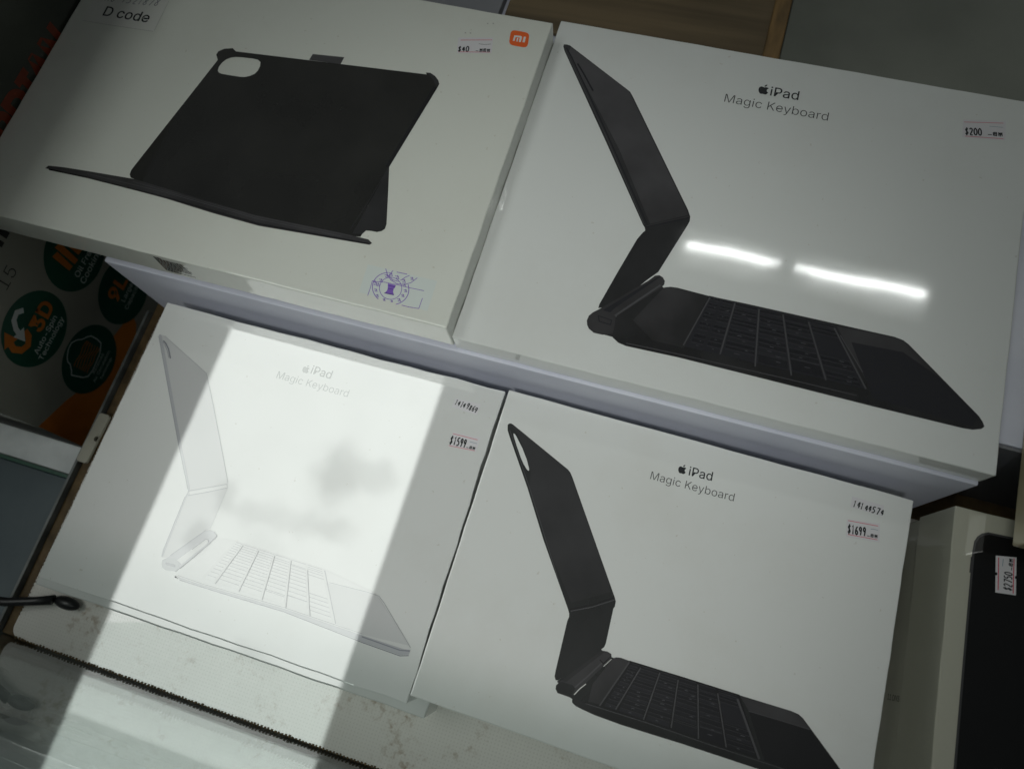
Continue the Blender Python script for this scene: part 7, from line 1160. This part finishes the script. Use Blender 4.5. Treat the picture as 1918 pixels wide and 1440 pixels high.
  ('price_sticker','p','tablet_face',5,[[[38.47,-34.82],[38.28,-35.58],[37.74,-36.02],[37.16,-35.88],[36.88,-35.24],[37.07,-34.48],[37.61,-34.04],[38.19,-34.18]]]),
 ],
}


def fill_loops(loops, offset=0.0):
    """2D outlines (holes allowed) to triangles: list of (verts, faces)"""
    cu = bpy.data.curves.new('fill', 'CURVE')
    cu.dimensions = '2D'
    cu.fill_mode = 'BOTH'
    cu.offset = offset
    for lp in loops:
        s = cu.splines.new('POLY')
        s.points.add(len(lp) - 1)
        for p, q in zip(s.points, lp):
            p.co = (q[0], q[1], 0, 1)
        s.use_cyclic_u = True
    o = bpy.data.objects.new('fill', cu)
    C.objects.link(o)
    me = o.to_mesh()
    v = [(a.co.x, a.co.y) for a in me.vertices]
    f = [tuple(p.vertices) for p in me.polygons]
    o.to_mesh_clear()
    bpy.data.objects.remove(o)
    bpy.data.curves.remove(cu)
    return v, f

_glyph_cache = {}
def glyph_mesh(key):
    if key not in _glyph_cache:
        off, loops = GLYPHS[key]
        loops = [[(x / 1000, y / 1000) for x, y in lp] for lp in loops]
        def inside(p, lp):
            c = False
            for (x0, y0), (x1, y1) in zip(lp, lp[1:] + lp[:1]):
                if (y0 > p[1]) != (y1 > p[1]) and p[0] < (x1 - x0) * (p[1] - y0) / (y1 - y0) + x0:
                    c = not c
            return c
        within = [[j for j, o in enumerate(loops) if j != i and all(inside(p, o) for p in lp)] for i, lp in enumerate(loops)]
        v, f = [], []
        for i, lp in enumerate(loops):
            if within[i]:
                continue
            a, b = fill_loops([lp] + [loops[j] for j in range(len(loops)) if i in within[j]], off / 1000)
            f += [tuple(k + len(v) for k in q) for q in b]
            v += a
        x0 = min(a[0] for a in v); x1 = max(a[0] for a in v)
        _glyph_cache[key] = ([((x - x0) / (x1 - x0), y / (x1 - x0)) for x, y in v], f)
    return _glyph_cache[key]

def ribbon(pts, w):
    """quads along a polyline, mitred a little at the bends"""
    P = [Vector(p) for p in pts]
    vs, fs = [], []
    n = len(P)
    closed = (P[0] - P[-1]).length < 1e-6 and n > 2
    for i in range(n):
        a = P[i - 1] if i else (P[-2] if closed else None)
        b = P[i + 1] if i < n - 1 else (P[1] if closed else None)
        d1 = (P[i] - a).normalized() if a is not None else (b - P[i]).normalized()
        d2 = (b - P[i]).normalized() if b is not None else d1
        t = (d1 + d2)
        t = t.normalized() if t.length > .2 else d1
        nrm = Vector((-t.y, t.x))
        k = 1.0 / max(.6, abs(nrm.dot(Vector((-d1.y, d1.x)))))
        vs += [tuple(P[i] + nrm * w / 2 * k), tuple(P[i] - nrm * w / 2 * k)]
        if i:
            fs.append((2 * i - 2, 2 * i - 1, 2 * i + 1, 2 * i))
    return vs, fs

class Sheet:
    """a flat print: several inks, each laid a few hundredths of a millimetre over the one below"""
    def __init__(s):
        s.bm = bmesh.new(); s.mats = []; s.n = 0
    def add(s, vf, m, layer, tf=lambda x, y: (x / 1000, y / 1000), base=.00004, fan=False):
        if m not in s.mats:
            s.mats.append(m)
        mi = s.mats.index(m)
        s.n += 1
        z = base + layer * .00006 + s.n * .0000001
        vs = [s.bm.verts.new((*tf(x, y), z + (.0000004 * (i // 3 % 40) if fan else 0))) for i, (x, y) in enumerate(vf[0])]
        for f in vf[1]:
            try:
                fc = s.bm.faces.new([vs[i] for i in f])
                fc.material_index = mi
                fc.normal_update()
                if fc.normal.z < 0:
                    fc.normal_flip()
            except ValueError:
                pass
    def build(s, name, parent):
        if not s.mats:
            s.bm.free(); return None
        return obj(name, s.bm, [MATS[m] if isinstance(m, str) else m for m in s.mats], parent)

def along(p0, p1):
    """frame with x along a baseline: maps (u, v) in units of the baseline's length to the sheet"""
    a = Vector(p0); d = Vector(p1) - a
    L = d.length
    ex = d / L; ey = Vector((-ex.y, ex.x))
    return L, (lambda u, v: tuple((a + ex * u * L + ey * v * L) / 1000))

def stroked_text(sh, key, m, layer, p0, p1):
    s, adv, sw, slant, jit = STROKED[key]
    L, tf = along(p0, p1)
    h = 1.0 / (adv * len(s))
    rnd = random.Random(key)
    for i, ch in enumerate(s):
        jx, jy, js = rnd.uniform(-jit, jit) * h, rnd.uniform(-jit, jit) * h, 1 + rnd.uniform(-jit, jit) * 1.5
        for st in DIGITS[ch]:
            pts = []
            for (x, y) in st:
                yy = y * h * js + jy
                pts.append((i * adv * h + x * adv * .92 * h + jx + yy * slant, yy))
            if len(pts) > 3:                       # round the stroke off
                for _ in range(2):
                    q = [pts[0]]
                    for a, b in zip(pts, pts[1:]):
                        q += [(a[0] * .75 + b[0] * .25, a[1] * .75 + b[1] * .25), (a[0] * .25 + b[0] * .75, a[1] * .25 + b[1] * .75)]
                    pts = q + [pts[-1]]
            sh.add(ribbon(pts, sw * h), m, layer, tf)

def glyph_text(sh, key, m, layer, p0, p1):
    L, tf = along(p0, p1)
    v, f = glyph_mesh(key)
    vv, ff = [], []
    for q in f:                                    # outlines of one letter may overlap
        ff.append(tuple(range(len(vv), len(vv) + len(q))))
        vv += [v[i] for i in q]
    sh.add((vv, ff), m, layer, tf, fan=True)

def put(sh, it):
    k = it[1]
    if k == 'p':
        lp = it[4]
        if len(lp) == 1 and len(lp[0]) == 4:
            sh.add((lp[0], [(0, 1, 2, 3)]), it[2], it[3])
        else:
            sh.add(fill_loops(lp), it[2], it[3])
    elif k == 'l':
        sh.add(ribbon(it[5], it[4]), it[2], it[3])
    elif k == 't':
        (stroked_text if it[4] in STROKED else glyph_text)(sh, it[4], it[2], it[3], it[5], it[6])
    elif k == 'a':
        a, b = Vector(it[4]), Vector(it[5])
        H = b.y - a.y
        sh.add(fill_loops(APPLE), it[2], it[3], lambda x, y: ((a.x + x * H) / 1000, (a.y + y * H) / 1000))

PART_NAME = {'picture': 'printed_picture', 'title': 'title_lettering', 'brand_logo': 'brand_logo', 'price_sticker': 'price_sticker', 'number_sticker': 'number_sticker',
             'code_label': 'code_label', 'stamp_label': 'stamp_label', 'marks': 'pencil_marks'}
REMAP = {'M': {'ink': 'ink_m'}, 'A': {'ink_black': 'key2', 'ink': 'ink_mid', 'ink_mid': 'ink_soft'}}  # lighter inks on A put reflected haze into its blacks
def lay_prints(key, root, z):
    order, groups = [], {}
    for it in PRINTS[key]:
        it = it[:2] + (REMAP.get(key, {}).get(it[2], it[2]),) + it[3:]
        if it[0] not in groups:
            groups[it[0]] = []; order.append(it[0])
        groups[it[0]].append(it)
    for g in order:
        backing, top = Sheet(), Sheet()
        for it in groups[g]:
            put(backing if it[2] in ('sticker', 'sticker_dim', 'film') else top, it)
        base = backing.build(PART_NAME[g], root) if backing.mats else None
        if base:
            base.location.z = z
            t = top.build('sticker_print', base)
        else:
            t = top.build(PART_NAME[g], root)
            if t:
                t.location.z = z

# ------------------------------------------------------------------ the setting
bm = box_bm(-3, 3, -4, 3, -.92, -.90)
tag(obj('floor', bm, floor_mat), kind='structure')

deck = obj('display_deck', box_bm(-.4365, .75, -.1348, .80, -.030, -.0042, .001), brown_edge)
tag(deck, 'brown stained wooden deck under the white woven mat', 'deck', kind='structure')

trim = obj('edge_trim', box_bm(-.4395, -.4372, -.150, .152, -.030, .0012, .0003), trim_metal)
tag(trim, 'thin dull metal trim along the side of the deck', 'trim')

# mat: sheet with rounded front corner and a stitched brown border
t = thing('woven_mat', (0, 0, 0), 'white woven mat with brown stains under the lower boxes', 'mat')
bm = bmesh.new()
out = [(.72, -.1340), (.72, .149), (-.4255, .149)]
for i in range(9):
    a = math.pi + i / 8 * math.pi / 2
    out.append((-.4175 + .008 * math.cos(a), -.1260 + .008 * math.sin(a)))
vt = [bm.verts.new((x, y, 0)) for x, y in out]
vb = [bm.verts.new((x, y, -.004)) for x, y in out]
f = bm.faces.new(vt)
bm.faces.new(vb[::-1])
for i in range(len(out)):
    j = (i + 1) % len(out)
    bm.faces.new((vt[i], vb[i], vb[j], vt[j]))
bmesh.ops.recalc_face_normals(bm, faces=bm.faces[:])
obj('canvas', bm, weave, t)
bm = bmesh.new()
rnd = random.Random(5)
x = -.420
while x < .70:
    w_ = rnd.uniform(.0010, .0017); l_ = rnd.uniform(.0016, .0026)
    box_bm(x, x + w_, -.1346, -.1346 + l_ * .7, -.0038, .0007 + rnd.uniform(0, .0004), bm=bm)
    x += .0027 + rnd.uniform(-.0003, .0004)
y = -.118
while y < .15:
    w_ = rnd.uniform(.0010, .0017); l_ = rnd.uniform(.0012, .0020)
    box_bm(-.4268, -.4268 + l_, y, y + w_, -.0038, .0007 + rnd.uniform(0, .0004), bm=bm)
    y += .0028 + rnd.uniform(-.0003, .0004)
st = obj('stitched_border', bm, brown_edge, t)
st['kind'] = 'stuff'

pane = obj('front_glass_pane', box_bm(-.47, .80, -.1408, -.1355, -.03, .36, .0006), glass)
tag(pane, 'upright clear glass pane along the front of the display, mirroring the mat', 'glass pane')

ledge = obj('mirror_ledge', box_bm(-.62, .80, -.70, -.1435, -.045, -.012, .002), dark_glass)  # added reflecting slab, carries the mirrored band on past the pane
tag(ledge, 'dark glossy ledge added outside the front glass pane to mirror the bright band', 'ledge')
step = obj('display_step', box_bm(-.4035, .2145, .1500, .80, -.004, .1157, .0012), lavender)
tag(step, 'lavender raised step carrying the $200 box and the tablet case box', 'display step')

st2 = thing('display_step', (.48, .49, -.004), 'lavender raised block at the side beside the $200 box', 'display step')
obj('block', box_bm(-.265, .27, -.3095, .31, 0, .1197, .0012), lavender, st2)
obj('shade_front', box_bm(-.265, .27, -.3120, -.3098, 0, .1185, .0004), dark_carton, st2)  # added dark board, stands for the shade on the block's front
# ------------------------------------------------------------------ boxes
KG = 'keyboard boxes in the display'
def boxed(name, key, cx, cy, w, d, z0, z1, mat_, label, cat, rot=0.0, group=None, wob=.00022, seed=1, bevel=.0011):
    t = thing(name, (cx, cy, z0), label, cat, R(rot), group)
    obj('carton', carton_bm(w, d, z1 - z0, bevel, wob, seed), mat_, t)
    if key:
        lay_prints(key, t, z1 - z0)
    return t

# under-box with a cream tray end showing
u = thing('flat_white_box', (-.2365, .018, .0004), 'thin white box lying under the pale grey keyboard box', 'box')
obj('carton', carton_bm(.311, .207, .0445, .0012, .0004, 21), white_l, u)
bm = bmesh.new()
for a in ((-.1660, -.1556, -.1040, -.1022), (-.1660, -.1644, -.1022, -.0940)):
    box_bm(a[0], a[1], a[2], a[3], .004, .030, .0003, 1, bm)
box_bm(-.1644, -.1556, -.1022, -.0940, .004, .012, 0, 1, bm)
obj('tray_end', bm, cream_plastic, u)

wb = boxed('keyboard_box', 'W', -.22595, .03295, .2745, .2145, .0452, .0845, white_c, 'white keyboard box with pale grey keyboard picture and $1599 price sticker', 'keyboard box', group=KG, wob=.0005, seed=3, bevel=.0009)
sup = obj('support_box', carton_bm(.235, .165, .0445, .001), side_grey)
sup.location = (.055, .040, .0004)
tag(sup, 'white box hidden under the $1699 keyboard box', 'box')
bb = boxed('keyboard_box', 'B', .104 * .4955, .071 * .4955, .2775, .2116, .0452, .0845, white_b, 'white keyboard box with black keyboard picture and $1699 price sticker', 'keyboard box', -.55, KG, wob=.00022, seed=4)
ab = boxed('keyboard_box', 'A', (-.1246 + .2145) / 2, (.1526 + .4223) / 2, .3391, .2697, .1160, .135, white_a, 'large white keyboard box on the lavender step with $200 price sticker', 'keyboard box', group=KG, seed=5)
ms = obj('support_box', carton_bm(.23, .19, .0070, .001), side_grey)
ms.location = (-.29, .285, .1158)
tag(ms, 'flat carton hidden under the tablet case box', 'box')
mb = boxed('tablet_case_box', 'M', (-.4983 - .1247) / 2, (.1514 + .4018) / 2, .3736, .2504, .1230, .153, white_m, 'white box picturing a black tablet case with an orange logo badge', 'tablet case box', seed=6)
# small print on the front side of the tablet case box
sh = Sheet()
rnd = random.Random(11)
for i in range(11):
    zz = 147.6 - i * 2.05
    x0 = -341.3 - i * .22
    x1 = {0: -335.3, 10: -319.5, 9: -332.0}.get(i, -317.5 - rnd.uniform(0, 1.0) - (i % 3))
    x = x0
    while x < x1:
        wd = min(rnd.uniform(.8, 2.8), x1 - x)
        sh.add(([(x, zz), (x + wd, zz), (x + wd, zz + 1.7), (x, zz + 1.7)], [(0, 1, 2, 3)]), 'dark_ink', 1)
        x += wd + .45
fp = sh.build('small_print', mb)
fp.matrix_parent_inverse = Matrix.Identity(4)
fp.rotation_euler = (R(90), 0, 0)
fp.location = (.3115, -.1253, -.1230)

# tablet boxes at the side: the printed one on top of a plain one
ca, sa = math.cos(R(1.5)), math.sin(R(1.5))
def corner_off(x, y):
    return (.2098 + x * ca - y * sa, .1387 + x * sa + y * ca)
tx, ty = corner_off(.105, -.130)
lo = thing('tablet_box', (tx + .0006, ty - .001, .0004), 'plain white box underneath the dark tablet picture box', 'tablet box', R(1.2), 'stacked tablet boxes')
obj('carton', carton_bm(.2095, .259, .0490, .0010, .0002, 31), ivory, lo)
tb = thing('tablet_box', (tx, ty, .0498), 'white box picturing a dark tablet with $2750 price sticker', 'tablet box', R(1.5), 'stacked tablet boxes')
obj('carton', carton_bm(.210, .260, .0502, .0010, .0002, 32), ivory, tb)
holder = bpy.data.objects.new('printed_front', None)
holder.empty_display_size = .01
C.objects.link(holder)
lay_prints('T', tb, .0502)
for ch in tb.children:
    if ch.name.split('.')[0] != 'carton':
        ch.location.x -= .105
        ch.location.y += .130
bpy.data.objects.remove(holder)
sh = Sheet()
glyph_text(sh, 'OM3', 'dark_ink', 1, (29.0, 18.6), (47.5, 18.6))
sp_ = sh.build('side_print', lo)
# side face: local x -> up (z), local y -> towards the back
sp_.rotation_euler = Matrix(((0, 0, -1), (0, 1, 0), (1, 0, 0))).to_euler()
sp_.location = (-.1052, -(ty - .001), -.0004)

rb = thing('tan_box', (.2363 + .10, .1189 + .135, .1160), 'tan box cut by the picture edge, beside the $200 keyboard box', 'box')
obj('carton', carton_bm(.20, .27, .024, .0012, .0002, 41), tan_card, rb)

# ------------------------------------------------------------------ things behind the upper boxes
t = thing('cardboard_sheet', (0, 0, .1159), 'brown grained cardboard sheet behind the upper boxes', 'cardboard')
obj('board', box_bm(-.175, .0385, .424, .76, 0, .0030, .0008), brown_board, t)
bm = box_bm(.0300, .0425, .4245, .755, .0022, .0062, .0016)
for v in bm.verts:
    v.co.x += .0014 * math.sin(v.co.y * 40)
obj('folded_edge', bm, brown_fold, t)
g = obj('grey_sheet', box_bm(.0415, .46, .424, .76, .1159, .1187, .0007), grey_sheet)
tag(g, 'grey green sheet behind the $200 keyboard box', 'sheet')
d = obj('dark_carton', box_bm(-.41, -.178, .424, .74, .1159, .124, .0012), dark_carton)
tag(d, 'dark slate carton behind the tablet case box', 'carton')

# ------------------------------------------------------------------ appliance box standing at the side (its printed front faces +x)
X0 = -.500
KF = .500 / .4535
t = thing('appliance_box', (X0, .0259, -.14), 'grey appliance box with round green icons standing beside the deck', 'appliance box')
b = obj('carton', box_bm(-.30, 0, 0, .62, 0, .44, .0012), fryer_face, t)
def on_face(sh, name, parent=None, lift=0.0):
    o = sh.build(name, parent or t)
    return o
# sheets are laid out with local x = world Y and local y = world z, both in mm
def place_face(o):
    o.rotation_euler = (R(90), 0, R(90))
    o.scale = (KF, KF, 1)
    o.location = (0, -.0259, .14 + .58 * (1 - KF))
def disc(cx, cy, r, n=48):
    return [(cx + r * math.cos(2 * math.pi * i / n), cy + r * math.sin(2 * math.pi * i / n)) for i in range(n)], [tuple(range(n))]
sh = Sheet()
sh.add(([(20, -60), (70, -60), (140, -12), (146, 0), (118, 8), (92, 4), (70, 12), (52, 25), (24.5, 40)], [tuple(range(9))]), fryer_orange, 0)
sh.add(([(150, 165), (640, 165), (640, 250), (190, 250), (165, 215)], [tuple(range(5))]), fryer_dusk, 0)
glyph_text(sh, 'DIA', fryer_red, 1, (172, 180), (282, 180))
glyph_text(sh, '15', fryer_black, 1, (106, 128), (122, 128))
sh.add(([(119, 131), (133, 131), (133, 132.5), (119, 132.5)], [(0, 1, 2, 3)]), fryer_black, 1) if 0 else None
sh.add(([(96, 134), (103, 134), (103, 135.6), (96, 135.6)], [(0, 1, 2, 3)]), fryer_black, 1)
sh.add(([(130, 149), (134, 149), (134, 160), (130, 160)], [(0, 1, 2, 3)]), fryer_black, 1)
sh.add(([(137, 149), (142, 149), (142, 160), (137, 160)], [(0, 1, 2, 3)]), fryer_black, 1)
place_face(sh.build('front_print', t))
# round icons
def icon(cx, cy, r, fill):
    s = Sheet()
    s.add(disc(cx, cy, r), fryer_green, 2)
    fill(s)
    place_face(s.build('round_icon', t))
def arrowhead(s, tip, back, w, m):
    a, b = Vector(tip), Vector(back)
    dd = (a - b).normalized(); n = Vector((-dd.y, dd.x))
    s.add(([tuple(a), tuple(b + n * w), tuple(b - n * w)], [(0, 1, 2)]), m, 4)
def f3(s):
    glyph_text(s, '3D', fryer_orange, 4, (90.5, 83), (114.5, 83))
    glyph_text(s, 'AutoSpin', fryer_text, 4, (75.0, 75), (108, 75))
    glyph_text(s, 'Technology', fryer_text, 4, (72.5, 68), (110, 68))
    s.add(ribbon([(86.5, 97), (84, 91), (78, 88), (72.5, 91), (70.5, 98), (73.5, 104)], 5.2), fryer_orange, 3)
    arrowhead(s, (78.5, 113), (73, 102.5), 6.5, fryer_orange)
    s.add(ribbon([(99.5, 107), (95.5, 111.5), (89.5, 110.5), (84.5, 105), (82.5, 100)], 4.2), fryer_grey, 3)
    arrowhead(s, (79.5, 92), (83.5, 101.5), 5.5, fryer_grey)
def f4(s):
    s.add(ribbon([(72.7, 32.9), (76, 35), (80, 39.6), (81, 43.5), (84, 46.2), (90, 49), (95.8, 49.2), (100, 45.5), (102.8, 40.3), (107, 36), (109.2, 32.9), (109.5, 25), (108.4, 18.3), (99.9, 13.8), (84.5, 12.7), (78, 14.5), (75.4, 19.2), (74, 26), (72.7, 32.9)], .9), fryer_grey, 3)
    for i in range(7):
        yy = 17.5 + i * 2.9
        s.add(ribbon([(80 + k * 2.4, yy + .7 * math.sin(k * 1.1 + i)) for k in range(11)], .75), fryer_orange, 3)
    glyph_text(s, 'Advanced', fryer_text, 4, (82, 9), (101, 9))
    glyph_text(s, 'Circ', fryer_text, 4, (76, 3.4), (106, 3.4))
    glyph_text(s, 'Technology', fryer_text, 4, (81, -2.5), (102, -2.5))
def f2(s):
    glyph_text(s, 'Oil', fryer_text, 4, (144, 74), (172, 74))
    glyph_text(s, 'Cooking', fryer_text, 4, (142.5, 65.5), (174, 65.5))
    for (x, y, h) in ((147, 86, 19), (154, 84, 23), (162, 85, 24), (169, 87, 18)):
        s.add(fill_loops([[(x - 2.6, y), (x + 2.2, y - 1), (x + 4.4, y + h), (x - 1.2, y + h + 2)]]), fryer_orange, 3)
def f9(s):
    glyph_text(s, '9L', fryer_orange, 4, (145.5, 23), (168, 23))
    glyph_text(s, 'Large', fryer_text, 4, (150, 14.5), (168, 14.5))
    glyph_text(s, 'Capacity', fryer_text, 4, (146, 7), (172, 7))
icon(91.6, 88.6, 30.3, f3)
icon(91.6, 21.2, 30.5, f4)
icon(158.8, 88.2, 30.8, f2)
icon(158.2, 21.0, 30.3, f9)

post = obj('white_ledge', box_bm(-.60, -.4440, -.0038, .0205, -.05, -.0120, .0010), post_white)
tag(post, 'streaky white painted ledge below the appliance box', 'ledge')
pn = thing('side_board', (-.50, -.25, -.06), 'dark teal board next to the white ledge', 'board')
obj('sheet', box_bm(-.30, .0590, -.45, .2420, 0, .030, .001), teal_panel, pn)
obj('green_edge', box_bm(-.30, .0580, .2422, .2452, 0, .034), plain('green_glass_edge', (.02, .10, .06), .3), pn)

# ------------------------------------------------------------------ small things on the mat
t = thing('black_hook', (-.392, -.097, .0006), 'black plastic hook with long thin stem lying at the mat corner', 'hook')
bm = bmesh.new()
path = [(-.075, -.0185, .013), (-.04, -.0130, .0115), (-.019, -.0060, .0095), (-.006, -.0010, .0080)]
rad = [.0034, .0035, .0036, .0040]
rings = []
for (p, r) in zip(path, rad):
    rings.append([bm.verts.new((p[0], p[1] + r * math.cos(a), p[2] + r * .8 * math.sin(a))) for a in [2 * math.pi * i / 12 for i in range(12)]])
for a, b_ in zip(rings, rings[1:]):
    for i in range(12):
        bm.faces.new((a[i], a[(i + 1) % 12], b_[(i + 1) % 12], b_[i]))
bm.faces.new(rings[0][::-1]); bm.faces.new(rings[-1])
obj('stem', bm, black_plastic, t, True)
bm = bmesh.new()
bmesh.ops.create_uvsphere(bm, u_segments=20, v_segments=12, radius=1.0)
for v in bm.verts:
    v.co = Vector((v.co.x * .0115 + .004, v.co.y * .0050 - .0005, max(v.co.z, -.85) * .0050 + .0046))
obj('head', bm, black_plastic, t, True)

t = thing('plastic_strip', (-.4315, .0300, .0003), 'beige plastic strip with a round hole lying beside the $1599 box', 'strip', R(-1.5))
loop = []
for (cx, cy, a0) in ((.0026, .0200, 0), (-.0026, .0200, 90), (-.0026, -.0190, 180), (.0026, -.0190, 270)):
    for i in range(5):
        a = R(a0 + i * 22.5)
        loop.append((cx + .0024 * math.cos(a), cy + .0024 * math.sin(a)))
hole = [(.0036 + .0024 * math.cos(-2 * math.pi * i / 18), .0005 + .0024 * math.sin(-2 * math.pi * i / 18)) for i in range(18)]
hole = [(min(x, .0046), y) for x, y in hole]
v_, f_ = fill_loops([loop, hole])
bm = bmesh.new()
vv = [bm.verts.new((x, y, 0.0035)) for x, y in v_]
fc = [bm.faces.new([vv[i] for i in q]) for q in f_]
bmesh.ops.recalc_face_normals(bm, faces=bm.faces[:])
bmesh.ops.solidify(bm, geom=bm.faces[:], thickness=.0028)
bmesh.ops.recalc_face_normals(bm, faces=bm.faces[:])
obj('plate', bm, cream_plastic, t)

# ------------------------------------------------------------------ tube lamp and added glow panel, overhead and out of the picture
S = 2 * .4955 + 20.0
bl = [(-.44 * S, .02 * S)]
def qxy(qx, qy):
    return (qx * S, -qy * S)
cxs, cys = qxy(-.442, .07)
BL = []
for (qx, qy, sx, sy, dep) in ((-.372, -.105, .052, .064, .40), (-.315, -.112, .044, .034, .26), (-.365, -.03, .065, .030, .25), (-.46, -.02, .095, .026, .20), (-.52, -.035, .026, .030, .22),
                              (-.535, .03, .028, .036, .24), (-.40, .155, .040, .022, .14), (-.44, .02, .05, .03, .10)):
    x, y = qxy(qx, qy)
    BL.append((x - cxs + .45, y - cys + .45, sx * S, sy * S, dep))
sk = thing('glow_panel', (cxs, cys, 20.58), 'long glowing panel added high overhead, mirrored as the bright band', 'glow_panel')  # added glowing panel; its mirror image makes the bright band
bm = box_bm(-.1725 * S, .1725 * S, -.350 * S, .352 * S, 0, .05)
obj('glow_sheet', bm, emitter('added_panel_glow', (.95, 1.0, .955), PANEL_L, BL), sk)

S2 = 2 * .445 + 1.5
tl = thing('tube_lamp', (.19 * S2, .5795 * S2, 2.08), 'ceiling lamp with two fluorescent tubes end to end', 'lamp')
tube_m = emitter('lit_fluorescent_tube', (.97, 1.0, .98), TUBE_L)
for (a, b_) in ((.018, .158), (.179, .362)):
    bm = bmesh.new()
    bmesh.ops.create_cone(bm, cap_ends=True, segments=20, radius1=.0125, radius2=.0125, depth=(b_ - a) * S2)
    bmesh.ops.rotate(bm, verts=bm.verts[:], matrix=Matrix.Rotation(R(90), 3, 'Y'))
    o = obj('tube', bm, tube_m, tl, True)
    o.location = (((a + b_) / 2 - .19) * S2, 0, 0)
obj('batten', box_bm(-.44, .44, -.085, .085, .024, .075, .004), plain('white_enamel', (.75, .77, .75), .4), tl)
obj('holder', box_bm(-.048 * S2, .013 * S2, -.012, .012, -.010, .022, .003), MATS['white_enamel'], tl)
